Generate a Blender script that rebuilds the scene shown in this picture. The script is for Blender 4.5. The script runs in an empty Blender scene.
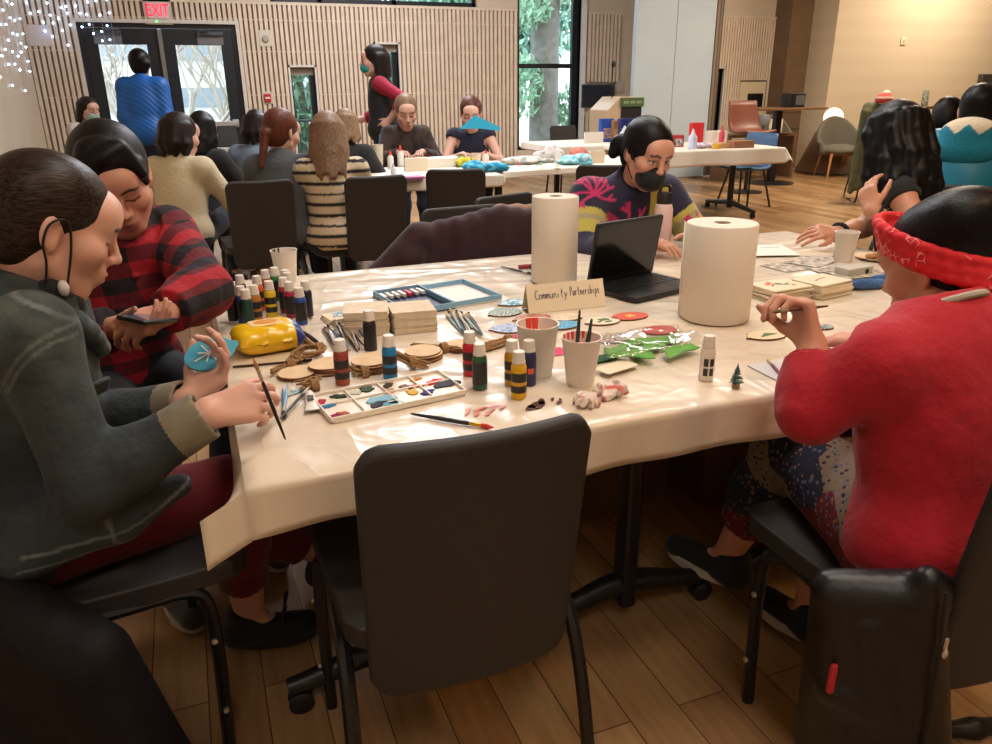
import bpy, bmesh, math, random
import numpy as np
from mathutils import Vector, Matrix, Euler
random.seed(7); RNG = np.random.RandomState(5)
SC = bpy.context.scene
COL = SC.collection
PI = math.pi
def R(d): return math.radians(d)
# ------------------------------------------------------------------ camera
CF, CP, CY, CR, CH = 762.0, R(20.5), R(21.2), R(0.56), 1.36
FW = Vector((math.sin(CY)*math.cos(CP), math.cos(CY)*math.cos(CP), -math.sin(CP)))
r0 = Vector((math.cos(CY), -math.sin(CY), 0)); u0 = r0.cross(FW)
RT = r0*math.cos(CR) - u0*math.sin(CR); UP = u0*math.cos(CR) + r0*math.sin(CR)
CAM = Vector((0, 0, CH))
def ray(x, y): return FW + RT*((x-496)/CF) - UP*((y-372)/CF)
def atz(x, y, z=.745):
    d = ray(x, y); return CAM + d*((z-CH)/d.z)
def aty(x, y, Y):
    d = ray(x, y); return CAM + d*(Y/d.y)
def atd(x, y, Z): return CAM + ray(x, y)*Z
cd = bpy.data.cameras.new('camera'); cam = bpy.data.objects.new('camera', cd); COL.objects.link(cam)
M3 = Matrix((RT, UP, -FW)).transposed()
cam.matrix_world = Matrix.Translation(CAM) @ M3.to_4x4()
cd.sensor_fit = 'HORIZONTAL'; cd.sensor_width = 36; cd.lens = CF/992*36; cd.clip_start = .02; cd.clip_end = 300
SC.camera = cam
SC.view_settings.view_transform = 'Standard'; SC.view_settings.look = 'None'
SC.view_settings.gamma = 1; SC.view_settings.use_curve_mapping = False
# ------------------------------------------------------------------ materials
def lin(c): 
    c = c/255.0
    return c/12.92 if c <= .04045 else ((c+.055)/1.055)**2.4
def S(*c): return (lin(c[0]), lin(c[1]), lin(c[2]), 1)
MATS = {}
def base(name):
    m = bpy.data.materials.new(name); m.use_nodes = True
    nt = m.node_tree; b = nt.nodes['Principled BSDF']
    return m, nt, b
def nd(nt, t, **k):
    n = nt.nodes.new(t)
    for a, v in k.items():
        if a.startswith('i_'): n.inputs[a[2:].replace('_', ' ')].default_value = v
        else: setattr(n, a, v)
    return n
def coords(nt, kind='Object', scale=(1, 1, 1), rot=(0, 0, 0)):
    tc = nd(nt, 'ShaderNodeTexCoord'); mp = nd(nt, 'ShaderNodeMapping')
    mp.inputs['Scale'].default_value = scale; mp.inputs['Rotation'].default_value = rot
    nt.links.new(tc.outputs[kind], mp.inputs['Vector']); return mp.outputs['Vector']
def ramp(nt, fac, stops, interp='LINEAR'):
    r = nd(nt, 'ShaderNodeValToRGB'); r.color_ramp.interpolation = interp
    e = r.color_ramp.elements
    while len(e) > 1: e.remove(e[-1])
    e[0].position = stops[0][0]; e[0].color = stops[0][1]
    for p, c in stops[1:]:
        x = e.new(p); x.color = c
    nt.links.new(fac, r.inputs['Fac']); return r.outputs['Color']
def add_bump(nt, b, height, strength, dist=.01):
    bp = nd(nt, 'ShaderNodeBump'); bp.inputs['Strength'].default_value = strength; bp.inputs['Distance'].default_value = dist
    nt.links.new(height, bp.inputs['Height']); nt.links.new(bp.outputs['Normal'], b.inputs['Normal'])
def mat(name, c, rough=.6, metal=0, bump=None, var=None, emit=None, alpha=None, coat=0, spec=None, sheen=0, trans=0):
    """plain procedural material: colour, optional noise variation (scale, second colour) and bump (scale, strength)"""
    if name in MATS: return MATS[name]
    m, nt, b = base(name); MATS[name] = m
    b.inputs['Base Color'].default_value = S(*c); b.inputs['Roughness'].default_value = rough; b.inputs['Metallic'].default_value = metal
    if coat: b.inputs['Coat Weight'].default_value = coat
    if spec is not None: b.inputs['Specular IOR Level'].default_value = spec
    if sheen: b.inputs['Sheen Weight'].default_value = sheen
    if trans: b.inputs['Transmission Weight'].default_value = trans
    if alpha is not None: b.inputs['Alpha'].default_value = alpha
    if emit: b.inputs['Emission Color'].default_value = S(*emit[0]); b.inputs['Emission Strength'].default_value = emit[1]
    if var:
        n = nd(nt, 'ShaderNodeTexNoise'); n.inputs['Scale'].default_value = var[0]; n.inputs['Detail'].default_value = 3
        nt.links.new(coords(nt), n.inputs['Vector'])
        nt.links.new(ramp(nt, n.outputs['Fac'], [(.35, S(*c)), (.65, S(*var[1]))]), b.inputs['Base Color'])
    if bump:
        n = nd(nt, 'ShaderNodeTexNoise'); n.inputs['Scale'].default_value = bump[0]; n.inputs['Detail'].default_value = 4
        nt.links.new(coords(nt), n.inputs['Vector']); add_bump(nt, b, n.outputs['Fac'], bump[1])
    return m
def vmat(name, rough=.6, bump=None, sheen=0, spec=None, sss=0):
    """colour from the mesh's own colour attribute (prints, lips, brows, seams)"""
    if name in MATS: return MATS[name]
    m, nt, b = base(name); MATS[name] = m
    a = nd(nt, 'ShaderNodeAttribute', attribute_name='Col'); nt.links.new(a.outputs['Color'], b.inputs['Base Color'])
    b.inputs['Roughness'].default_value = rough
    if sheen: b.inputs['Sheen Weight'].default_value = sheen
    if spec is not None: b.inputs['Specular IOR Level'].default_value = spec
    if bump:
        n = nd(nt, 'ShaderNodeTexNoise'); n.inputs['Scale'].default_value = bump[0]; n.inputs['Detail'].default_value = 5
        nt.links.new(coords(nt), n.inputs['Vector']); add_bump(nt, b, n.outputs['Fac'], bump[1], bump[2] if len(bump) > 2 else .01)
    return m
# ------------------------------------------------------------------ objects
def link(o, parent=None):
    COL.objects.link(o)
    if parent: o.parent = parent
    return o
def tag(o, label=None, cat=None, group=None, kind=None):
    if label: o['label'] = label
    if cat: o['category'] = cat
    if group: o['group'] = group
    if kind: o['kind'] = kind
    return o
def thing(name, label, cat, loc=(0, 0, 0), rz=0, group=None, rot=None):
    o = bpy.data.objects.new(name, None); o.empty_display_size = .05; link(o)
    o.location = loc; o.rotation_euler = rot if rot else (0, 0, rz)
    return tag(o, label, cat, group)
def obj(name, bm, m, parent=None, smooth=True, loc=None, rz=None, bevel=0, seg=2, angle=40):
    me = bpy.data.meshes.new(name)
    bmesh.ops.recalc_face_normals(bm, faces=bm.faces)
    bm.to_mesh(me); bm.free()
    for x in (m if isinstance(m, (list, tuple)) else [m]): me.materials.append(x)
    o = bpy.data.objects.new(name, me); link(o, parent)
    if loc is not None: o.location = loc
    if rz is not None: o.rotation_euler = (0, 0, rz)
    if bevel:
        md = o.modifiers.new('edge', 'BEVEL'); md.width = bevel; md.segments = seg; md.limit_method = 'ANGLE'; md.angle_limit = R(35)
    if smooth:
        me.polygons.foreach_set('use_smooth', [True]*len(me.polygons))
        try: me.set_sharp_from_angle(angle=R(angle))
        except Exception: pass
    return o
def copy_tree(o, parent=None):
    c = o.copy(); COL.objects.link(c)
    if parent: c.parent = parent
    for ch in o.children: copy_tree(ch, c)
    return c
def NB(): return bmesh.new()
def xf(loc=(0, 0, 0), rot=(0, 0, 0), sc=(1, 1, 1)):
    return Matrix.Translation(loc) @ Euler(rot).to_matrix().to_4x4() @ Matrix.Diagonal((*sc, 1))
def box(bm, x0, x1, y0, y1, z0, z1, mi=0, M=None):
    v = [bm.verts.new((x, y, z)) for x in (x0, x1) for y in (y0, y1) for z in (z0, z1)]
    if M is not None:
        for q in v: q.co = M @ q.co
    for f in ((0, 1, 3, 2), (4, 6, 7, 5), (0, 4, 5, 1), (2, 3, 7, 6), (0, 2, 6, 4), (1, 5, 7, 3)):
        bm.faces.new([v[i] for i in f]).material_index = mi
    return v
def cbox(bm, c, s, mi=0, rot=(0, 0, 0)):
    return box(bm, -s[0]/2, s[0]/2, -s[1]/2, s[1]/2, -s[2]/2, s[2]/2, mi, xf(c, rot))
def lathe(bm, prof, seg=24, mi=0, M=None, cap=True):
    """profile of (r, z) turned about z"""
    rings = []
    for r, z in prof:
        if r < 1e-6: rings.append([bm.verts.new((0, 0, z))])
        else: rings.append([bm.verts.new((r*math.cos(2*PI*i/seg), r*math.sin(2*PI*i/seg), z)) for i in range(seg)])
    for a, b in zip(rings, rings[1:]):
        for i in range(seg):
            j = (i+1) % seg
            if len(a) == 1 and len(b) == 1: break
            if len(a) == 1: f = bm.faces.new((a[0], b[i], b[j]))
            elif len(b) == 1: f = bm.faces.new((a[i], b[0], a[j]))
            else: f = bm.faces.new((a[i], b[i], b[j], a[j]))
            f.material_index = mi
    if cap:
        for r in (rings[0], rings[-1]):
            if len(r) > 2: bm.faces.new(r).material_index = mi
    if M is not None:
        for r in rings:
            for v in r: v.co = M @ v.co
    return rings
def tube(bm, pts, rad, seg=8, mi=0, flat=None, closed=False):
    """tube along points; rad a number or list; flat = (axis, factor) squashes the section"""
    pts = [Vector(p) for p in pts]; n = len(pts); rs = rad if isinstance(rad, (list, tuple)) else [rad]*n
    rings = []; prev = None
    for i, p in enumerate(pts):
        if closed: d = pts[(i+1) % n]-pts[i-1]
        else: d = (pts[min(i+1, n-1)]-pts[max(i-1, 0)])
        d = d.normalized() if d.length > 1e-9 else Vector((0, 0, 1))
        if prev is None: a = d.orthogonal().normalized()
        else:
            a = prev - d*prev.dot(d); a = a.normalized() if a.length > 1e-6 else d.orthogonal().normalized()
        prev = a; b = d.cross(a); ring = []
        for k in range(seg):
            t = 2*PI*k/seg; o = (a*math.cos(t)+b*math.sin(t))*rs[i]
            if flat:
                ax = Vector(flat[0]).normalized(); o -= ax*o.dot(ax)*(1-flat[1])
            ring.append(bm.verts.new(p+o))
        rings.append(ring)
    pr = list(zip(rings, rings[1:]))
    if closed: pr.append((rings[-1], rings[0]))
    for A, B in pr:
        for k in range(seg):
            j = (k+1) % seg; bm.faces.new((A[k], B[k], B[j], A[j])).material_index = mi
    if not closed:
        bm.faces.new(rings[0]).material_index = mi; bm.faces.new(rings[-1]).material_index = mi
def prism(bm, poly, z0, z1, mi=0, M=None, mi_top=None):
    a = [bm.verts.new((x, y, z0)) for x, y in poly]; b = [bm.verts.new((x, y, z1)) for x, y in poly]; n = len(poly)
    bm.faces.new(a).material_index = mi; bm.faces.new(b).material_index = mi if mi_top is None else mi_top
    for i in range(n): bm.faces.new((a[i], a[(i+1) % n], b[(i+1) % n], b[i])).material_index = mi
    if M is not None:
        for v in a+b: v.co = M @ v.co
def rrect(w, h, r, n=4):
    o = []
    for cx, cy, a0 in ((w/2-r, h/2-r, 0), (-w/2+r, h/2-r, 90), (-w/2+r, -h/2+r, 180), (w/2-r, -h/2+r, 270)):
        for i in range(n+1):
            t = R(a0+90*i/n); o.append((cx+r*math.cos(t), cy+r*math.sin(t)))
    return o
def sphere(bm, c, r, u=16, v=10, mi=0, sc=(1, 1, 1)):
    lathe(bm, [(r*math.sin(PI*i/v), -r*math.cos(PI*i/v)) for i in range(v+1)], u, mi, xf(c, (0, 0, 0), sc), cap=False)
def bez(ps, n=12):
    """Catmull-Rom through points"""
    ps = [Vector(p) for p in ps]; P = [ps[0]*2-ps[1]]+ps+[ps[-1]*2-ps[-2]]; o = []
    for i in range(1, len(P)-2):
        for k in range(n):
            t = k/n; a, b, c, d = P[i-1], P[i], P[i+1], P[i+2]
            o.append(.5*((2*b)+(c-a)*t+(2*a-5*b+4*c-d)*t*t+(3*b-a-3*c+d)*t**3))
    o.append(ps[-1]); return o
def text_mesh(s, size, name, m, parent, M, ext=.001, align='CENTER'):
    cu = bpy.data.curves.new(name, 'FONT'); cu.body = s; cu.size = size; cu.extrude = ext; cu.align_x = align; cu.align_y = 'CENTER'
    t = bpy.data.objects.new(name, cu); COL.objects.link(t)
    dg = bpy.context.evaluated_depsgraph_get(); me = bpy.data.meshes.new_from_object(t.evaluated_get(dg))
    bpy.data.objects.remove(t); bpy.data.curves.remove(cu)
    me.transform(M); me.materials.clear(); me.materials.append(m)
    return link(bpy.data.objects.new(name, me), parent)
# ================================================================== the setting
WY = 11.5          # inner face of the back wall
XL = -1.64
m_wall = mat('cream_plaster', (205, 190, 168), .8, bump=(6, .05))
m_wallwarm = mat('warm_board_wall', (206, 188, 158), .75, bump=(4, .05))
m_brown = mat('brown_timber_panel', (122, 98, 74), .6, var=(3, (112, 88, 66)))
m_slat = mat('birch_slat', (222, 204, 182), .55, var=(8, (212, 192, 168)))
m_gap = mat('dark_slat_backing', (142, 120, 102), .8)
m_frame = mat('black_aluminium', (18, 22, 30), .4)
m_black = mat('black_metal', (20, 20, 21), .35)
m_trim = mat('pale_trim', (212, 204, 192), .5)
m_part = mat('pale_blue_partition', (190, 204, 212), .55, var=(2, (184, 199, 208)))
m_glass, nt, b = base('window_glass')
nt.nodes.remove(b); MATS['window_glass'] = m_glass
gl = nd(nt, 'ShaderNodeBsdfGlossy'); gl.inputs['Roughness'].default_value = .01; tr = nd(nt, 'ShaderNodeBsdfTransparent')
tr.inputs['Color'].default_value = (.93, .96, .95, 1)
fr = nd(nt, 'ShaderNodeFresnel'); fr.inputs['IOR'].default_value = 1.5; mx = nd(nt, 'ShaderNodeMixShader')
nt.links.new(fr.outputs[0], mx.inputs[0]); nt.links.new(tr.outputs[0], mx.inputs[1]); nt.links.new(gl.outputs[0], mx.inputs[2])
nt.links.new(mx.outputs[0], nt.nodes['Material Output'].inputs['Surface'])
# floor: oak boards running towards the back wall
m_floor, nt, b = base('oak_boards')
v = coords(nt, 'Object', (1, 1, 1), (0, 0, R(90)))
br = nd(nt, 'ShaderNodeTexBrick'); nt.links.new(v, br.inputs['Vector'])
br.offset = .37; br.inputs['Scale'].default_value = 1; br.inputs['Brick Width'].default_value = 1.15; br.inputs['Row Height'].default_value = .128
br.inputs['Mortar Size'].default_value = .0016; br.inputs['Color1'].default_value = S(150, 112, 74); br.inputs['Color2'].default_value = S(184, 146, 102)
br.inputs['Mortar'].default_value = S(96, 68, 44)
gn = nd(nt, 'ShaderNodeTexNoise'); gn.inputs['Scale'].default_value = 6; gn.inputs['Detail'].default_value = 6
nt.links.new(coords(nt, 'Object', (9, .8, 1)), gn.inputs['Vector'])
mx = nd(nt, 'ShaderNodeMixRGB', blend_type='MULTIPLY'); mx.inputs[0].default_value = .55
nt.links.new(br.outputs['Color'], mx.inputs[1]); nt.links.new(ramp(nt, gn.outputs['Fac'], [(.3, (.62, .58, .54, 1)), (.7, (1, 1, 1, 1))]), mx.inputs[2])
nt.links.new(mx.outputs[0], b.inputs['Base Color']); b.inputs['Roughness'].default_value = .27; add_bump(nt, b, br.outputs['Fac'], .15, .002)
bm = NB(); box(bm, XL-.2, 17.2, -3.2, WY+.25, -.12, 0); tag(obj('floor', bm, m_floor), kind='structure')
bm = NB(); box(bm, XL-.2, 17.2, -3.2, WY+.25, 4.0, 4.15); tag(obj('ceiling', bm, mat('ceiling_paint', (214, 206, 194), .9)), kind='structure')
bm = NB(); box(bm, XL-.2, XL, -3.2, WY+.25, 0, 4.0); tag(obj('wall_left', bm, m_wall), kind='structure')
bm = NB(); box(bm, XL, 17.2, -3.2, -3.0, 0, 4.0); tag(obj('wall_front', bm, m_wall), kind='structure')
bm = NB(); box(bm, 17.0, 17.2, -3.0, WY+.25, 0, 4.0); tag(obj('wall_right', bm, m_wallwarm), kind='structure')
DOOR = (-1.06, .82, 0, 2.16)
HOLES = [DOOR, (1.47, 1.80, .38, 1.64), (2.67, 3.00, 1.05, 1.94), (1.30, 4.22, 2.45, 3.15), (4.86, 5.92, .42, 3.55), (8.28, 8.62, .30, 1.62)]
def holed(bm, x0, x1, z0, z1, y0, y1, holes):
    xs = sorted({x0, x1, *[min(max(v, x0), x1) for h in holes for v in h[:2]]}); zs = sorted({z0, z1, *[min(max(v, z0), z1) for h in holes for v in h[2:]]})
    for a, b_ in zip(xs, xs[1:]):
        for c, d in zip(zs, zs[1:]):
            mx_, mz = (a+b_)/2, (c+d)/2
            if any(h[0] < mx_ < h[1] and h[2] < mz < h[3] for h in holes): continue
            box(bm, a, b_, y0, y1, c, d)
    bmesh.ops.remove_doubles(bm, verts=bm.verts, dist=1e-5)
bm = NB(); holed(bm, XL, 9.62, 0, 4.0, WY, WY+.22, HOLES); tag(obj('wall_back', bm, m_wall, smooth=False), kind='structure')
# slatted timber lining: one panel per bay
def slat_bay(name, x0, x1, z0, z1, holes, pitch=.0642):
    bm = NB()
    hb = [(h[0]-.0, h[1]+.0, h[2]-.0, h[3]+.0) for h in holes]
    holed(bm, x0, x1, z0, z1, WY-.012, WY-.002, hb)
    for f in bm.faces: f.material_index = 1
    x = x0+.01
    while x+.036 < x1:
        cuts = sorted([(h[2]-.03, h[3]+.03) for h in holes if h[0]-.035 < x+.018 < h[1]+.035]); z = z0
        for c, d in cuts+[(z1, z1)]:
            if c-z > .02: box(bm, x, x+.040, WY-.045, WY-.012, z, c)
            z = max(z, d)
        x += pitch
    box(bm, x0, x1, WY-.05, WY-.01, z1, z1+.025)
    for z in (1.83, 1.28, 2.22):
        x_ = x0
        for h in sorted(h for h in holes if h[2] < z < h[3]):
            if h[0]-x_ > .05: box(bm, x_, h[0], WY-.03, WY-.012, z, z+.012)
            x_ = max(x_, h[1])
        if z < z1 and z > z0 and x1-x_ > .05: box(bm, x_, x1, WY-.03, WY-.012, z, z+.012)
    return tag(obj(name, bm, [m_slat, m_gap], smooth=False), kind='structure')
EX = (-.27, .07, 2.14, 2.45); PL = (-1.60, -1.36, 1.88, 2.12); ST = (1.10, 1.27, 1.90, 2.10); AL = (1.06, 1.20, 1.17, 1.33)
slat_bay('trim_slats_1', XL, 4.84, .1, 2.41, HOLES[:3]+[(a+.034, b_-.034, c+.034, d-.034) for a, b_, c, d in (EX, PL, ST)])
slat_bay('trim_slats_2', 6.03, 6.62, 1.42, 2.40, [])
slat_bay('trim_slats_3', 6.03, 6.62, .30, .92, [])
CT = (9.0, 9.52, .95, 1.40)
slat_bay('trim_slats_4', 8.45, 9.60, .10, 2.40, [HOLES[5], CT], .052)
# surrounds of the openings
for i, h in enumerate(HOLES[1:3]+HOLES[5:6]):
    bm = NB(); t = .028
    box(bm, h[0]-t, h[0], WY-.055, WY+.1, h[2], h[3]+t); box(bm, h[1], h[1]+t, WY-.055, WY+.1, h[2], h[3]+t)
    box(bm, h[0]-t, h[1]+t, WY-.055, WY+.1, h[3], h[3]+t); box(bm, h[0]-t, h[1]+t, WY-.055, WY+.1, h[2]-t, h[2])
    tag(obj('trim_%d' % (i+1), bm, m_trim, smooth=False), kind='structure')
bm = NB(); d = DOOR
box(bm, d[0]-.045, d[0], WY-.06, WY+.1, 0, d[3]+.045); box(bm, d[1], d[1]+.045, WY-.06, WY+.1, 0, d[3]+.045); box(bm, d[0], d[1], WY-.06, WY+.1, d[3], d[3]+.045)
tag(obj('trim_4', bm, m_trim, smooth=False), kind='structure')
def window(name, h, bars_x=(), bars_z=(), fw=.05, y=None, side=None):
    """black aluminium frame with panes"""
    y = WY+.10 if y is None else y
    bm = NB(); x0, x1, z0, z1 = h
    box(bm, x0, x0+fw, y-.04, y+.04, z0, z1); box(bm, x1-fw*(1 if side is None else side), x1, y-.04, y+.04, z0, z1)
    box(bm, x0, x1, y-.04, y+.04, z0, z0+fw); box(bm, x0, x1, y-.04, y+.04, z1-fw, z1)
    for x in bars_x: box(bm, x-fw/2, x+fw/2, y-.04, y+.04, z0, z1)
    for z in bars_z: box(bm, x0, x1, y-.045, y+.045, z-fw*.6, z+fw*.6)
    o = tag(obj(name, bm, m_frame, smooth=False), kind='structure')
    bm = NB(); box(bm, x0+fw, x1-fw, y-.004, y+.004, z0+fw, z1-fw); obj('pane', bm, m_glass, o, smooth=False)
    return o
window('window_1', HOLES[1], fw=.03, side=2.4)
w = window('window_2', HOLES[2], fw=.03, side=2.4)
window('window_3', HOLES[3], bars_x=(1.96, 3.0), fw=.06)
window('window_4', HOLES[4], bars_z=(1.66,), fw=.055, side=2.0)
window('window_5', HOLES[5], fw=.03, side=3.0)
for i, h in enumerate(HOLES[1:3]):
    bm = NB(); box(bm, h[0]+.005, h[1]-.005, WY+.03, WY+.05, h[3]-.10, h[3]); tag(obj('trim_%d' % (i+5), bm, mat('grey_blind', (150, 140, 130), .8), smooth=False), kind='structure')
# double door
def leaf(name, x0, x1, hinge):
    y0, y1 = WY+.02, WY+.07; bm = NB(); z1 = 2.10; sx = .155
    box(bm, x0, x0+sx, y0, y1, .02, z1); box(bm, x1-sx, x1, y0, y1, .02, z1); box(bm, x0+sx, x1-sx, y0, y1, z1-.19, z1); box(bm, x0+sx, x1-sx, y0, y1, .02, .28)
    o = tag(obj(name, bm, m_frame, smooth=False), kind='structure')
    bm = NB(); box(bm, x0+sx, x1-sx, y0+.02, y0+.03, .28, z1-.19); obj('pane', bm, m_glass, o, smooth=False)
    bm = NB(); box(bm, x0+.08, x1-.05, y0-.075, y0-.03, .90, .96); box(bm, x0+.08, x0+.16, y0-.05, y0, .88, .98); box(bm, x1-.13, x1-.05, y0-.05, y0, .88, .98)
    obj('push_bar', bm, mat('satin_steel', (190, 190, 186), .35, .6), o, bevel=.004)
    bm = NB(); a, c = (x0+.12, x0+.44) if hinge < 0 else (x1-.44, x1-.12)
    box(bm, a, c, y0-.012, y0, z1-.185, z1-.075); o2 = obj('closer_plate', bm, mat('grey_plate', (110, 110, 112), .5), o, smooth=False)
    bm = NB(); box(bm, a, c, y0-.06, y0-.012, z1-.075, z1-.03); tube(bm, [(a+.03, y0-.05, z1-.05), ((a+c)/2, y0-.12, z1-.03), (c-.01 if hinge < 0 else a+.02, y0-.09, z1-.015)], .011, 6)
    obj('door_closer', bm, mat('closer_grey', (84, 86, 90), .4, .4), o, bevel=.004)
    return o
leaf('door_1', -1.01, -.135, -1); leaf('door_2', -.105, .77, 1)
bm = NB(); box(bm, -1.06, -1.01, WY, WY+.12, 0, 2.16); box(bm, .77, .82, WY, WY+.12, 0, 2.16); box(bm, -1.01, .77, WY, WY+.12, 2.105, 2.16)
tag(obj('trim_7', bm, m_frame, smooth=False), kind='structure')
bm = NB(); box(bm, -.145, -.095, WY-.03, WY+.02, .02, 2.09); tag(obj('trim_8', bm, mat('mullion_grey', (128, 126, 122), .4, .3), smooth=False), kind='structure')
# picture window side reveal (white) and the wall bits beside it
bm = NB(); box(bm, 5.92, 6.0, WY-.04, WY+.1, .3, 3.55); tag(obj('trim_9', bm, mat('white_reveal', (226, 230, 228), .5), smooth=False), kind='structure')
# movable partition in front of the back wall
bm = NB(); y = 10.25
box(bm, 6.16, 6.82, y, y+.09, .03, 3.99); box(bm, 6.83, 7.49, y, y+.09, .03, 3.99)
for x in (6.825,): box(bm, x-.004, x+.004, y+.01, y+.08, .03, 3.99, 1)
tag(obj('wall_partition', bm, [m_part, mat('partition_seal', (120, 128, 132), .6)], smooth=False), kind='structure')
bm = NB()
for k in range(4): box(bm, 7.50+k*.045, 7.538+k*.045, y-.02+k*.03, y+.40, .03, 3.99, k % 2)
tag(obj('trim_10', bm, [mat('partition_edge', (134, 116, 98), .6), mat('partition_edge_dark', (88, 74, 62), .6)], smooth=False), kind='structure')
# brown recess and the cream board-marked wall
bm = NB(); box(bm, 9.60, 10.9, 11.1, WY+.2, 0, 4.0)
for z in (.62, .9): box(bm, 9.63, 10.3, 11.092, 11.1, z, z+.012, 1)
tag(obj('wall_recess', bm, [m_brown, mat('groove_brown', (78, 60, 44), .7)], smooth=False), kind='structure')
m_bw, nt, b = base('board_marked_wall')
wv = nd(nt, 'ShaderNodeTexWave', wave_type='BANDS', bands_direction='Z'); wv.inputs['Scale'].default_value = 1.1; wv.inputs['Distortion'].default_value = .6; wv.inputs['Detail'].default_value = 2
nt.links.new(coords(nt), wv.inputs['Vector']); nt.links.new(ramp(nt, wv.outputs['Color'], [(0, S(202, 184, 156)), (1, S(205, 188, 160))]), b.inputs['Base Color'])
b.inputs['Roughness'].default_value = .8; add_bump(nt, b, wv.outputs['Color'], .02)
bm = NB(); box(bm, 10.05, 17.0, 10.55, 11.1, 0, 4.0); tag(obj('wall_alcove', bm, m_bw, smooth=False), kind='structure')
bm = NB(); box(bm, XL, XL+.012, -3, WY-.05, 0, .1); tag(obj('baseboard_left', bm, m_trim, smooth=False), kind='structure')
# ------------------------------------------------------------------ wall fittings
t = thing('exit_sign', 'red EXIT sign on pale plate above the double door', 'sign', (-.10, WY-.05, 2.295))
bm = NB(); box(bm, -.165, .165, 0, .035, -.15, .15); obj('plate', bm, mat('sign_plate', (196, 188, 176), .5), t, bevel=.004)
bm = NB(); box(bm, -.125, .125, -.012, 0, -.085, .105); obj('panel', bm, mat('sign_panel', (226, 196, 190), .4), t, bevel=.003)
text_mesh('EXIT', .17, 'lettering', mat('exit_red', (235, 30, 70), .4, emit=((255, 20, 60), 1.6)), t, xf((0, -.014, .008), (R(90), 0, 0), (.78, 1.2, 1)))
bm = NB(); sphere(bm, (-.03, -.01, -.115), .012); obj('indicator_lamp', bm, mat('green_led', (60, 220, 90), .4, emit=((60, 255, 90), 3)), t)
def plate(name, label, cat, x0, x1, z0, z1, c, y=WY-.05, parts=()):
    t = thing(name, label, cat, ((x0+x1)/2, y, (z0+z1)/2)); w, h = (x1-x0)/2, (z1-z0)/2
    bm = NB(); box(bm, -w, w, 0, .04, -h, h); obj('cover', bm, mat(name+'_cover', c, .5), t, bevel=.005); return t, w, h
plate('wall_plate', 'pale square wall plate among the fairy lights left of the door', 'wall plate', *PL, (206, 196, 190))
t, w, h = plate('strobe_alarm', 'cream square alarm strobe on slats between door and tall window', 'alarm', *ST, (206, 196, 176))
bm = NB(); lathe(bm, [(0, .03), (.035, .028), (.045, .01), (.045, 0), (0, 0)], 20, 0, xf((0, 0, -.01), (R(90), 0, 0))); obj('sounder', bm, mat('strobe_grey', (168, 156, 142), .5), t)
t, w, h = plate('fire_alarm_pull', 'small red fire alarm pull station on slatted wall by window', 'alarm', *AL, (200, 186, 168))
bm = NB(); box(bm, -.045, .045, -.03, 0, -.05, .05); c_ = obj('pull_box', bm, mat('alarm_red', (190, 40, 44), .4), t, bevel=.004)
bm = NB(); box(bm, -.03, .03, -.04, -.03, -.012, .012); obj('pull_handle', bm, mat('alarm_white', (230, 210, 200), .4), c_)
t, w, h = plate('thermostat_panel', 'cream wall panel with black display screen beside slats', 'wall panel', CT[0]-.02, CT[1], CT[2]-.2, CT[3], (214, 198, 166), WY-.05)
bm = NB(); box(bm, -.10, .22, -.02, 0, -.08, .14); obj('screen', bm, mat('panel_black', (22, 22, 24), .25), t, bevel=.004)
t, w, h = plate('framed_notice', 'small red and black framed notice on slatted wall', 'notice', 8.80, 8.97, .96, 1.13, (205, 190, 160), WY-.05)
bm = NB(); box(bm, -.06, .06, -.012, 0, -.06, .06); obj('picture', bm, mat('notice_red', (150, 70, 44), .5, var=(25, (50, 30, 26))), t)
p = aty(903, 41, 10.55); t = thing('wall_switch', 'small white square switch plate high on cream wall', 'switch', (p.x, 10.55, p.z))
bm = NB(); box(bm, -.06, .06, -.02, 0, -.06, .06); obj('cover', bm, mat('switch_white', (226, 212, 186), .5), t, bevel=.006)
bm = NB(); box(bm, -.025, .03, -.028, -.02, -.03, .03); obj('rocker', bm, mat('switch_rocker', (196, 180, 152), .5), t, bevel=.004)
p = aty(597, 95, WY)
t = thing('wall_screen', 'dark wall mounted screen behind the lectern', 'screen', (p.x, WY-.02, p.z)); bm = NB()
box(bm, -.30, .28, -.04, .01, -.18, .16); obj('housing', bm, mat('screen_grey', (52, 56, 66), .4), t, bevel=.006)
bm = NB(); box(bm, -.28, .26, -.045, -.04, -.16, .14); obj('display', bm, mat('screen_dark', (44, 48, 58), .2), t, smooth=False)
p = aty(619, 86, WY); t = thing('light_switch', 'small grey switch plate right of the lectern microphone', 'switch', (p.x, WY-.01, p.z)); bm = NB()
box(bm, -.06, .06, -.02, .01, -.09, .09); obj('cover', bm, mat('switch_grey', (186, 178, 166), .5), t, bevel=.005)
p = aty(985, 90, 10.55); t = thing('wall_monitor', 'dark grey monitor on cream wall above the teal jacket', 'screen', (p.x+.1, 10.5, p.z)); bm = NB()
box(bm, -.35, .55, -.05, .05, -.33, .27); obj('housing', bm, mat('monitor_grey', (64, 60, 56), .5), t, bevel=.01)
bm = NB(); box(bm, -.33, .53, -.056, -.05, -.31, .25); obj('display', bm, mat('monitor_dark', (52, 50, 48), .3), t, smooth=False)
# ================================================================== soft bodies: blended solids turned into one smooth mesh
def A3(p): return np.array(p, float)
def nrm(v):
    v = A3(v); return v/max(np.linalg.norm(v), 1e-9)
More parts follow.
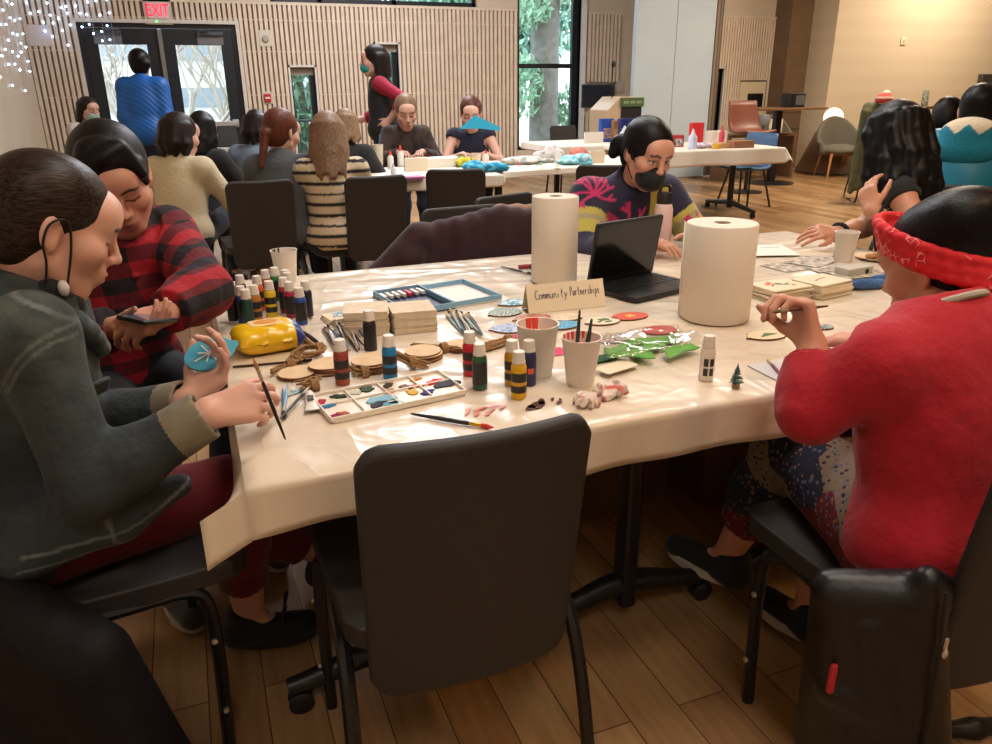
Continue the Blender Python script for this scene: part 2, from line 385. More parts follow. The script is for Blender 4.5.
# a solid is a list of: ('c', a, b, ra, rb, k) tapered limb | ('e', centre, radii, axes(3x3 rows), k) ellipsoid
#   | ('-e'/'-c', ...) carved away | ('cut', point, normal, reach) flat end | ('cap', point, normal) flat end everywhere
def bounds(ps, pad):
    lo, hi = np.full(3, 1e9), np.full(3, -1e9)
    for p in ps:
        if p[0] == 'c':
            r = max(p[3], p[4])
            for q in (p[1], p[2]): lo = np.minimum(lo, q-r); hi = np.maximum(hi, q+r)
        elif p[0] == 'e':
            ext = np.sqrt(((p[3]*p[2][:, None])**2).sum(0)); lo = np.minimum(lo, p[1]-ext); hi = np.maximum(hi, p[1]+ext)
    return lo-pad, hi+pad
def solid(ps, h):
    lo, hi = bounds(ps, 3*h); n = np.ceil((hi-lo)/h).astype(int)+1
    f = np.full(n, 1.0, np.float32)
    for p in ps:
        t = p[0].lstrip('-'); k = p[-1] if t in 'ce' else 0
        if t == 'c':
            r = max(p[3], p[4]); a, b = np.minimum(p[1], p[2])-r, np.maximum(p[1], p[2])+r
        elif t == 'e':
            ext = np.sqrt(((p[3]*p[2][:, None])**2).sum(0)); a, b = p[1]-ext, p[1]+ext
        elif t == 'cut': a, b = p[1]-p[3], p[1]+p[3]
        else: a, b = lo, hi
        pad = k+2*h
        i0 = np.clip(np.floor((a-pad-lo)/h).astype(int), 0, n); i1 = np.clip(np.ceil((b+pad-lo)/h).astype(int)+1, 0, n)
        if (i1 <= i0).any(): continue
        X = (lo[0]+h*np.arange(i0[0], i1[0], dtype=np.float32))[:, None, None].astype(np.float32)
        Y = (lo[1]+h*np.arange(i0[1], i1[1], dtype=np.float32))[None, :, None].astype(np.float32)
        Z = (lo[2]+h*np.arange(i0[2], i1[2], dtype=np.float32))[None, None, :].astype(np.float32)
        sl = tuple(slice(u, v) for u, v in zip(i0, i1)); g = f[sl]
        if t == 'c':
            q, w = p[1], p[2]-p[1]; L = max(float(w@w), 1e-12)
            x, y, z = X-q[0], Y-q[1], Z-q[2]
            s = np.clip((x*w[0]+y*w[1]+z*w[2])/L, 0, 1)
            d = np.sqrt((x-s*w[0])**2+(y-s*w[1])**2+(z-s*w[2])**2)-(p[3]+(p[4]-p[3])*s)
        elif t == 'e':
            x, y, z = X-p[1][0], Y-p[1][1], Z-p[1][2]; A = p[3]; r = p[2]
            u = [(x*A[i][0]+y*A[i][1]+z*A[i][2]) for i in range(3)]
            k0 = np.sqrt(sum((u[i]/r[i])**2 for i in range(3))); k1 = np.sqrt(sum((u[i]/r[i]**2)**2 for i in range(3)))
            d = np.where(k1 < 1e-6, -min(r), k0*(k0-1)/np.maximum(k1, 1e-6))
        else:
            d = (X-p[1][0])*p[2][0]+(Y-p[1][1])*p[2][1]+(Z-p[1][2])*p[2][2]+0*g
            if t == 'cut':
                m = ((X-p[1][0])**2+(Y-p[1][1])**2+(Z-p[1][2])**2) < p[3]**2
                d = np.where(m, d, -9)
            f[sl] = np.maximum(g, d); continue
        if p[0][0] == '-':
            d = -d; kk = np.maximum(k-np.abs(g-d), 0); f[sl] = np.maximum(g, d)+(kk*kk/(4*k) if k > 0 else 0)
        else:
            kk = np.maximum(k-np.abs(g-d), 0); f[sl] = np.minimum(g, d)-(kk*kk/(4*k) if k > 0 else 0)
    return nets(f, lo, h)
def nets(f, lo, h):
    f[0] = f[-1] = 1; f[:, 0] = f[:, -1] = 1; f[:, :, 0] = f[:, :, -1] = 1
    s = f < 0; N = np.array(f.shape); C8 = [(i, j, k) for i in (0, 1) for j in (0, 1) for k in (0, 1)]
    cnt = np.zeros(N-1, np.int8)
    for i, j, k in C8: cnt += s[i:N[0]-1+i, j:N[1]-1+j, k:N[2]-1+k]
    act = (cnt > 0) & (cnt < 8); cells = np.argwhere(act)
    idx = np.full(act.shape, -1, np.int32); idx[act] = np.arange(len(cells))
    fv = [f[cells[:, 0]+i, cells[:, 1]+j, cells[:, 2]+k] for i, j, k in C8]
    acc = np.zeros((len(cells), 3)); w = np.zeros(len(cells))
    for a in range(8):
        for b in range(a+1, 8):
            da = np.array(C8[b])-np.array(C8[a])
            if np.abs(da).sum() != 1: continue
            m = (fv[a] < 0) != (fv[b] < 0); t = fv[a][m]/(fv[a][m]-fv[b][m])
            acc[m] += np.array(C8[a])+t[:, None]*da; w[m] += 1
    V = lo+h*(cells+acc/np.maximum(w, 1)[:, None]); Q = []
    for ax in range(3):
        o = [i for i in range(3) if i != ax]
        A = np.take(s, range(N[ax]-1), ax); B = np.take(s, range(1, N[ax]), ax); e = np.argwhere(A != B)
        e = e[(e[:, o[0]] > 0) & (e[:, o[1]] > 0) & (e[:, o[0]] < N[o[0]]-1) & (e[:, o[1]] < N[o[1]]-1)]
        fl = A[e[:, 0], e[:, 1], e[:, 2]]; q = []
        for d0, d1 in ((-1, -1), (0, -1), (0, 0), (-1, 0)):
            c = e.copy(); c[:, o[0]] += d0; c[:, o[1]] += d1; q.append(idx[c[:, 0], c[:, 1], c[:, 2]])
        q = np.stack(q, 1); flip = fl if ax != 1 else ~fl
        q[~flip] = q[~flip][:, ::-1]; Q.append(q)
    return V, np.concatenate(Q)
def skin_mesh(name, ps, h, m, parent=None, col=None, tints=(), smooth=0):
    V, Q = solid(ps, h)
    me = bpy.data.meshes.new(name); n, q = len(V), len(Q)
    me.vertices.add(n); me.vertices.foreach_set('co', V.astype(np.float32).ravel())
    me.loops.add(q*4); me.loops.foreach_set('vertex_index', Q.astype(np.int32).ravel())
    me.polygons.add(q); me.polygons.foreach_set('loop_start', np.arange(0, q*4, 4, dtype=np.int32)); me.polygons.foreach_set('loop_total', np.full(q, 4, np.int32))
    me.update(calc_edges=True); me.validate(); me.polygons.foreach_set('use_smooth', np.ones(len(me.polygons), bool))
    if col is not None:
        c = np.tile(np.array(S(*col))[None, :3], (n, 1))
        for t in tints:
            cc = np.array(S(*t[1])[:3])
            if t[0] == 'b':      # soft spot: ('b', colour, centre, radii, axes, strength)
                u = ((V-t[2]) @ t[4].T)/t[3]; w = np.exp(-(u**2).sum(1)*1.2)*t[5]
            elif t[0] == 'l':    # line: ('l', colour, points, radius)
                d = np.full(n, 9.)
                for a, b in zip(t[2], t[2][1:]):
                    a, b = A3(a), A3(b); ab = b-a; s_ = np.clip(((V-a)@ab)/max(ab@ab, 1e-9), 0, 1); d = np.minimum(d, np.linalg.norm(V-a-s_[:, None]*ab, axis=1))
                w = np.clip((t[3]-d)/(t[3]*.35), 0, 1)
            elif t[0] == 'l2':   # line printed through along an axis: ('l2', colour, points, radius, axis, mask)
                d = np.full(n, 9.); ax_ = t[4]; W_ = V-(V@ax_)[:, None]*ax_
                for a, b in zip(t[2], t[2][1:]):
                    a, b = A3(a), A3(b); a = a-(a@ax_)*ax_; b = b-(b@ax_)*ax_; ab = b-a; s_ = np.clip(((W_-a)@ab)/max(ab@ab, 1e-9), 0, 1); d = np.minimum(d, np.linalg.norm(W_-a-s_[:, None]*ab, axis=1))
                w = np.clip((t[3]-d)/(t[3]*.35), 0, 1)*t[5](V)
            else:                # ('f', colour, function)
                w = np.clip(t[2](V), 0, 1)
            c = c*(1-w[:, None])+cc*w[:, None]
        at = me.color_attributes.new('Col', 'FLOAT_COLOR', 'POINT')
        at.data.foreach_set('color', np.concatenate([c, np.ones((n, 1))], 1).astype(np.float32).ravel())
    me.materials.append(m)
    return link(bpy.data.objects.new(name, me), parent)
def cone(a, b, ra, rb, k=.02): return ('c', A3(a), A3(b), ra, rb, k)
I3 = np.eye(3)
def ell(c, r, A=I3, k=.02): return ('e', A3(c), A3(r), A, k)
def grow(ps, t, kmul=1.0):
    o = []
    for p in ps:
        if p[0] == 'c': o.append(('c', p[1], p[2], p[3]+t, p[4]+t, p[5]*kmul+.004))
        elif p[0] == 'e': o.append(('e', p[1], p[2]+t, p[3], p[4]*kmul+.004))
    return o
def frame(fwd, roll=0, upv=(0, 0, 1)):
    """rows: side (the person's left is -side), forward, up"""
    f = nrm(fwd); s = nrm(np.cross(f, upv)); u = np.cross(s, f)
    if roll: s, u = s*math.cos(roll)+u*math.sin(roll), u*math.cos(roll)-s*math.sin(roll)
    return np.array([s, f, u])
def ik(a, b, l1, l2, hint):
    a, b = A3(a), A3(b); d = b-a; L = np.linalg.norm(d); mx_ = (l1+l2)*.995
    if L > mx_: d = d*(mx_/L); b = a+d; L = mx_
    x = (l1*l1-l2*l2+L*L)/(2*L); hgt = math.sqrt(max(l1*l1-x*x, 1e-6)); n = nrm(d); hv = A3(hint); hv = hv-n*(hv@n)
    return a+n*x+nrm(hv)*hgt, b
def hand(wr, d, pn, th, curl=(.35, .4, .45, .5), spread=.06, s=1.0, thumb=(.6, .6, .25), bend=(1, .8, .5), tcurl=.4):
    """wrist, finger direction, palm normal, thumb side (+1/-1). Palm plus five jointed fingers"""
    d = nrm(d); pn = A3(pn); pn = nrm(pn-d*(pn@d)); t = np.cross(d, pn)*th; wr = A3(wr); ps = []; kp = .012
    L = .082*s
    kn = [wr+d*L*q+t*o*s-pn*.004*s for o, q in ((.029, .98), (.010, 1.03), (-.010, .99), (-.028, .90))]
    base_ = [wr+t*o*s for o in (.014, .005, -.005, -.014)]
    for a, b in zip(base_, kn): ps.append(cone(a, b, .0155*s, .0125*s, kp))
    ps.append(cone(wr+t*.012*s+pn*.006*s, wr+d*.045*s+t*.022*s+pn*.008*s, .013*s, .013*s, kp))
    ln = [(.042, .026, .021), (.046, .030, .022), (.043, .028, .021), (.034, .021, .018)]
    for i in range(4):
        a = kn[i]; ang = 0; sp_ = (1.5-i)*spread
        dd = nrm(d+t*sp_)
        for j in range(3):
            ang += curl[i]*bend[j]*(1.0 if j == 0 else 1.25)
            v = dd*math.cos(ang)+pn*math.sin(ang); b = a+v*ln[i][j]*s
            r = (.0092, .0084, .0076, .0068); sc_ = s*(.9 if i == 3 else 1)
            ps.append(cone(a, b, r[j]*sc_, r[j+1]*sc_, .0035)); a = b
    a = wr+d*.018*s+t*.018*s+pn*.008*s
    v = nrm(d*thumb[0]+t*thumb[1]+pn*thumb[2]); b = a+v*.042*s; ps.append(cone(a, b, .0145*s, .0115*s, .010)); a = b
    v2 = nrm(v+(d*.9+pn*.3)*tcurl); b = a+v2*.034*s; ps.append(cone(a, b, .0112*s, .0095*s, .004)); a = b
    v3 = nrm(v2+(d*.5-t*.5+pn*.3)*tcurl); b = a+v3*.027*s; ps.append(cone(a, b, .0095*s, .0075*s, .004))
    return ps
def head_solid(c, A, s=1.0, male=False, ears=True):
    """c head centre, A rows side/forward/up"""
    L = lambda x, y, z: A3(c)+(A[0]*x+A[1]*y+A[2]*z)*s
    E = lambda x, y, z, rx, ry, rz, k, B=A: ell(L(x, y, z), A3((rx, ry, rz))*s, B, k*s)
    Cn = lambda a, b, ra, rb, k: cone(L(*a), L(*b), ra*s, rb*s, k*s)
    j = .004 if male else 0
    ps = [E(0, -.014, .036, .074, .094, .080, .02), E(0, .022, -.030, .059+j, .064, .082, .035), Cn((0, .062, -.101), (0, .058, -.096), .019+j, .020, .03)]
    for q in (-1, 1):
        ps += [Cn((q*.050, -.004, -.060), (q*.018, .055, -.098), .017+j, .017, .03), E(q*.043, .058, -.022, .026, .026, .024, .03)]
    ps += [Cn((-.036, .079, .026), (.036, .079, .026), .011, .011, .025), E(0, .070, .050, .055, .03, .035, .03)]
    for q in (-1, 1):
        ps.append(('-e', L(q*.032, .104, .006), A3((.021, .016, .013))*s, A, .014*s))
        ps.append(E(q*.031, .0755, .004, .0145, .0125, .0115, .006))
    ps += [Cn((0, .090, .016), (0, .110, -.024), .0085, .0105, .012), E(0, .112, -.027, .0095, .0105, .0085, .008)]
    for q in (-1, 1): ps.append(E(q*.0125, .100, -.031, .0075, .010, .0075, .007))
    ps += [E(0, .088, -.062, .030, .012, .022, .02), E(0, .0985, -.0585, .021, .0075, .0055, .005), E(0, .0965, -.0695, .018, .0078, .0062, .005), ('-c', L(-.02, .105, -.064), L(.02, .105, -.064), .0022*s, .0022*s, .004*s)]
    if ears:
        for q in (-1, 1):
            B = np.array([nrm(A[0]*q+A[1]*.45), nrm(A[1]-A[0]*q*.45), A[2]])
            ps += [E(q*.076, -.014, -.004, .0085, .019, .031, .006, B), E(q*.074, -.008, -.026, .008, .011, .014, .006, B)]
            ps.append(('-e', L(q*.088, -.008, -.002), A3((.0085, .011, .018))*s, B, .006*s))
    return ps, L
def face_tints(L, A, s, brow=(50, 36, 30), lip=(170, 96, 92), lash=(46, 34, 32), bl=(206, 120, 104), open_=False, blw=.35):
    T = []
    mk = lambda V: np.clip(((V-L(0, 0, 0)) @ A[1])/s*60-2.4, 0, 1)
    P2 = lambda col, pts, r: T.append(('l2', col, [L(*p) for p in pts], r*s, A[1], mk))
    for q in (-1, 1):
        P2(brow, [(q*.014, 0, .0275), (q*.030, 0, .0335), (q*.050, 0, .0285)], .0046)
        P2(lash, [(q*.016, 0, -.001), (q*.031, 0, -.0060), (q*.048, 0, .000)], .0034)
        T.append(('b', bl, L(q*.042, .075, -.028), A3((.028, .03, .022))*s, A, blw))
        if open_:
            P2((222, 214, 208), [(q*.020, 0, .003), (q*.043, 0, .003)], .0065); P2((36, 24, 18), [(q*.030, 0, .0035), (q*.0305, 0, .0035)], .0068)
            P2(lash, [(q*.016, 0, .006), (q*.031, 0, .0105), (q*.048, 0, .006)], .0034)
    T.append(('b', lip, L(0, .102, -.064), A3((.021, .026, .0095))*s, A, 1.))
    T.append(('b', bl, L(0, .118, -.027), A3((.014, .02, .012))*s, A, blw))
    return T
m_skin = vmat('skin', .5, bump=(180, .05, .002))
def hair_mat(name, c1, c2, rough=.40, sc=(260, 260, 16), axis=None):
    if name in MATS: return MATS[name]
    m, nt, b = base(name); MATS[name] = m
    n = nd(nt, 'ShaderNodeTexNoise'); n.inputs['Scale'].default_value = 1; n.inputs['Detail'].default_value = 3
    if axis is None: axis = (0, 0, 1)
    e_ = Vector(axis).rotation_difference(Vector((0, 0, 1))).to_euler()
    m2 = nd(nt, 'ShaderNodeMapping'); m2.inputs['Scale'].default_value = sc; nt.links.new(coords(nt, 'Object', (1, 1, 1), e_), m2.inputs['Vector']); nt.links.new(m2.outputs[0], n.inputs['Vector'])
    nt.links.new(ramp(nt, n.outputs['Fac'], [(.35, S(*c1)), (.68, S(*c2))]), b.inputs['Base Color'])
    b.inputs['Roughness'].default_value = rough; b.inputs['Specular IOR Level'].default_value = .18; add_bump(nt, b, n.outputs['Fac'], .35, .003); return m
H_DARK = hair_mat('hair_dark_brown', (20, 15, 14), (48, 38, 34)); H_BLACK = hair_mat('hair_black', (9, 8, 9), (22, 19, 20))
H_RED = hair_mat('hair_auburn', (70, 36, 26), (118, 68, 48)); H_LIGHT = hair_mat('hair_light_brown', (104, 78, 58), (158, 128, 102)); H_GINGER = hair_mat('hair_short_auburn', (70, 38, 32), (112, 66, 54))
def cloth_mat(name, c, c2=None, rough=.85, bump=(22, .35), weave=None):
    return mat(name, c, rough, bump=bump, var=(14, c2) if c2 else None, sheen=.15)
class Body:
    """joints of a figure in world metres; solids for skin and clothing come from the same joints"""
    def __init__(s, pel, az, lean=0, seated=True, sc=1.0, head_az=None, head_pitch=0, head_roll=0, side=0, sw=.165, male=False, torso=.47, shh=.93, hs=1.0, head_off=(0, .0, 0)):
        s.sc = sc; s.az = R(az); s.pel = A3(pel); s.male = male
        s.f = A3((math.cos(s.az), math.sin(s.az), 0)); s.r = A3((math.sin(s.az), -math.cos(s.az), 0))     # forward, person's right
        up = nrm(A3((0, 0, 1))*math.cos(R(lean))+s.f*math.sin(R(lean))+s.r*math.sin(R(side))); s.up = up
        s.fc = nrm(s.f-up*(s.f@up))
        s.ch = s.pel+up*torso*.68*sc; s.nb = s.pel+up*torso*1.04*sc
        s.shR = s.pel+up*torso*shh*sc+s.r*sw*sc; s.shL = s.pel+up*torso*shh*sc-s.r*sw*sc
        ha = R(head_az if head_az is not None else az); hp = R(head_pitch)
        hf = A3((math.cos(ha)*math.cos(hp), math.sin(ha)*math.cos(hp), -math.sin(hp)))
        s.A = frame(hf, R(head_roll)); s.hs = hs*sc
        s.hc = s.nb+(up*.8+A3((0, 0, .2)))*.155*sc+s.fc*.025*sc+s.A[1]*.02*sc+s.f*head_off[1]+s.r*head_off[0]+A3((0, 0, head_off[2]))
        s.hipR = s.pel+s.r*.085*sc; s.hipL = s.pel-s.r*.085*sc; s.arms = {}; s.legs = {}; s.sw = sw
    def arm(s, side, wrist, hint, hd=None, pn=None, elbow=None, **kw):
        sh = s.shR if side > 0 else s.shL
        if elbow is None: el, wr = ik(sh, wrist, .285*s.sc, .25*s.sc, hint)
        else: el, wr = A3(elbow), A3(wrist)
        s.arms[side] = (sh, el, wr, hand(wr+nrm(wr-el)*.0, hd if hd is not None else wr-el, pn if pn is not None else (0, 0, -1), side, s=s.sc*.98, **kw))
    def leg(s, side, ankle, hint, toe=None):
        hp = s.hipR if side > 0 else s.hipL
        kn, an = ik(hp, ankle, .42*s.sc, .41*s.sc, hint); s.legs[side] = (hp, kn, an, nrm(toe if toe is not None else s.f))
    def torso_ps(s):
        q = s.sc; B = np.array([s.r, s.fc, s.up]); m = 1.06 if s.male else 1.0; w = s.sw/.165
        return [ell(s.pel+s.up*.03*q, A3((.165, .115, .12))*q, B, .04), ell(s.pel+s.up*.17*q, A3((.135*m, .10, .13))*q, B, .06),
                ell(s.ch-s.up*.01*q, A3((.150*m*w, .108, .165))*q, B, .06), cone(s.shR-s.r*.015*q, s.nb-s.up*.05*q, .052*q, .055*q, .05), cone(s.shL+s.r*.015*q, s.nb-s.up*.05*q, .052*q, .055*q, .05)]
    def arm_ps(s, i, fat=1.0):
        sh, el, wr, h = s.arms[i]; q = s.sc*fat
        return [cone(sh, el, .050*q, .041*q, .035), cone(el, el+(wr-el)*.35, .041*q, .040*q, .02), cone(el+(wr-el)*.35, wr, .040*q, .027*q, .02)]
    def leg_ps(s, i):
        hp, kn, an, toe = s.legs[i]; q = s.sc
        return [cone(hp, kn, .086*q, .058*q, .05), cone(kn, kn+(an-kn)*.4, .056*q, .054*q, .03), cone(kn+(an-kn)*.4, an, .054*q, .037*q, .03)]
    def neck_ps(s):
        q = s.sc; bk = s.hc-s.A[1]*.022*s.hs-s.A[2]*.060*s.hs
        r = .055 if s.male else .049
        return [cone(s.nb-s.up*.06*q, bk, (r+.006)*q, r*q, .035)]
    def skin(s, name, parent_label, cat='person', h=.006, col=(208, 156, 136), legs=True, tints=(), feet=False, group=None, face=True, ears=True, **ft):
        hp, L = head_solid(s.hc, s.A, s.hs, s.male, ears); s.L = L
        ps = s.torso_ps()
        for i in s.legs:
            ps += s.leg_ps(i); hp_, kn, an, toe = s.legs[i]
            ps.append(cone(an+A3((0, 0, -.045))*s.sc-toe*.02, an+A3((0, 0, -.062))*s.sc+toe*.14*s.sc, .034*s.sc, .024*s.sc, .03))
        for i in s.arms: ps += s.arm_ps(i)
        ps += s.neck_ps()+hp
        for i in s.arms: ps += s.arms[i][3]
        T = (face_tints(L, s.A, s.hs, **ft) if face else [])+list(tints)
        for i in s.arms:   # warmer finger ends
            e = s.arms[i][3][-1][2]
        s.o = skin_mesh(name, ps, h, m_skin, None, col, T); tag(s.o, parent_label, cat, group); return s.o
    def top(s, name, m, t=.014, h=.007, arms=True, sleeve=1.0, hem=-.06, neck=.045, col=None, tints=(), extra=(), hemflare=0, cuts=(), fat=1.0, nk=None):
        """sweater or jacket: torso and sleeves; sleeve = share of the forearm covered (negative: share of the upper arm)"""
        ps = grow(s.torso_ps(), t, 1.2)
        ps += [ell(s.pel+s.up*.02, A3((.17, .125, .10))*s.sc+t+hemflare, np.array([s.r, s.fc, s.up]), .05)]
        ps += [cone(s.nb-s.up*.07*s.sc, s.nb+(s.hc-s.nb)*.25, .068*s.sc+t*.6, .058*s.sc+t*.5, .04)]
        C = []
        for i in (s.arms if arms else {}):
            sh, el, wr, hd = s.arms[i]
            if sleeve > 0:
                a_ = grow(s.arm_ps(i, fat), t, 1.2); e = el+(wr-el)*sleeve; q3 = el+(wr-el)*.35; re = (.040+(.027-.040)*(sleeve-.35)/.65)*s.sc*fat+t
                ps += a_[:2]+[cone(q3, e+nrm(wr-el)*.006, .040*s.sc*fat+t, re, .024)]; C.append(('cut', e, nrm(wr-el), .085*s.sc+t))
            else:
                e = sh+(el-sh)*(-sleeve); ps.append(cone(sh, e, .050*s.sc+t, .045*s.sc+t, .04)); C.append(('cut', e, nrm(el-sh), .09*s.sc))
        ps += list(extra)
        C.append(('cut', s.nb+s.up*neck*s.sc-s.fc*.0, nrm(s.up+s.fc*.45) if nk is None else nrm(s.up+s.fc*nk), .13*s.sc))
        C.append(('cap', s.pel+s.up*hem*s.sc, -s.up))
        return skin_mesh(name, ps+C+list(cuts), h, m, s.o, col, tints)
    def trousers(s, name, m, t=.012, h=.009, length=.9, col=None, tints=(), waist=.14):
        ps = [ell(s.pel+s.up*.03*s.sc, A3((.165, .118, .12))*s.sc+t, np.array([s.r, s.fc, s.up]), .04)]; C = []
        for i in s.legs:
            hp, kn, an, toe = s.legs[i]; a_ = grow(s.leg_ps(i), t, 1.2); e = kn+(an-kn)*length; q4 = kn+(an-kn)*.4; re = (.054+(.037-.054)*(length-.4)/.6)*s.sc+t
            ps += a_[:2]+[cone(q4, e+nrm(an-kn)*.006, .054*s.sc+t, re, .034)]; C.append(('cut', e, nrm(an-kn), .105))
        return skin_mesh(name, ps+C, h, m, s.o, col, tints)
    def shoes(s, m, ms, h=.007, name='shoe', tints=()):
        for i in s.legs:
            hp, kn, an, toe = s.legs[i]; q = s.sc; dn = A3((0, 0, -1)); dn = nrm(dn-toe*(dn@toe)) 
            b = an+dn*.062*q
            o = skin_mesh(name, [cone(an+dn*.01-toe*.015, b-toe*.03*q+dn*.0, .045*q, .042*q, .02), cone(b-toe*.03*q, b+toe*.14*q, .042*q, .034*q, .03), ('cut', b+dn*.022*q, dn, .2), ('cut', an-dn*.02, -dn, .09)], h, m, s.o)
            sd = nrm(np.cross(toe, dn)); 
            bm = NB(); pl = []
            for k in range(24):
                a = 2*PI*k/24; x = math.cos(a); y = math.sin(a); pl.append((.055+.108*x, (.043 if x > 0 else .039)*y))
            prism(bm, [(x*q, y*q) for x, y in pl], -.012, .014)
            Mx = Matrix(((toe[0], sd[0], -dn[0], 0), (toe[1], sd[1], -dn[1], 0), (toe[2], sd[2], -dn[2], 0), (0, 0, 0, 1)))
            Mx.translation = Vector(b+dn*.022*q)
            for v in bm.verts: v.co = Mx @ v.co
            obj('sole', bm, ms, o)
    def hair(s, m, style, h=.006, extra=(), vol=.0, cutn=(.8, -.6), cutc=.026, low=-.085, name='hair', ears_out=True, mask=()):
        q = s.hs; L = s.L; A = s.A; v = vol
        ps = [ell(L(0, -.019, .042), A3((.081+v, .101+v, .086+v))*q, A, .02), ell(L(0, -.045, -.015), A3((.070+v, .060+v, .075+v))*q, A, .03)]
        n = nrm(A[1]*cutn[0]+A[2]*cutn[1]); C = [('cap', L(0, 0, 0)+n*cutc*q, n), ('cap', L(0, 0, low), -A[2])]
        return skin_mesh(name, ps+C+list(extra), h, m, s.o)
# ================================================================== people at the near table
def bezn(p, n): return [A3(q) for q in bez(p, n)]
def brush_noise(V, s, seed=0):
    a = np.sin(V[:, 0]*s+seed)*np.sin(V[:, 1]*s*1.13+1.7+seed)+np.sin(V[:, 2]*s*.93+seed*2)*np.sin(V[:, 0]*s*.71+V[:, 1]*s*.6)
    return a
m_denim = vmat('denim', .85, (17, .55, .025), .05)
m_maroon = cloth_mat('maroon_cotton', (112, 12, 26), (96, 8, 22)); m_navyjean = cloth_mat('navy_denim', (24, 30, 46), (18, 22, 36))
m_blackcloth = cloth_mat('black_cloth', (16, 16, 18), (22, 22, 25)); m_strap = mat('black_elastic', (16, 16, 18), .7)
m_blackshoe = cloth_mat('black_shoe_canvas', (15, 14, 16), (20, 19, 21)); m_sole = mat('off_white_sole', (186, 176, 160), .6); m_darksole = mat('dark_sole', (26, 25, 26), .6)
# ---- painter in the denim jacket
p1 = Body((-.425, 1.60, .55), 8, lean=15, side=4, head_az=15, head_pitch=25, sw=.16, head_off=(.03, -.022, -.022))
p1.arm(1, (-.028, 1.37, .812), (-.3, -.6, -1), elbow=(-.238, 1.36, .712), hd=(.93, .10, .06), pn=(-.1, .75, -.65), curl=(.55, .6, .7, .8), thumb=(.8, .45, .35), tcurl=.25)
p1.arm(-1, (-.060, 1.525, .782), (-.3, .6, -1), elbow=(-.27, 1.67, .70), hd=(.72, .10, .62), pn=(-.62, -.25, .74), curl=(.75, .6, .55, .5), thumb=(.55, .75, .35), tcurl=.5)
p1.leg(1, (-.01, 1.74, .11), (1, .1, .8), (.85, -.15, 0)); p1.leg(-1, (.24, 1.92, .11), (1, .1, .8), (.9, .2, 0))
p1.skin('person', 'person in dark denim jacket with slicked dark hair, painting a blue ornament', h=.0042, col=(214, 164, 144), brow=(62, 46, 38), lip=(176, 106, 98))
L, A = p1.L, p1.A
p1.hair(hair_mat('hair_slicked_brown', (22, 16, 14), (62, 48, 40), .34, axis=A[1]*.9+A[2]*.35), 'bun', h=.0045, vol=.001, cutn=(.80, -.60), cutc=.020, low=-.088, extra=[ell(L(0, -.118, -.062), (.043, .038, .040), A, .012)])
sh, el, wr, _ = p1.arms[1]; shl, ell_, wrl, _ = p1.arms[-1]; u, f, r = p1.up, p1.fc, p1.r
seam = (104, 112, 110)
yoke = [p1.shR+r*.05+u*.045-f*.02, p1.shR+r*.04-u*.03+f*.05, p1.shR+u*-.10+f*.08]
mside = lambda V: (((V-p1.pel)@p1.r) > .06).astype(float)
W = lambda *pp: [A3(aty(x, y, 1.36)) for x, y in pp]
def sm(pp, rad=.0036, c=seam): return ('l2', c, [A3(q) for q in bez(W(*pp), 4)], rad, p1.r, mside)
JT = [sm([(2, 388), (18, 358), (45, 338), (80, 332), (98, 350), (112, 385)]), sm([(6, 396), (22, 366), (48, 346), (78, 341)]), sm([(0, 300), (40, 312), (80, 330)]), sm([(18, 574), (90, 556), (150, 535), (205, 500)]), sm([(20, 560), (90, 541), (150, 520), (200, 487)]),
      sm([(118, 545), (110, 528), (106, 515)])]
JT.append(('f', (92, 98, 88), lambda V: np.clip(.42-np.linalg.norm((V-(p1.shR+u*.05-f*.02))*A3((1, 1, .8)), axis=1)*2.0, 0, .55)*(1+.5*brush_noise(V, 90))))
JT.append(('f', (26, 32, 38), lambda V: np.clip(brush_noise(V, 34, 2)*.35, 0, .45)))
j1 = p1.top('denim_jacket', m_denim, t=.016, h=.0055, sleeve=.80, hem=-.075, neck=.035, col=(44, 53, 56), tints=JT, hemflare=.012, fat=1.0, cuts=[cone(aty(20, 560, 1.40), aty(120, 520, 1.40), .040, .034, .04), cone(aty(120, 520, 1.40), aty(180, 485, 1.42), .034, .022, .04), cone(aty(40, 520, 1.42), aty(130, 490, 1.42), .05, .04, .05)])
def cuff(b, i, m, name, e0, e1, r0, r1, parent, h=.005):
    sh, el, wr, _ = b.arms[i]; d = nrm(wr-el); a, c = el+(wr-el)*e0, el+(wr-el)*e1
    return skin_mesh(name, [cone(a, c, r0, r1, .01), ('cut', a, -d, .1), ('cut', c, d, .1), ('-c', c-d*.03, c+d*.05, r1-.009, r1-.007, .003)], h, m, parent)
m_cuff = cloth_mat('faded_cuff', (126, 118, 98), (108, 100, 84))
cuff(p1, 1, m_cuff, 'cuff', .62, .98, .050, .047, j1); cuff(p1, -1, m_cuff, 'cuff', .62, .97, .049, .045, j1)
m_denimdark = cloth_mat('denim_collar', (50, 62, 64), (42, 52, 54))
nb = p1.nb
col_pts = [nb+f*.085-u*.05+r*.02, nb+f*.05+r*.072-u*.005, nb+r*.085-f*.02+u*.015, nb-f*.075+u*.02+r*.03, nb-f*.08+u*.022-r*.03, nb-r*.085-f*.02+u*.015, nb+f*.05-r*.07]
col_pts = [A3(q) for q in bez(col_pts, 3)]
skin_mesh('collar', [cone(a, b, .020, .020, .012) for a, b in zip(col_pts, col_pts[1:])]+[cone(a-u*.03+(a-nb)*.36, b-u*.03+(b-nb)*.36, .020, .020, .012) for a, b in zip(col_pts, col_pts[1:])], .005, m_denimdark, j1)
bm = NB(); fl = [p1.ch+f*.135+r*.10+u*.03, p1.ch+f*.15+r*.04+u*.03]
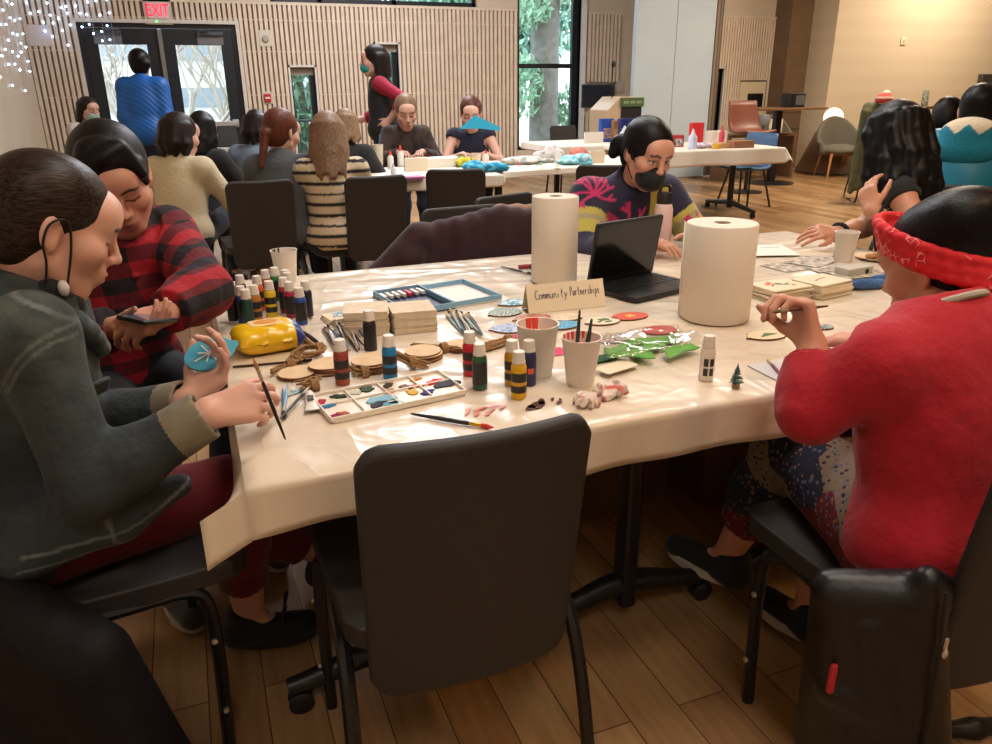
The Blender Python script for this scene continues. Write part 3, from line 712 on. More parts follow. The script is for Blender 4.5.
cbox(bm, Vector(p1.ch+f*.112+r*.085+u*.005), (.010, .06, .034), 0, (0, .45, R(-40))); obj('pocket_flap', bm, m_denimdark, j1, bevel=.004)
bm = NB(); sphere(bm, Vector(p1.pel+r*.205+u*-.005-f*.115), .008, 10, 6); obj('button', bm, mat('jacket_button', (190, 180, 160), .3, .6), j1)
p1.trousers('trousers', m_maroon, t=.016, h=.008, length=.72)
p1.shoes(m_blackshoe, m_darksole)
for i in (1, -1):
    hp, kn, an, toe = p1.legs[i]
    bm = NB(); s_ = np.cross(toe, A3((0, 0, 1)))
    for k in (-1, 1):
        c = an+toe*.085+A3((0, 0, -.01))
        tube(bm, bez([c, c+s_*k*.03+A3((0, 0, .028))+toe*.01, c+s_*k*.055+A3((0, 0, .004)), c+s_*k*.02-A3((0, 0, .004)), c], 5), .0032, 6)
    obj('shoelace', bm, m_strap, p1.o)
# mask pulled under the chin, ear loops
mk = [cone(L(-.050, .020, -.112), L(.050, .020, -.112), .012, .012, .01), cone(L(.054, .012, -.098), L(.030, .062, -.124), .017, .014, .02), cone(L(-.054, .012, -.098), L(-.030, .062, -.124), .017, .014, .02), cone(L(.030, .062, -.124), L(-.030, .062, -.124), .014, .014, .02), cone(L(.052, .0, -.118), L(.045, .02, -.160), .014, .010, .02)]
mo = skin_mesh('face_mask', mk, .0042, m_blackcloth, p1.o)
for q in (1, -1):
    bm = NB(); tube(bm, bez([L(q*.066, .004, -.105), L(q*.074, -.006, -.06), L(q*.086, -.022, -.024), L(q*.088, -.02, .01), L(q*.082, .004, .022), L(q*.075, .022, -.02), L(q*.068, .036, -.095)], 6), .0022, 6)
    obj('ear_loop', bm, m_strap, mo)
bm = NB(); sphere(bm, Vector(L(.068, .030, -.093)), .012, 12, 8, 0, (.8, .8, 1.2)); obj('strap_slider', bm, mat('mask_white', (206, 202, 196), .6), mo)
# ---- plaid shirt
p2 = Body((-.29, 2.44, .54), -58, lean=15, head_az=-84, head_pitch=30, head_roll=-10, sw=.175, male=True, hs=1.08, head_off=(-.005, .0, -.005))
p2.arm(-1, (-.10, 1.945, .855), (.6, .3, -.5), elbow=(-.005, 2.12, .862), hd=(-.86, -.45, -.15), pn=(-.35, .45, -.8), curl=(.7, .75, .8, .85), thumb=(.8, .5, .2))
p2.arm(1, (-.21, 1.96, .83), (-1, .2, -.5), hd=(.75, -.5, .0), pn=(.2, .3, .9), curl=(.6, .6, .6, .6))
p2.leg(1, (-.20, 1.98, .11), (.3, -1, .8), (.35, -.95, 0)); p2.leg(-1, (.02, 2.16, .11), (.6, -1, .8))
p2.skin('person', 'person in red and black plaid shirt with short dark hair, looking down at a phone', h=.005, col=(206, 150, 130), brow=(34, 26, 24), lip=(150, 80, 76), legs=True)
L, A = p2.L, p2.A
locks = []
for k in range(7):   # swept fringe falling to one side
    y = .075-.006*k; a0 = -.02-.006*k
    locks.append(cone(L(-.045+.008*k, .045+.004*k, .112-.001*k), L(-.072+.004*k, .072-.012*k, .050-.004*k), .013, .007, .024))
    locks.append(cone(L(-.01+.007*k, .035, .112), L(.035+.004*k, .080-.004*k, .086-.004*k), .016, .008, .026))
p2.hair(hair_mat('hair_swept_black', (10, 8, 8), (26, 22, 21), .42, axis=A[0]*.8-A[2]*.5), 'short', h=.005, vol=.008, cutn=(.86, -.5), cutc=.030, low=-.075, extra=locks+[cone(L(-.066, .038, .06), L(-.070, .040, .005), .016, .009, .012), cone(L(.066, .03, .06), L(.070, .03, .0), .016, .008, .012)])
m_plaid, nt, b = base('buffalo_plaid')
vv = coords(nt, 'Object', (1, 1, 1), (0, 0, R(40))); sx = nd(nt, 'ShaderNodeSeparateXYZ'); nt.links.new(vv, sx.inputs[0])
def stripe(out, period, phase=0):
    a = nd(nt, 'ShaderNodeMath', operation='MULTIPLY_ADD'); a.inputs[1].default_value = 1/period; a.inputs[2].default_value = 50+phase; nt.links.new(out, a.inputs[0])
    c = nd(nt, 'ShaderNodeMath', operation='FRACT'); nt.links.new(a.outputs[0], c.inputs[0])
    g = nd(nt, 'ShaderNodeMath', operation='GREATER_THAN'); g.inputs[1].default_value = .5; nt.links.new(c.outputs[0], g.inputs[0]); return g.outputs[0]
ad = nd(nt, 'ShaderNodeMath', operation='ADD'); nt.links.new(stripe(sx.outputs['X'], .082, .35), ad.inputs[0]); nt.links.new(stripe(sx.outputs['Z'], .082, .2), ad.inputs[1])
hf = nd(nt, 'ShaderNodeMath', operation='MULTIPLY'); hf.inputs[1].default_value = .5; nt.links.new(ad.outputs[0], hf.inputs[0])
nt.links.new(ramp(nt, hf.outputs[0], [(0, S(160, 22, 36)), (.3, S(96, 16, 28)), (.8, S(24, 18, 26))], 'CONSTANT'), b.inputs['Base Color']); b.inputs['Roughness'].default_value = .9
n_ = nd(nt, 'ShaderNodeTexNoise'); n_.inputs['Scale'].default_value = 24; nt.links.new(coords(nt), n_.inputs['Vector']); add_bump(nt, b, n_.outputs['Fac'], .4, .02)
t2 = p2.top('plaid_shirt', m_plaid, t=.022, h=.006, sleeve=.93, hem=-.08, neck=.03, hemflare=.012, fat=1.15)
n2, u, f, r = p2.nb, p2.up, p2.fc, p2.r
cp = bezn([n2+f*.09-u*.07, n2+f*.05-r*.07-u*.0, n2-r*.08-f*.02+u*.02, n2-f*.075+u*.025, n2+r*.08-f*.02+u*.02, n2+f*.05+r*.07, n2+f*.09-u*.07], 3)
skin_mesh('collar', [cone(a, b_, .015, .015, .012) for a, b_ in zip(cp, cp[1:])]+[cone(a-u*.018+(a-n2)*.22, b_-u*.018+(b_-n2)*.22, .012, .012, .012) for a, b_ in zip(cp, cp[1:])], .006, m_plaid, t2)
p2.trousers('jeans', m_navyjean, h=.010)
p2.shoes(cloth_mat('grey_shoe_canvas', (70, 70, 72), (54, 54, 56)), m_sole)
# ---- laptop neighbour: patterned jumper, black mask
p3 = Body((1.73, 3.0, .53), -100, lean=22, head_az=-86, head_pitch=20, head_roll=4, sw=.172, hs=1.05, torso=.46, head_off=(-.03, .0, .0))
p3.arm(1, (1.56, 2.50, .80), (-.5, .3, -.6), hd=(.75, -.6, 0), pn=(0, 0, -1), curl=(.3, .35, .4, .4)); p3.arm(-1, (1.84, 2.54, .80), (.6, .3, -.5), hd=(-.5, -.8, .1), pn=(-.4, 0, -.8), curl=(.3, .35, .4, .4))
p3.leg(1, (1.58, 2.62, .11), (0, -1, .9)); p3.leg(-1, (1.80, 2.62, .11), (0, -1, .9))
p3.skin('person', 'person in navy jumper with pink coral print and black mask behind the laptop', h=.0055, col=(208, 154, 132), brow=(30, 22, 20), open_=True)
L, A = p3.L, p3.A
p3.hair(H_BLACK, 'bun', h=.0055, vol=.007, cutn=(.80, -.60), cutc=.046, low=-.08, extra=[ell(L(.030, -.132, -.020), (.050, .038, .045), A, .015), ell(L(.062, -.120, -.045), (.025, .022, .03), A, .012)])
mk = [ell(L(0, .060, -.064), A3((.062, .070, .058)), A, .02), ('cap', L(0, .06, -.016), nrm(A[2]*.97-A[1]*.12)), ('cap', L(0, .028, -.07), -A[1])]
mo = skin_mesh('face_mask', mk, .005, m_blackcloth, p3.o)
for q in (1, -1):
    bm = NB(); tube(bm, bez([L(q*.058, .040, -.030), L(q*.074, .016, -.008), L(q*.080, -.004, .024), L(q*.086, -.022, .0), L(q*.080, -.012, -.03), L(q*.070, .006, -.055), L(q*.055, .03, -.088)], 5), .003, 6)
    obj('ear_loop', bm, m_strap, mo)
u, f, r = p3.up, p3.fc, p3.r; T3 = []
for sd in (1, -1):
    sh, el, wr, _ = p3.arms[sd]; ax = nrm(el-sh); ln = np.linalg.norm(el-sh)
    T3.append(('f', (188, 176, 84), lambda V, sh=sh, ax=ax: ((((V-sh)@ax) > .095) & (((V-sh)@ax) < .21) & (np.linalg.norm(V-sh-((V-sh)@ax)[:, None]*ax, axis=1) < .10)).astype(float)))
    T3.append(('f', (160, 150, 130), lambda V, sh=sh, ax=ax: ((((V-sh)@ax) > .125) & (((V-sh)@ax) < .150) & (np.linalg.norm(V-sh-((V-sh)@ax)[:, None]*ax, axis=1) < .10)).astype(float)*.8))
T3.append(('f', (188, 176, 84), lambda V: ((np.abs((V-p3.nb)@(-r)-.115) < .045) & ((V-p3.nb)@u > -.12) & ((V-p3.nb)@u < .02)).astype(float)))
rr = random.Random(3)
def coral(c, ax, ay, s):
    mk_ = lambda V, c=A3(c): (np.linalg.norm(V-c, axis=1) < s*1.5).astype(float)
    for k in range(9):
        a = R(-25+k*26); p = [c]; q = A3(c)
        for j in range(3):
            a += rr.uniform(-.35, .35); q = q+(ax*math.cos(a)+ay*math.sin(a))*s*.36; p.append(q)
        T3.append(('l2', (196, 44, 104), p, .0058, nrm(np.cross(ax, ay)), mk_))
        T3.append(('l2', (196, 44, 104), [p[2], p[2]+(ax*math.cos(a+.8)+ay*math.sin(a+.8))*s*.3], .005, nrm(np.cross(ax, ay)), mk_))
coral(p3.ch+f*.13+u*.02+r*.02, -r, u, .11); coral(p3.shR+f*.055+u*.04+r*.0, -r, nrm(u*.7-f*.5), .085)
for sd in (1, -1):
    sh, el, wr, _ = p3.arms[sd]; d = nrm(wr-el); up_ = nrm(np.cross(d, r)*1.0); up_ = up_ if up_[2] > 0 else -up_
    coral(el+d*.05+up_*.05+f*.03, d, nrm(np.cross(d, f)), .08)
p3.top('jumper', vmat('knit_jumper', .9, (60, .35, .01), .2), t=.020, h=.006, sleeve=.93, neck=.05, col=(38, 36, 62), tints=T3, fat=1.15)
p3.trousers('trousers', m_blackcloth, h=.012); p3.shoes(m_blackshoe, m_sole, h=.010)
# ---- long black hair, black top, right end of the table
p4 = Body((2.76, 2.28, .53), 128, lean=12, head_az=82, head_pitch=14, sw=.165, hs=1.04)
p4.arm(1, (2.37, 2.34, .80), (.3, .5, -1), hd=(-.97, .12, .12), pn=(.1, .55, -.8), curl=(.35, .4, .5, .6), thumb=(.75, .65, -.1), spread=.10)
p4.arm(-1, (2.385, 2.20, .91), (0, -1, -1), elbow=(2.54, 2.06, .79), hd=(.15, .5, .80), pn=(.95, .2, .1), curl=(.45, .5, .5, .5))
p4.leg(1, (2.52, 2.55, .11), (-1, .3, .8)); p4.leg(-1, (2.50, 2.32, .11), (-1, .3, .8))
p4.skin('person', 'person in black top with long loose black hair at the right end of the table', h=.006, col=(198, 142, 114))
L, A = p4.L, p4.A; hx = []
for k in range(17):
    a = R(8-k*12.4); x, y = .086*math.cos(a), .096*math.sin(a)-.02; j = .008*math.sin(k*2.7); x += j; y -= j
    
    dz = .028*math.sin(k*1.7); pts_ = [L(x*.9, y, .07), L(x*1.08+.01*math.sin(k*3.1), y*1.05, -.01+dz), L(x*1.22, y*1.15-.01+.012*math.sin(k*1.9), -.09+dz), L(x*1.30+.014*math.sin(k*2.2), y*1.2-.02, -.17+dz), L(x*1.22, y*1.15-.02+.012*math.sin(k), -.255+.025*math.sin(k*2.3))]
    for (p_, q_), (r1, r2) in zip(zip(pts_, pts_[1:]), ((.024, .025), (.025, .025), (.025, .023), (.023, .012))): hx.append(cone(p_, q_, r1, r2, .012))
p4.hair(H_BLACK, 'long', h=.0055, vol=.014, cutn=(.9, -.4), cutc=.05, low=-.27, extra=hx)
u, f, r = p4.up, p4.fc, p4.r
p4.top('black_top', m_blackcloth, t=.010, h=.007, sleeve=-.14, neck=.02)
for sd, n_ in ((-1, 2), (1, 1)):
    sh, el, wr, _ = p4.arms[sd]; d = nrm(wr-el); bm = NB()
    for k in range(n_):
        c = el+(wr-el)*(.90-.10*k); a, b_ = nrm(np.cross(d, A3((0, 0, 1)))), None; b_ = np.cross(d, a)
        tube(bm, [A3(c)+(a*math.cos(2*PI*t/18)+b_*math.sin(2*PI*t/18))*.034 for t in range(18)], .0055 if sd < 0 else .010, 6, closed=True)
    obj('bracelet' if sd < 0 else 'wristband', bm, m_strap, p4.o)
p4.trousers('trousers', m_blackcloth, h=.012); p4.shoes(m_blackshoe, m_sole, h=.010)
# ---- red sweater and bandana
p5 = Body((1.25, .86, .53), 92, lean=12, head_az=100, head_pitch=22, sw=.168, shh=.87, hs=1.0, torso=.43, head_off=(.088, .02, -.078))
p5.arm(-1, (1.045, 1.05, .90), (-.5, .3, -1), elbow=(1.0, .985, .80), hd=(-.05, .50, .86), pn=(-.92, .25, -.25), curl=(1.0, 1.05, 1.1, 1.1), thumb=(.75, .35, .55), tcurl=.5)
p5.arm(1, (1.40, 1.22, .80), (.6, .2, -1), hd=(-.6, .8, 0), pn=(0, 0, -1), curl=(.4, .4, .4, .4))
p5.leg(-1, (1.225, 1.42, .175), (.2, .5, 1), (-.50, .86, .14)); p5.leg(1, (1.33, 1.22, .11), (.3, .8, 1), (-.2, 1, 0))
p5.skin('person', 'person in red sweater and red paisley bandana, seen from behind, painting at the table', h=.0048, col=(200, 142, 118), lip=(150, 84, 80))
L, A = p5.L, p5.A
p5.hair(H_BLACK, 'short', h=.0055, vol=.002, cutn=(.86, -.5), cutc=.028, low=-.062, extra=[ell(L(0, -.06, .075), (.085, .075, .06), A, .02), ell(L(0, -.07, -.04), (.066, .05, .05), A, .02)])
m_ban, nt, b = base('red_bandana')
vr = nd(nt, 'ShaderNodeTexVoronoi', feature='DISTANCE_TO_EDGE'); vr.inputs['Scale'].default_value = 62; nt.links.new(coords(nt), vr.inputs['Vector'])
ns = nd(nt, 'ShaderNodeTexNoise'); ns.inputs['Scale'].default_value = 26; nt.links.new(coords(nt), ns.inputs['Vector'])
mm = nd(nt, 'ShaderNodeMath', operation='MULTIPLY'); c1 = ramp(nt, vr.outputs['Distance'], [(.03, (1, 1, 1, 1)), (.07, (0, 0, 0, 1))]); c2 = ramp(nt, ns.outputs['Fac'], [(.52, (0, 0, 0, 1)), (.58, (1, 1, 1, 1))])
nt.links.new(c1, mm.inputs[0]); nt.links.new(c2, mm.inputs[1])
mxr = nd(nt, 'ShaderNodeMixRGB'); mxr.inputs[1].default_value = S(204, 22, 34); mxr.inputs[2].default_value = S(232, 150, 150); nt.links.new(mm.outputs[0], mxr.inputs[0])
nt.links.new(mxr.outputs[0], b.inputs['Base Color']); b.inputs['Roughness'].default_value = .75; add_bump(nt, b, ns.outputs['Fac'], .35, .02)
bd = [];
ringp = [L(.0875*math.cos(t)*1.0, .106*math.sin(t)-.014, .026+.070*math.sin(t)) for t in [2*PI*k/28 for k in range(29)]]
for a, b_ in zip(ringp, ringp[1:]):
    for o in (-.022, 0, .022): bd.append(cone(a+A[2]*o, b_+A[2]*o, .0095, .0095, .010))
bk = L(0, -.128, -.045)
bd += [ell(bk, (.020, .02, .018), A, .015), cone(bk, bk-A[2]*.055+A[0]*.035-A[1]*.02, .014, .020, .01), cone(bk, bk-A[2]*.06-A[0]*.02-A[1]*.03, .013, .018, .01)]
skin_mesh('bandana', bd, .0052, m_ban, p5.o)
m_red = vmat('red_knit', .88, (10, .45, .035), .15)
u, f, r = p5.up, p5.fc, p5.r
s5 = p5.top('red_sweater', m_red, t=.018, h=.006, sleeve=.80, hem=-.03, neck=.035, nk=.2, col=(170, 12, 36), hemflare=.014, fat=.95,
  tints=[('f', (160, 10, 28), lambda V: np.clip(np.sin(((V-p5.pel)@p5.up)*260), 0, 1)*(((V-p5.pel)@p5.up) < .02)*.7)])
sh, el, wr, _ = p5.arms[-1]
cuff(p5, -1, mat('red_rib', (164, 11, 33), .9, bump=(80, .3)), 'cuff', .66, .84, .046, .043, s5)
nk = [p5.nb+r*.060*math.cos(q)+f*(.062*math.sin(q)-.004)+u*(.014-.022*math.sin(q)) for q in [2*PI*k/24 for k in range(24)]]
bm = NB(); tube(bm, nk, .007, 8, closed=True); obj('shirt_collar', bm, mat('pale_grey_cotton', (176, 168, 156), .9), s5)
m_pant, nt, b = base('patchwork_print')
v1 = nd(nt, 'ShaderNodeTexVoronoi'); v1.inputs['Scale'].default_value = 9; nt.links.new(coords(nt), v1.inputs['Vector'])
v2 = nd(nt, 'ShaderNodeTexVoronoi'); v2.inputs['Scale'].default_value = 80; nt.links.new(coords(nt), v2.inputs['Vector'])
sr = nd(nt, 'ShaderNodeSeparateColor'); nt.links.new(v1.outputs['Color'], sr.inputs[0]); ca = ramp(nt, sr.outputs[0], [(0, S(20, 24, 50)), (.5, S(122, 104, 88)), (.8, S(96, 14, 28))], 'CONSTANT')
sr2 = nd(nt, 'ShaderNodeSeparateColor'); nt.links.new(v2.outputs['Color'], sr2.inputs[0]); cb = ramp(nt, sr2.outputs[0], [(0, S(26, 30, 56)), (.4, S(84, 88, 110)), (.75, S(128, 92, 70))], 'CONSTANT')
lt = nd(nt, 'ShaderNodeMath', operation='LESS_THAN'); lt.inputs[1].default_value = .36; nt.links.new(v2.outputs['Distance'], lt.inputs[0])
m2_ = nd(nt, 'ShaderNodeMixRGB'); nt.links.new(lt.outputs[0], m2_.inputs[0]); nt.links.new(ca, m2_.inputs[1]); nt.links.new(cb, m2_.inputs[2]); nt.links.new(m2_.outputs[0], b.inputs['Base Color']); b.inputs['Roughness'].default_value = .9
p5.trousers('printed_trousers', m_pant, t=.022, h=.009, length=.70)
p5.shoes(m_blackshoe, m_sole, h=.006)
# ================================================================== tables and chairs
m_top = mat('white_laminate', (206, 200, 190), .4); m_chairblk = mat('charcoal_upholstery', (44, 41, 39), .62, bump=(300, .06)); m_chairedge = mat('chair_piping', (34, 32, 31), .5)
m_screw = mat('bright_screw', (206, 200, 190), .3, .7); m_castor = mat('castor_rubber', (18, 18, 19), .5)
def folding_table(name, label, cat, x0, x1, y0, y1, rz=0, group=None, legs_in=.16, top=m_top, piv=None):
    cx, cy = (x0+x1)/2, (y0+y1)/2; w, d = (x1-x0)/2, (y1-y0)/2
    t = thing(name, label, cat, (cx, cy, 0), rz, group)
    bm = NB(); prism(bm, rrect(2*w, 2*d, .02), .712, .738); obj('tabletop', bm, top, t, bevel=.003)
    for sx in (-1, 1):
        x = sx*(w-legs_in); bm = NB()
        prism(bm, rrect(.062, .045, .012), .06, .70, M=xf((x, 0, 0))); box(bm, x-.035, x+.035, -d*.62, d*.62, .69, .712)
        lg = obj('leg', bm, m_black, t, bevel=.003)
        bm = NB()
        for sy in (-1, 1): tube(bm, [(x, 0, .12), (x, sy*.06, .115), (x, sy*(d-.07), .075), (x, sy*(d-.03), .07)], [.034, .032, .024, .022], 10, flat=((1, 0, 0), .9))
        fo = obj('foot', bm, m_black, lg)
        for sy in (-1, 1):
            bm = NB(); y = sy*(d-.055)
            for q in (-1, 1): lathe(bm, [(0, -.008), (.024, -.008), (.029, -.004), (.029, .004), (.024, .008), (0, .008)], 16, 0, xf((x+q*.014, y, .0295), (0, R(90), 0)), cap=False)
            box(bm, x-.01, x+.01, y-.015, y+.012, .03, .062); obj('caster', bm, m_castor, fo)
    return t
for lab, x in (('folding table under the cloth beside the painter in denim jacket', .3225), ('folding table under the cloth right behind the empty dark chair', .9325), ('folding table under the cloth below the wide paper towel roll', 1.5475), ('folding table under the cloth at the right end by the postcards', 2.1575)):
    folding_table('folding_table', lab, 'table', x-.76, x+.76, 1.96-.3025, 1.96+.3025, R(90), 'folding tables pushed together under the near cloth', .27)
# ---- table cloth
m_cloth, nt, b = base('glossy_cream_cloth'); MATS['glossy_cream_cloth'] = m_cloth
b.inputs['Base Color'].default_value = S(222, 207, 187); b.inputs['Roughness'].default_value = .30; b.inputs['Specular IOR Level'].default_value = .45
hs_ = None
for sc_, rot_, wt in (((1.2, 3.4, 1), .35, 1.0), ((3.2, 1.3, 1), -.5, .8), ((5.5, 5.0, 1), 1.1, .35)):
    n1 = nd(nt, 'ShaderNodeTexNoise'); n1.inputs['Scale'].default_value = 1.5; n1.inputs['Detail'].default_value = 1.5; n1.inputs['Distortion'].default_value = .3
    nt.links.new(coords(nt, 'Object', sc_, (0, 0, rot_)), n1.inputs['Vector'])
    m1 = nd(nt, 'ShaderNodeMath', operation='SUBTRACT'); m1.inputs[1].default_value = .5; nt.links.new(n1.outputs['Fac'], m1.inputs[0])
    m2 = nd(nt, 'ShaderNodeMath', operation='ABSOLUTE'); nt.links.new(m1.outputs[0], m2.inputs[0])
    m3 = nd(nt, 'ShaderNodeMath', operation='MULTIPLY_ADD'); m3.inputs[1].default_value = -5*wt; m3.inputs[2].default_value = wt; nt.links.new(m2.outputs[0], m3.inputs[0])
    if hs_ is None: hs_ = m3.outputs[0]
    else:
        m4 = nd(nt, 'ShaderNodeMath', operation='ADD'); nt.links.new(hs_, m4.inputs[0]); nt.links.new(m3.outputs[0], m4.inputs[1]); hs_ = m4.outputs[0]
add_bump(nt, b, hs_, .5, .012)
b.inputs['Roughness'].default_value = .24
def table_cloth(name, label, x0, x1, y0, y1, z, drop, m=m_cloth, seed=0, step=.03, group=None, rz=0, flare=.42, wr=.002, env=False):
    """cloth lying on a table; drop = overhang (x0, x1, y0, y1); corners hang in a fold"""
    cx, cy = (x0+x1)/2, (y0+y1)/2; rr = random.Random(seed); ph = [rr.uniform(0, 6) for _ in range(8)]
    def axis(a, b_, da, db):
        n = max(3, int((b_-a)/step)); o = [a-da*(1-k/6) for k in range(6)]+[a-.004]+[a+(b_-a)*k/n for k in range(n+1)]+[b_+.004]+[b_+db*(k+1)/6 for k in range(6)]; return o
    xs, ys = axis(x0, x1, drop[0], drop[1]), axis(y0, y1, drop[2], drop[3])
    bm = NB(); G = []
    for x in xs:
        row = []
        for y in ys:
            dx = min(x-x0, 0)+max(x-x1, 0); dy = min(y-y0, 0)+max(y-y1, 0); d = math.hypot(dx, dy)
            bx, by = min(max(x, x0), x1), min(max(y, y0), y1)
            if d > 0:
                fl = flare if (abs(dx) > .006 and abs(dy) > .006) else .10
                wv = .012*math.sin(bx*9+by*7+ph[0])+.007*math.sin(bx*23+by*19+ph[1])
                ox = (dx*fl)+(math.copysign(1, dx)*(wv*d/.12+.006) if dx else 0); oy = (dy*fl)+(math.copysign(1, dy)*(wv*d/.12+.006) if dy else 0)
                d0 = d; d = d*(.72 if (abs(dx) > .006 and abs(dy) > .006) else 1)
                p = (bx+ox, by+oy, z-d*.97+.004*math.sin(bx*5+by*4+ph[2])*min(1, d/.1))
                if env and dx < 0:       # near left corner: the front flap carries on past the table like an envelope
                    w = math.exp(-max(0, by-y0)/.10)
                    fx = dx*(.10*(1-w)+.62*w); p = (bx+fx, by+dy*.12, z-.003-abs(dy)*.95-abs(dx)*((1-w)*.95+w*(.32 if dy else .40)))
            else:
                p = (x, y, z+wr*(math.sin(x*7+ph[3]+2*math.sin(y*5))*math.sin(y*9+ph[4])*.5+.5))
            row.append(bm.verts.new((p[0]-cx, p[1]-cy, p[2])))
        G.append(row)
    for i in range(len(xs)-1):
        for j in range(len(ys)-1): bm.faces.new((G[i][j], G[i+1][j], G[i+1][j+1], G[i][j+1]))
    o = obj(name, bm, m, None, loc=(cx, cy, 0), rz=rz, angle=80)
    md = o.modifiers.new('thick', 'SOLIDIFY'); md.thickness = .0012; md.offset = -1
    return tag(o, label, 'tablecloth', group)
TCL = table_cloth('tablecloth', 'glossy cream plastic tablecloth covering the near craft table', .015, 2.465, 1.195, 2.725, .7405, (.125, .10, .098, .08), seed=3, env=True)
# ---- upholstered stacking chair (faces +y)
def make_chair(name, label, cat='chair', up=m_chairblk, leg=m_black, group=None):
    t = thing(name, label, cat, group=group)
    def pad(bm, w0, w1, h, th, M, curve=0, n=20, k=10, bend=0):
        ring = []
        for s_ in (0, 1):
            g = []
            for j in range(k+1):
                v = j/k; row = []
                for i in range(n+1):
                    u = i/n*2-1; w = w0+(w1-w0)*v; e = 1
                    x = u*w/2; cut = max(0, abs(u)-.76)/.24; vv = min(v, 1-v)*k
                    y = v*h
                    if cut > 0: y = y+(.040*(1-math.sqrt(max(0, 1-cut*cut))))*(1 if v < .5 else -1)*max(0, 1-vv)
                    z = -curve*(1-u*u)+bend*math.sin(v*PI)+(th if s_ else 0)*(1)
                    row.append(bm.verts.new(M @ Vector((x, y, z))))
                g.append(row)
            ring.append(g)
        a, b_ = ring
        for g in ring:
            for j in range(k):
                for i in range(n): bm.faces.new((g[j][i], g[j][i+1], g[j+1][i+1], g[j+1][i]))
        for i in range(n):
            bm.faces.new((a[0][i], a[0][i+1], b_[0][i+1], b_[0][i])); bm.faces.new((a[k][i], a[k][i+1], b_[k][i+1], b_[k][i]))
        for j in range(k):
            bm.faces.new((a[j][0], a[j+1][0], b_[j+1][0], b_[j][0])); bm.faces.new((a[j][n], a[j+1][n], b_[j+1][n], b_[j][n]))
    bm = NB(); pad(bm, .43, .46, .45, .045, xf((0, -.20, .425)), -.0, bend=-.008); obj('seat', bm, up, t, bevel=.016, seg=3)
    bm = NB(); pad(bm, .375, .395, .53, .030, xf((0, -.201, .345), (R(98), 0, 0)), -.022); obj('backrest', bm, up, t, bevel=.012, seg=3)
    for sx in (-1, 1):
        bm = NB(); tube(bm, bez([(sx*.225, .15, .0), (sx*.225, .16, .25), (sx*.222, .155, .385), (sx*.215, .12, .415), (sx*.21, .05, .415)], 4), .0135, 8); 
        fl = obj('leg', bm, leg, t)
        for z in (.12, .30):
            bm = NB(); lathe(bm, [(0, 0), (.006, 0), (.006, .006), (0, .008)], 8, 0, xf((sx*.239, .155, z), (0, R(90*sx), 0)), cap=False); obj('screw', bm, m_screw, fl)
        bm = NB(); tube(bm, bez([(sx*.232, -.285, .0), (sx*.228, -.23, .25), (sx*.222, -.17, .39), (sx*.215, -.08, .415), (sx*.21, .05, .415)], 4), .0145, 8); obj('leg', bm, leg, t)
    bm = NB(); tube(bm, [(-.21, .05, .415), (.21, .05, .415)], .011, 8); tube(bm, [(-.21, -.10, .412), (.21, -.10, .412)], .011, 8); obj('frame_bar', bm, leg, t)
    return t
def put(t, x, y, az, z=0):
    t.location = (x, y, z); t.rotation_euler = (0, 0, R(az-90)); return t
ch = put(make_chair('upholstered_chair', 'empty dark charcoal chair pushed up to the near edge of the craft table'), .365, 1.30, 89.5)
def chair_at(label, x, y, az, group=None):
    c = copy_tree(ch); c['label'] = label; put(c, x, y, az)
    if group: c['group'] = group
    return c
chair_at('dark chair under the painter in denim jacket', -.27, 1.615, 8)
chair_at('dark chair under the person in plaid shirt', -.24, 2.42, -58)
chair_at('dark chair carrying the person in red sweater, black jacket over its back', 1.275, .945, 88)
chair_at('dark chair under the person in black top with long hair', 2.76, 2.28, 150)
chair_at('dark chair under the person in navy jumper', 1.73, 2.99, -100)
chair_at('dark chair draped with a maroon jacket at the far table edge', 1.12, 2.95, -86)
chair_at('dark chair draped with a tan coat, left of the navy jumper', 1.52, 3.25, -70)
chair_at('empty dark chair behind the hair bun of the navy jumper person', 2.75, 4.9, 60)
# where the hands hold things
HO_POS = (-.012, 1.565, .860); HO_ROT = (R(38), R(-12), R(14))
HB1 = (Vector((.098, 1.335, .752)), Vector((.062, 1.385, .900)))
HB2 = (atd(828, 306, 1.43), atd(772, 312, 1.395))
HP_POS = (-.135, 1.885, .862); HP_ROT = (R(10), R(14), R(62))
# ================================================================== things on the near table
TZ = .7425
def back(p, r):
    d = Vector((p.x, p.y, 0)).normalized()*r; return (p.x+d.x, p.y+d.y, TZ)
def on(x, y): 
    p = atz(x, y, TZ); return Vector((p.x, p.y, TZ))
m_white = mat('white_plastic', (226, 220, 212), .4); m_paper = mat('white_paper', (232, 224, 212), .8); m_cream = mat('cream_card', (226, 210, 182), .8)
m_paperroll = mat('paper_towel', (226, 215, 200), .95, bump=(120, .07)); m_cup = mat('paper_cup_white', (226, 216, 204), .7)
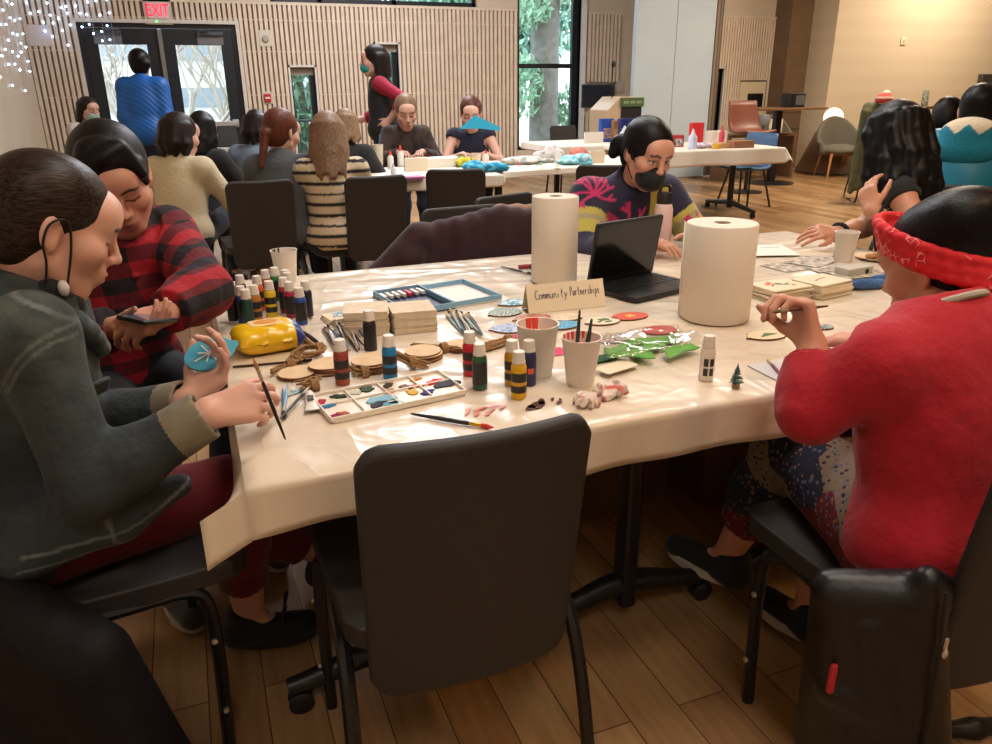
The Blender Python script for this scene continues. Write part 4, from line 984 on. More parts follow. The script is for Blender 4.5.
# paper towel rolls
def roll(label, px, py, r, h):
    p = on(px, py); t = thing('paper_towel_roll', label, 'paper towel roll', back(p, r*.8)); bm = NB()
    lathe(bm, [(.022, .002), (r-.004, .002), (r, .006), (r, h-.004), (r-.003, h), (.0225, h)], 48, cap=False); lathe(bm, [(.022, .002), (.0225, h)], 24, cap=False); o = obj('paper', bm, m_paperroll, t, angle=50)
    bm = NB(); lathe(bm, [(.0215, .004), (.0215, h-.004), (.0195, h-.004), (.0195, .004)], 24, cap=False); obj('cardboard_core', bm, mat('core_brown', (112, 88, 66), .9), t)
    bm = NB(); n = 8; a0, a1 = R(128), R(152)
    A_ = [bm.verts.new(((r+.0012+.008*(1-i/n)**2)*math.cos(a0+(a1-a0)*i/n), (r+.0012+.008*(1-i/n)**2)*math.sin(a0+(a1-a0)*i/n), .004)) for i in range(n+1)]
    B_ = [bm.verts.new((v.co.x, v.co.y, h-.002)) for v in A_]
    for i in range(n): bm.faces.new((A_[i], A_[i+1], B_[i+1], B_[i]))
    o2 = obj('loose_sheet', bm, m_paperroll, t); md = o2.modifiers.new('thick', 'SOLIDIFY'); md.thickness = .0008
    return t
roll('tall slim white paper towel roll behind the name card', 554, 286, .076, .285)
roll('wide white paper towel roll right of the laptop', 713, 325, .096, .268)
# laptop
p = on(641, 287); t = thing('laptop', 'open black laptop with dark screen between the two paper towel rolls', 'laptop', (1.315, 2.06, TZ), R(15)); bm = NB()
m_lap = mat('laptop_black', (20, 21, 23), .38); m_key = mat('laptop_keys', (14, 14, 15), .5)
prism(bm, rrect(.30, .21, .012), .002, .018); obj('keyboard_base', bm, m_lap, t, bevel=.002)
bm = NB()
for i in range(5):
    for j in range(12): cbox(bm, (-.125+j*.0228, .075-i*.021, .0186), (.019, .017, .0022))
obj('keys', bm, m_key, t)['kind'] = 'stuff'
bm = NB(); prism(bm, rrect(.09, .05, .004), .018, .0186, M=xf((0, -.065, 0))); obj('touchpad', bm, mat('touchpad_grey', (36, 36, 38), .3), t)
Ml = xf((0, .105, .016), (R(100), 0, 0)); bm = NB(); prism(bm, rrect(.30, .205, .010), -.009, 0, M=Ml @ xf((0, .1025, 0))); sc_ = obj('lid', bm, m_lap, t, bevel=.001)
bm = NB(); prism(bm, rrect(.282, .178, .002), 0, .0008, M=Ml @ xf((0, .108, 0))); obj('screen', bm, mat('dark_glossy_screen', (14, 16, 17), .12), sc_)
# water bottle behind the laptop
q = atz(661, 251, TZ); t = thing('water_bottle', 'pale pink water bottle with black lid behind the laptop', 'bottle', (q.x, q.y, TZ)); bm = NB()
lathe(bm, [(0, 0), (.034, 0), (.036, .004), (.036, .165), (.030, .185), (.026, .19), (0, .19)], 28); obj('body', bm, mat('pale_pink_enamel', (222, 192, 190), .4), t)
bm = NB(); lathe(bm, [(0, .186), (.029, .186), (.030, .19), (.030, .222), (.026, .23), (0, .23)], 24); lid = obj('lid', bm, mat('lid_black', (22, 22, 22), .5), t)
bm = NB(); tube(bm, bez([(-.022, 0, .222), (-.020, 0, .248), (0, 0, .256), (.020, 0, .248), (.022, 0, .222)], 5), .006, 8); obj('carry_loop', bm, m_strap, lid)
# folded name card with handwriting
t = thing('name_card', 'folded cream card reading Community Partnerships in handwriting', 'card', (0, 0, 0)); a, b_ = on(529, 314), on(606, 306)
t.location = (a+b_)/2; t.rotation_euler = (0, 0, math.atan2(b_.y-a.y, b_.x-a.x)); w = (b_-a).length; hh = .078; bm = NB()
v = [bm.verts.new(c) for c in ((-w/2, 0, 0), (w/2, 0, 0), (w/2, .03, hh), (-w/2, .03, hh), (w/2, .06, 0), (-w/2, .06, 0))]
bm.faces.new((v[0], v[1], v[2], v[3])); bm.faces.new((v[3], v[2], v[4], v[5])); o = obj('card', bm, m_cream, t, smooth=False); md = o.modifiers.new('thick', 'SOLIDIFY'); md.thickness = .0008
# handwriting as pen strokes: each letter a list of polylines in a unit cell (x, y)
LET = {'C': [[(.75, .85), (.45, 1), (.12, .6), (.2, .12), (.6, 0), (.85, .15)]], 'o': [[(.5, .5), (.15, .4), (.15, .1), (.5, 0), (.75, .25), (.5, .5)]], 'm': [[(.05, .5), (.1, 0)], [(.1, .35), (.3, .5), (.42, .3), (.42, 0)], [(.42, .35), (.65, .5), (.8, .3), (.82, 0)]],
 'u': [[(.1, .5), (.15, .1), (.45, 0), (.7, .2), (.72, .5)], [(.72, .5), (.78, 0)]], 'n': [[(.1, .5), (.15, 0)], [(.15, .35), (.45, .5), (.65, .3), (.7, 0)]], 'i': [[(.3, .5), (.35, 0)], [(.33, .72), (.35, .76)]], 't': [[(.4, .95), (.35, .1), (.55, 0)], [(.1, .6), (.7, .62)]],
 'y': [[(.1, .5), (.35, .08)], [(.75, .5), (.35, -.1), (.1, -.4)]], 'P': [[(.15, 1), (.2, 0)], [(.1, .95), (.6, 1), (.75, .75), (.5, .52), (.2, .5)]], 'a': [[(.65, .45), (.3, .5), (.1, .2), (.35, 0), (.62, .2)], [(.65, .5), (.72, 0)]], 'r': [[(.15, .5), (.2, 0)], [(.2, .3), (.4, .5), (.65, .45)]],
 'e': [[(.1, .25), (.65, .3), (.45, .5), (.15, .35), (.2, .05), (.6, .02)]], 's': [[(.6, .45), (.3, .5), (.2, .32), (.55, .2), (.45, 0), (.12, .05)]], 'h': [[(.15, 1), (.18, 0)], [(.18, .35), (.45, .5), (.62, .3), (.66, 0)]], 'p': [[(.15, .5), (.1, -.45)], [(.13, .42), (.5, .5), (.68, .25), (.45, 0), (.15, .06)]]}
def handwriting(s, x0, x1, y, hgt, M, mtl, parent, rad=.0006, name='handwriting', slope=.0):
    bm = NB(); n = len(s); st = (x1-x0)/n
    for i, c in enumerate(s):
        for ln in LET.get(c, []): 
            P = [M @ Vector((x0+i*st+px*st*1.02, y+py*hgt+slope*i, 0)) for px, py in ln]; tube(bm, bez(P, 3) if len(P) > 2 else P, rad, 5)
    return obj(name, bm, mtl, parent)
m_ink = mat('blue_black_ink', (40, 44, 84), .5)
ang = math.atan2(hh, .03); Mc = xf((0, -.0012, 0), (ang, 0, 0))
handwriting('Community', -w*.40, w*.02, .040, .026, Mc, m_ink, t, .0009); handwriting('Partnerships', w*.05, w*.44, .042, .026, Mc, m_ink, t, .0009)
# cups
def cup(label, px, py, h=.112, rt=.043, rb=.030, water=None, name='paper_cup', drips=None):
    p = on(px, py); t = thing(name, label, 'cup', back(p, rb*.8)); bm = NB()
    lathe(bm, [(0, .004), (rb, .0), (rt, h), (rt+.0022, h+.001), (rt+.0022, h+.0035), (rt-.0012, h+.003), (rb-.001, .006), (0, .006)], 36, cap=False); c = obj('cup_wall', bm, m_cup, t, angle=60)
    if water:
        z = h*water[1]; r = rb+(rt-rb)*water[1]-.0015; bm = NB(); lathe(bm, [(0, z), (r, z), (r-.002, z-.01), (0, z-.01)], 32, cap=False); obj('water', bm, mat('water_'+name+label[:5], water[0], .08), t)
    if drips:
        bm = NB(); rr = random.Random(len(label))
        for a, l in drips[1]:
            r1 = rt-.002; r2 = rt-(rt-rb)*l-.0022; x, y = math.cos(a), math.sin(a); tube(bm, [(r1*x, r1*y, h+.0035), (r2*x, r2*y, h-h*l)], [.0045, .0025], 6, flat=((x, y, 0), .4))
        obj('paint_drip', bm, mat('drip'+label[:4], drips[0], .4), t)
    return t
cup('paint-flecked white paper cup at the back left of the table', 287, 283, .105, .043, .033, drips=((60, 70, 60), [(1.9, .15), (2.3, .2), (2.6, .12)]))
cup('white paper cup with pink paint water and red drips inside', 537, 378, .118, .047, .034, ((226, 150, 136), .72), drips=((224, 76, 60), [(1.35, .3), (1.55, .32), (1.7, .28), (1.2, .22)]))
tc_ = cup('white paper cup holding two dark green brushes in murky water', 580, 387, .105, .043, .030, ((150, 140, 132), .80), drips=((44, 54, 110), [(1.0, .12), (1.3, .1), (1.6, .14), (1.9, .12), (2.3, .1), (.6, .12)]))
cup('plain white paper cup beside the plate of cookies', 843, 262, .105, .042, .031)
# brushes
m_hairb = mat('brush_bristle', (150, 104, 60), .7); m_ferr = mat('brush_ferrule', (190, 176, 140), .3, .8)
def brush(label, a, b_, c=(24, 26, 34), r=.0035, tip=(120, 84, 50), name='paint_brush', group=None, flat=1.0, ferr=(190, 182, 160), ln=None):
    """a handle end, b bristle end (world)"""
    a, b_ = Vector(a), Vector(b_); d = (b_-a); t = thing(name, label, 'paint brush', a, group=group); q = lambda s_: d*s_
    bm = NB(); tube(bm, [q(0), q(.03), q(.35), q(.68), q(.72)], [r*.4, r*.6, r*1.1, r*1.1, r*.8], 8); obj('handle', bm, mat('handle%d_%d_%d' % c, c, .35), t)
    bm = NB(); tube(bm, [q(.71), q(.72), q(.86)], [r*.7, r*1.0, r*1.15], 8); obj('ferrule', bm, mat('ferrule%d_%d' % ferr[:2], ferr, .3, .7), t)
    bm = NB(); tube(bm, [q(.855), q(.92), q(1)], [r*1.05, r*1.25, r*.25], 8); obj('bristles', bm, mat('bristle%d_%d_%d' % tip, tip, .8), t)
    return t
cw = Vector(tc_.location)
brush('upright dark green brush standing in the murky paper cup', cw+Vector((-.004, .004, .168)), cw+Vector((-.010, .008, .012)), (34, 58, 54), .0042)
brush('leaning dark green brush in the murky paper cup', cw+Vector((.030, .012, .142)), cw+Vector((.004, .0, .012)), (36, 62, 52), .0048)
def flat_brush(label, p0, p1, z=.005, **k):
    a, b_ = on(*p0), on(*p1); a.z = b_.z = TZ+z; return brush(label, a, b_, **k)
flat_brush('long black brush with yellow ferrule and red tip in front of the palette', (411, 416), (494, 430), c=(30, 28, 28), tip=(196, 40, 44), ferr=(206, 160, 40), r=.0042)
flat_brush('thin blue brush lying by the small paint tube', (283, 391), (285, 421), c=(44, 110, 160), r=.0035, tip=(20, 24, 40))
flat_brush('thin pale blue brush lying by the painter with the ornament', (288, 388), (283, 420), c=(110, 160, 190), r=.003, tip=(20, 24, 40), z=.008)
flat_brush('thin black brush with brown bristles slanting by the small paint tube', (281, 424), (312, 390), c=(22, 22, 26), r=.003, tip=(150, 104, 60), z=.012)
flat_brush('dark pencil-like brush near the tall paper towel roll', (501, 268), (532, 275), c=(70, 66, 66), r=.004, tip=(60, 56, 56))
flat_brush('thin red brush with yellow tip on a napkin beside the red sleeve', (785, 382), (767, 361), c=(120, 40, 60), r=.0035, tip=(206, 180, 60))
p = on(785, 372); bm = NB(); prism(bm, [(-.10, -.06), (.06, -.085), (.10, .05), (-.05, .085)], 0, .002); o = tag(obj('napkin', bm, mat('napkin_white', (206, 202, 204), .95), None, loc=(p.x+.02, p.y, TZ), rz=.3), 'thin white napkin under a brush beside the red sleeve', 'napkin')
# loose brush piles
rr = random.Random(11)
BC = [(20, 26, 40), (60, 60, 66), (200, 200, 206), (40, 80, 130), (120, 50, 40), (150, 150, 150), (30, 34, 40), (190, 170, 140)]
for k in range(14):
    p0 = on(322+k*2.4+rr.uniform(-2, 2), 330+rr.uniform(-5, 4)-k*.6); p1 = on(337+k*2.4+rr.uniform(-6, 8), 356-rr.uniform(0, 6)-k*.3); z = TZ+.005+.0042*(k % 4)
    p0.z = p1.z = z; brush('thin craft brush in the loose pile left of the blank tiles', p1, p0, BC[k % 8], .0028, [(150, 104, 60), (30, 30, 34)][k % 2], group='brushes left of the tile stacks')
for k in range(11):
    p0 = on(448+k*2.0+rr.uniform(-3, 3), 314+rr.uniform(-3, 4)); p1 = on(459+k*2.6+rr.uniform(-4, 6), 338+rr.uniform(-5, 4)); z = TZ+.005+.004*(k % 3)
    p0.z = p1.z = z; brush('thin craft brush in the loose pile right of the blank tiles', p1, p0, [(150, 190, 200), (40, 40, 46), (200, 200, 200), (110, 40, 40), (60, 120, 140), (220, 214, 200)][k % 6], .003, [(220, 190, 90), (40, 40, 44)][k % 2], group='brushes right of the tile stacks')
for k, (p0, p1) in enumerate((((318, 345), (294, 331)), ((314, 350), (297, 338)))):
    flat_brush(['wide flat brush with tan bristles beside the yellow wipes', 'second wide flat brush lying against the first by the wipes'][k], p0, p1, c=[(50, 34, 28), (150, 110, 60)][k], r=.0075, tip=[(176, 108, 40), (160, 100, 44)][k], ferr=(60, 56, 54), z=.008+.004*k)
# paint bottles
def bottle(label, px, py, c, dark=1, sc=1.0, group=None, y_=0, accent=None, cap=(226, 218, 208)):
    p = on(px, py); zb = TZ+(.006 if px < 312 and py < 330 else 0); t = thing('paint_bottle', label, 'paint bottle', (p.x, p.y+.012, zb), rr.uniform(-.3, .3), group); s_ = sc; bm = NB()
    lathe(bm, [(0, 0), (.0158, 0), (.0165, .002), (.0165, .068), (.015, .074), (.0115, .078), (0, .078)], 24, M=xf(sc=(s_, s_, s_))); b_ = obj('body', bm, mat('paint%d_%d_%d' % c, c, .32), t)
    bm = NB(); lathe(bm, [(0, .0775), (.0135, .0775), (.0138, .079), (.0122, .101), (.0115, .103), (0, .103)], 24, M=xf(sc=(s_, s_, s_))); lathe(bm, [(.0139, .078), (.0144, .079), (.0144, .082), (.0137, .083)], 24, M=xf(sc=(s_, s_, s_)), cap=False); obj('cap', bm, mat('cap%d' % cap[0], cap, .45), t)
    if dark:
        bm = NB()
        for z0, z1 in ((.014, .030), (.038, .058)) if dark == 1 else ((.012, .064),):
            lathe(bm, [(.0167, z0), (.0167, z1)], 24, M=xf(sc=(s_, s_, s_)), cap=False)
        obj('label_band', bm, mat('label_dark', (38, 36, 36), .4), t)
    if accent:
        bm = NB(); cbox(bm, (.0, -.0166*s_, .036*s_), (.014*s_, .002, .012*s_)); obj('label_patch', bm, mat('patch%d_%d' % accent[:2], accent, .4), t)
    return t
G = 'paint bottles clustered behind the yellow wipes'
for lab, x, y, c, dk in (('black paint bottle leftmost of the cluster behind the wipes', 235, 323, (28, 26, 30), 0), ('blue and orange labelled paint bottle near the left of the cluster', 245, 325, (44, 74, 140), 2), ('dark green paint bottle front left of the cluster', 250, 329, (22, 62, 58), 0),
    ('brown paint bottle in the cluster left of the yellow bottle', 258, 324, (176, 112, 52), 1), ('orange paint bottle behind the brown one in the cluster', 261, 313, (214, 92, 36), 1), ('yellow paint bottle centre front of the cluster', 273, 319, (222, 190, 44), 1),
    ('grey capped paint bottle at the back left of the cluster', 244, 312, (90, 70, 60), 2), ('vermilion paint bottle at the back of the cluster', 269, 306, (196, 84, 50), 2), ('bright green paint bottle tallest at the back of the cluster', 278, 303, (24, 128, 66), 2),
    ('crimson paint bottle right of the green one in the cluster', 287, 315, (160, 24, 60), 2), ('magenta paint bottle beside the crimson one', 293, 320, (164, 30, 84), 2), ('bright blue paint bottle front right of the cluster', 303, 327, (36, 76, 160), 2),
    ('dark navy paint bottle rightmost of the cluster', 309, 319, (26, 28, 48), 0), ('cream capped paint bottle at the back right of the cluster', 289, 306, (120, 40, 50), 2), ('second cream capped bottle behind the crimson one', 291, 309, (90, 40, 66), 0)):
    bottle(lab, x, y, c, dk)
for lab, x, y, c, dk, ac in (('black paint bottle standing in front of the blank tiles', 372, 351, (28, 26, 28), 0, None), ('rust red paint bottle left of the blue one', 344, 385, (152, 62, 48), 1, None), ('bright blue paint bottle in front of the wood slices', 392, 380, (30, 122, 176), 1, None),
    ('red paint bottle behind the dark green one', 472, 376, (196, 26, 50), 1, None), ('dark green paint bottle right of the palette', 482, 390, (40, 84, 52), 2, None), ('mustard paint bottle behind the yellow one', 514, 386, (190, 140, 30), 1, None),
    ('golden yellow paint bottle right of the palette', 521, 399, (218, 168, 20), 1, None), ('navy paint bottle with orange label mark beside the pink water cup', 531, 386, (40, 40, 84), 0, (220, 90, 56)), ('white paint bottle with black label blocks near the green felt', 709, 381, (224, 214, 200), 0, None)):
    tb = bottle(lab, x, y, c, dk, accent=ac)
    if 'white paint' in lab:
        bm = NB()
        for sx in (-1, 1):
            for z in (.022, .044):
                a0 = -PI/2+sx*.42; n = 6
                V_ = [[bm.verts.new((.0168*math.cos(a0+(i/n-.5)*.62), .0168*math.sin(a0+(i/n-.5)*.62), z+dz-.009)) for i in range(n+1)] for dz in (0, .018)]
                for i in range(n): bm.faces.new((V_[0][i], V_[0][i+1], V_[1][i+1], V_[1][i]))
        obj('label_block', bm, mat('label_dark', (38, 36, 36), .4), tb); tb.rotation_euler = (0, 0, R(-22))
# yellow pack of wipes
t = thing('wipes_pack', 'yellow soft pack of wipes with blue end beside the paint bottles', 'wipes pack'); c = on(266, 358)
t.location = (c.x+.014, c.y+.055, TZ+.006); t.rotation_euler = (0, 0, R(8)); bm = NB(); nx, ny = 20, 14; W2, D2, HH = .083, .066, .066; g = []
for s_ in (0, 1):
    gg = []
    for i in range(nx+1):
        row = []
        for j in range(ny+1):
            u, v = math.sin(PI/2*(i/nx*2-1)), math.sin(PI/2*(j/ny*2-1)); e = (1-abs(u)**5)*(1-abs(v)**5); pin = 1-.08*(1-abs(v))*abs(u)**4
            z = (HH*(.5+.5*e**.55)+.003*math.sin(u*9+v*5) if s_ else HH*(.5-.5*e**.5)+.0)
            row.append(bm.verts.new((u*W2*(1+.04*math.cos(v*3)), v*D2*pin, max(z, .0008 if s_ else 0))))
        gg.append(row)
    g.append(gg)
for s_ in (0, 1):
    for i in range(nx):
        for j in range(ny):
            f = bm.faces.new((g[s_][i][j], g[s_][i+1][j], g[s_][i+1][j+1], g[s_][i][j+1])); f.material_index = 1 if i > nx*.74 else 0
for i in range(nx):
    for j in (0, ny): bm.faces.new((g[0][i][j], g[0][i+1][j], g[1][i+1][j], g[1][i][j])).material_index = 1 if i > nx*.74 else 0
for j in range(ny):
    for i in (0, nx): bm.faces.new((g[0][i][j], g[0][i][j+1], g[1][i][j+1], g[1][i][j])).material_index = 1 if i else 0
m_wy = mat('wipes_yellow', (236, 186, 20), .2, bump=(26, .35)); m_wb = mat('wipes_blue', (40, 52, 130), .22, bump=(26, .3)); obj('wrapper', bm, [m_wy, m_wb], t, angle=180)
bm = NB(); prism(bm, rrect(.08, .055, .012), .0650, .0685, M=xf((-.002, .006, 0))); obj('flap', bm, mat('wipes_flap', (240, 210, 150), .15), t, bevel=.002)
bm = NB(); prism(bm, [(.030*math.cos(a*PI/8), .018*math.sin(a*PI/8)) for a in range(16)], .0685, .0692, M=xf((.0, .006, 0))); obj('printed_badge', bm, mat('wipes_badge', (226, 150, 70), .2), t)

bo = [on(233, 368), on(312, 361)]; bm = NB(); e = (bo[1]-bo[0]); box(bm, 0, e.length, 0, .42, 0, .0055)
for f in bm.faces:
    if abs(f.normal.z) < .5: pass
o = obj('craft_board', bm, [mat('board_cream', (216, 198, 168), .35), mat('board_dark_edge', (62, 46, 34), .6)], None, smooth=False, loc=(bo[0].x, bo[0].y, TZ), rz=math.atan2(e.y, e.x))
for pl_ in o.data.polygons:
    if abs(pl_.normal.z) < .5: pl_.material_index = 1
tag(o, 'thin cream board with dark edge under the wipes and paint bottles', 'board')
# wooden discs, tiles, palette, ornaments
m_wood = mat('pale_plywood', (222, 192, 152), .7, var=(30, (212, 180, 138))); m_bark = mat('charred_edge', (116, 66, 40), .8)
def disc(label, c, rx=.052, ry=.05, h=.004, rz=0, group=None, tab=0):
    t = None; bm = NB(); n = 40; pl = []
    for k in range(n):
        a = 2*PI*k/n; q = 1+.012*math.sin(3*a+len(label)); pl.append((rx*q*math.cos(a), ry*q*math.sin(a)))
    prism(bm, pl, 0, h, 1, mi_top=0)
    o = obj('wood_slice', bm, [m_wood, m_bark], None, loc=c, rz=rz, bevel=.0005, angle=30); return tag(o, label, 'wood slice', group)
for nm, px, py, n, r in (('left pair of round wood slices by the small paint tube', 299, 379, 2, .044), ('stack of round wood slices behind the rust red bottle', 331, 374, 4, .045), ('stack of round wood slices between the rust red and blue bottles', 375, 372, 5, .047),
                         ('stack of round wood slices right of the blue bottle', 426, 361, 4, .046), ('wood slices with twine behind the red bottle', 464, 352, 3, .042)):
    p = on(px, py); kinds = ['lowest', 'second', 'third', 'fourth', 'topmost']
    for k in range(n):
        w_ = 'topmost' if k == n-1 else kinds[k]
        disc('%s of the %s' % (w_ if n > 2 else ('upper' if k else 'lower'), nm), (p.x+rr.uniform(-.003, .003), p.y+.028+rr.uniform(-.003, .003), TZ+.0002+k*.0046), r, r*.96, .0042, rr.uniform(0, 6), 'round wood slices')
m_twine = mat('jute_twine', (172, 132, 88), .95, bump=(260, .9))
def twine(label, px, py, pts, r=.006, strands=6, lo=.006):
    p = on(px, py); t = thing('twine_bundle', label, 'twine bundle', p); bm = NB(); rt = random.Random(px)
    for s_ in range(strands):
        o = Vector((rt.uniform(-1, 1), rt.uniform(-1, 1), 0))*r*1.1; tube(bm, bez([Vector(q)+o*(.7+.7*math.sin(i*1.3+s_*1.9))+Vector((0, 0, lo+r*.6*(s_ % 3))) for i, q in enumerate(pts)], 7), r*.42, 6)
    ob = obj('strands', bm, m_twine, t)
    c = pts[len(pts)//2]; bm = NB(); d = Vector((.5, .8, 0)).normalized()
    for k in range(4):
        ctr = Vector(c)+Vector((.004*k-.006, 0, lo+.004)); tube(bm, [ctr+Vector((0, math.cos(a)*.014, math.sin(a)*.011)) for a in [2*PI*i/12 for i in range(12)]], .0032, 6, closed=True)
    obj('wrapping', bm, m_twine, t); return t
twine('jute twine bundle lying left by the hand of the painter', 283, 371, [(-.03, -.02, 0), (-.01, .0, 0), (.02, .015, 0), (.045, .035, 0)])
twine('coiled jute twine bundle right of the yellow wipes', 312, 360, [(-.03, -.02, 0), (-.045, .015, 0), (-.01, .045, .01), (.025, .02, .012), (.012, -.012, .008), (-.02, -.005, .006)], .008, 7)
twine('small jute twine knot in front of the left wood slices', 309, 388, [(-.02, .02, 0), (0, .005, .006), (-.012, -.015, .004), (.012, -.014, 0), (.01, .012, .004), (.03, .03, 0)], .006, 6)
twine('small jute twine knot right of the rust red bottle', 356, 376, [(-.02, .035, .01), (-.012, .015, .01), (.0, .0, .004), (.02, -.008, 0), (.012, .012, .004), (-.005, .016, .008)], .006, 6)
twine('jute twine bundle leaning on the blue bottle', 411, 368, [(-.025, .05, .012), (-.012, .025, .01), (.004, .0, .006), (.03, -.025, 0)], .008, 7)
twine('jute twine strands in front of the right brush pile', 436, 352, [(-.045, .045, 0), (-.015, .02, 0), (.02, -.005, 0), (.055, -.028, 0)], .007, 6)
twine('looped jute twine behind the dark green bottle', 497, 350, [(-.06, -.012, 0), (-.02, .005, 0), (.03, .022, 0), (.045, .035, 0), (.01, .03, 0), (-.03, .018, 0)], .007, 6)
# blank tiles
m_tile = mat('blank_canvas_tile', (226, 210, 186), .8, var=(40, (216, 198, 172)))
for nm, px, py, n, rz in (('left', 372, 336, 13, -.22), ('right', 418, 333, 12, -.10)):
    p = on(px, py)
    for k in range(n):
        bm = NB(); prism(bm, rrect(.118, .112, .004), 0, .0046)
        tag(obj('blank_tile', bm, m_tile, None, loc=(p.x+rr.uniform(-.002, .002), p.y+.055+rr.uniform(-.002, .002), TZ+.0002+k*.0051), rz=rz+rr.uniform(-.02, .02), angle=30),
            ('topmost blank tile of the %s stack in front of the brush box' % nm) if k == n-1 else 'square blank tile inside the %s stack in front of the brush box' % nm, 'tile', 'blank tiles in the %s stack' % nm)
# painted cards
def card(label, c, w, d, rz, m, th=.0025, name='painted_card', cat='card', group=None):
    bm = NB(); prism(bm, rrect(w, d, .003), 0, th); return tag(obj(name, bm, m, None, loc=c, rz=rz, angle=30), label, cat, group)
def strokes(parent, name, lines, m, z, r=.0018):
    bm = NB()
    for l in lines: tube(bm, [Vector((x, y, z)) for x, y in l], r, 5, flat=((0, 0, 1), .25))
    return obj(name, bm, m, parent)
m_g1 = mat('paint_leaf_green', (60, 104, 52), .6); m_o1 = mat('paint_coral', (224, 104, 66), .6); m_b1 = mat('paint_sky_blue', (110, 170, 206), .6); m_r1 = mat('paint_red', (186, 40, 36), .5); m_w1 = mat('paint_white', (232, 228, 220), .6)
p = on(344, 321)
for k in range(3):
    c = card(['lower', 'middle', 'top'][k]+' blue sketched card left of the blank tiles', (p.x-.005+.003*k, p.y+.02, TZ+.0003+k*.0042), .10, .075, .1+.05*k, m_cream, .004, group='blue sketched cards')
strokes(c, 'drawing', [[(-.03, -.01), (-.01, .015), (.02, .02), (.03, .0), (.0, -.015), (-.02, -.005)], [(-.02, .02), (.01, .03), (.035, .015)]], m_b1, .0045, .004)
# box of brushes and its lid
def tray(label, corners, h, m, m_in, name, cat='tray'):
    a, b_, d_ = [on(*q) for q in corners]; ex, ey = b_-a, d_-a; c = (b_+d_)/2; w, dd = ex.length, ey.length; rz = math.atan2(ex.y, ex.x)
    t = thing(name, label, cat, (c.x, c.y, TZ), rz); bm = NB(); e = .004
    box(bm, -w/2, w/2, -dd/2, dd/2, 0, .003); o1 = obj('bottom', bm, m_in, t, smooth=False); bm = NB()
    box(bm, -w/2, w/2, -dd/2, -dd/2+e, .003, h); box(bm, -w/2, w/2, dd/2-e, dd/2, .003, h); box(bm, -w/2, -w/2+e, -dd/2+e, dd/2-e, .003, h); box(bm, w/2-e, w/2, -dd/2+e, dd/2-e, .003, h)
    obj('rim', bm, m, t, smooth=False); return t, w, dd
m_boxblue = mat('box_pale_blue', (132, 176, 206), .6); m_navybox = mat('box_navy', (26, 36, 66), .5)
t, w, dd = tray('open brush box lid with pale blue sides and white inside', ((447, 309), (494, 301), (427, 290)), .018, m_boxblue, mat('box_white_inside', (228, 224, 216), .6), 'box_lid', 'box lid')
t, w, dd = tray('navy and pale blue brush box behind the blank tiles', ((397, 318), (446, 310), (382, 296)), .02, m_boxblue, m_navybox, 'brush_box', 'box')
bm = NB(); 
for k in range(7):
    bm = NB(); cbox(bm, (-w*.42+k*w*.135, dd*.30, .012), (.013, .05, .010)); obj('white_slot', bm, m_white if k != 4 else mat('slot_pink', (206, 60, 96), .5), t, bevel=.001)
# palette
a, b_, d_ = on(340, 426), on(476, 396), on(306, 397); ex = b_-a; ey = d_-a; c = (b_+d_)/2; w, dd = ex.length*1.0, .145; rz = math.atan2(ex.y, ex.x)
t = thing('paint_palette', 'white rectangular paint palette with wells of mixed colours', 'palette', (c.x-.005, c.y-.004, TZ), rz); m_pal = mat('palette_white', (232, 222, 208), .38)
bm = NB(); prism(bm, rrect(w, dd, .012), 0, .006); obj('tray', bm, m_pal, t, bevel=.001)
bm = NB(); box(bm, -w/2, w/2, -dd/2, -dd/2+.004, .006, .013); box(bm, -w/2, w/2, dd/2-.004, dd/2, .006, .013); box(bm, -w/2, -w/2+.004, -dd/2+.004, dd/2-.004, .006, .013); box(bm, w/2-.004, w/2, -dd/2+.004, dd/2-.004, .006, .013)
for k in range(1, 4): box(bm, -w/2+k*w/4-.002, -w/2+k*w/4+.002, -dd/2+.004, dd/2-.004, .006, .011)
box(bm, -w/2+.004, w/2-.004, .008, .012, .006, .011); obj('rim', bm, m_pal, t, bevel=.001)
PCOL = [(176, 30, 56), (40, 120, 160), (170, 76, 40), (40, 62, 44), (196, 196, 176), (50, 70, 44), (70, 66, 56), (204, 120, 40), (130, 184, 206), (196, 60, 40), (120, 80, 60), (210, 168, 60), (44, 34, 110), (206, 40, 36), (44, 40, 50), (110, 170, 200), (150, 30, 70), (60, 160, 190), (200, 150, 130), (56, 50, 62)]
PP = [(-.46, .22), (-.44, .02), (-.40, -.34), (-.32, .30), (-.20, .34), (-.10, .36), (.06, .34), (.28, .36), (-.08, -.12), (.24, .10), (.16, .14), (.16, -.10), (.25, -.22), (.38, .12), (.44, -.06), (-.06, -.34), (-.44, -.40), (-.02, -.38), (.02, .1), (-.13, -.28)]
for k, ((x, y), col) in enumerate(zip(PP, PCOL)):
    bm = NB(); n = 14; rx, ry = rr.uniform(.011, .020), rr.uniform(.008, .014); pl = []
    if k in (8, 14): rx, ry = .026, .021
    for i in range(n):
        a_ = 2*PI*i/n; q = 1+.3*math.sin(2*a_+k)+.18*math.sin(5*a_+k*2); pl.append((rx*q*math.cos(a_), ry*q*math.sin(a_)))
    prism(bm, pl,   .0058, .0092, M=xf((x*w, y*dd, 0))); obj('paint_blob', bm, mat('blob%d_%d_%d' % col, col, .6, spec=.2), t, bevel=.001)
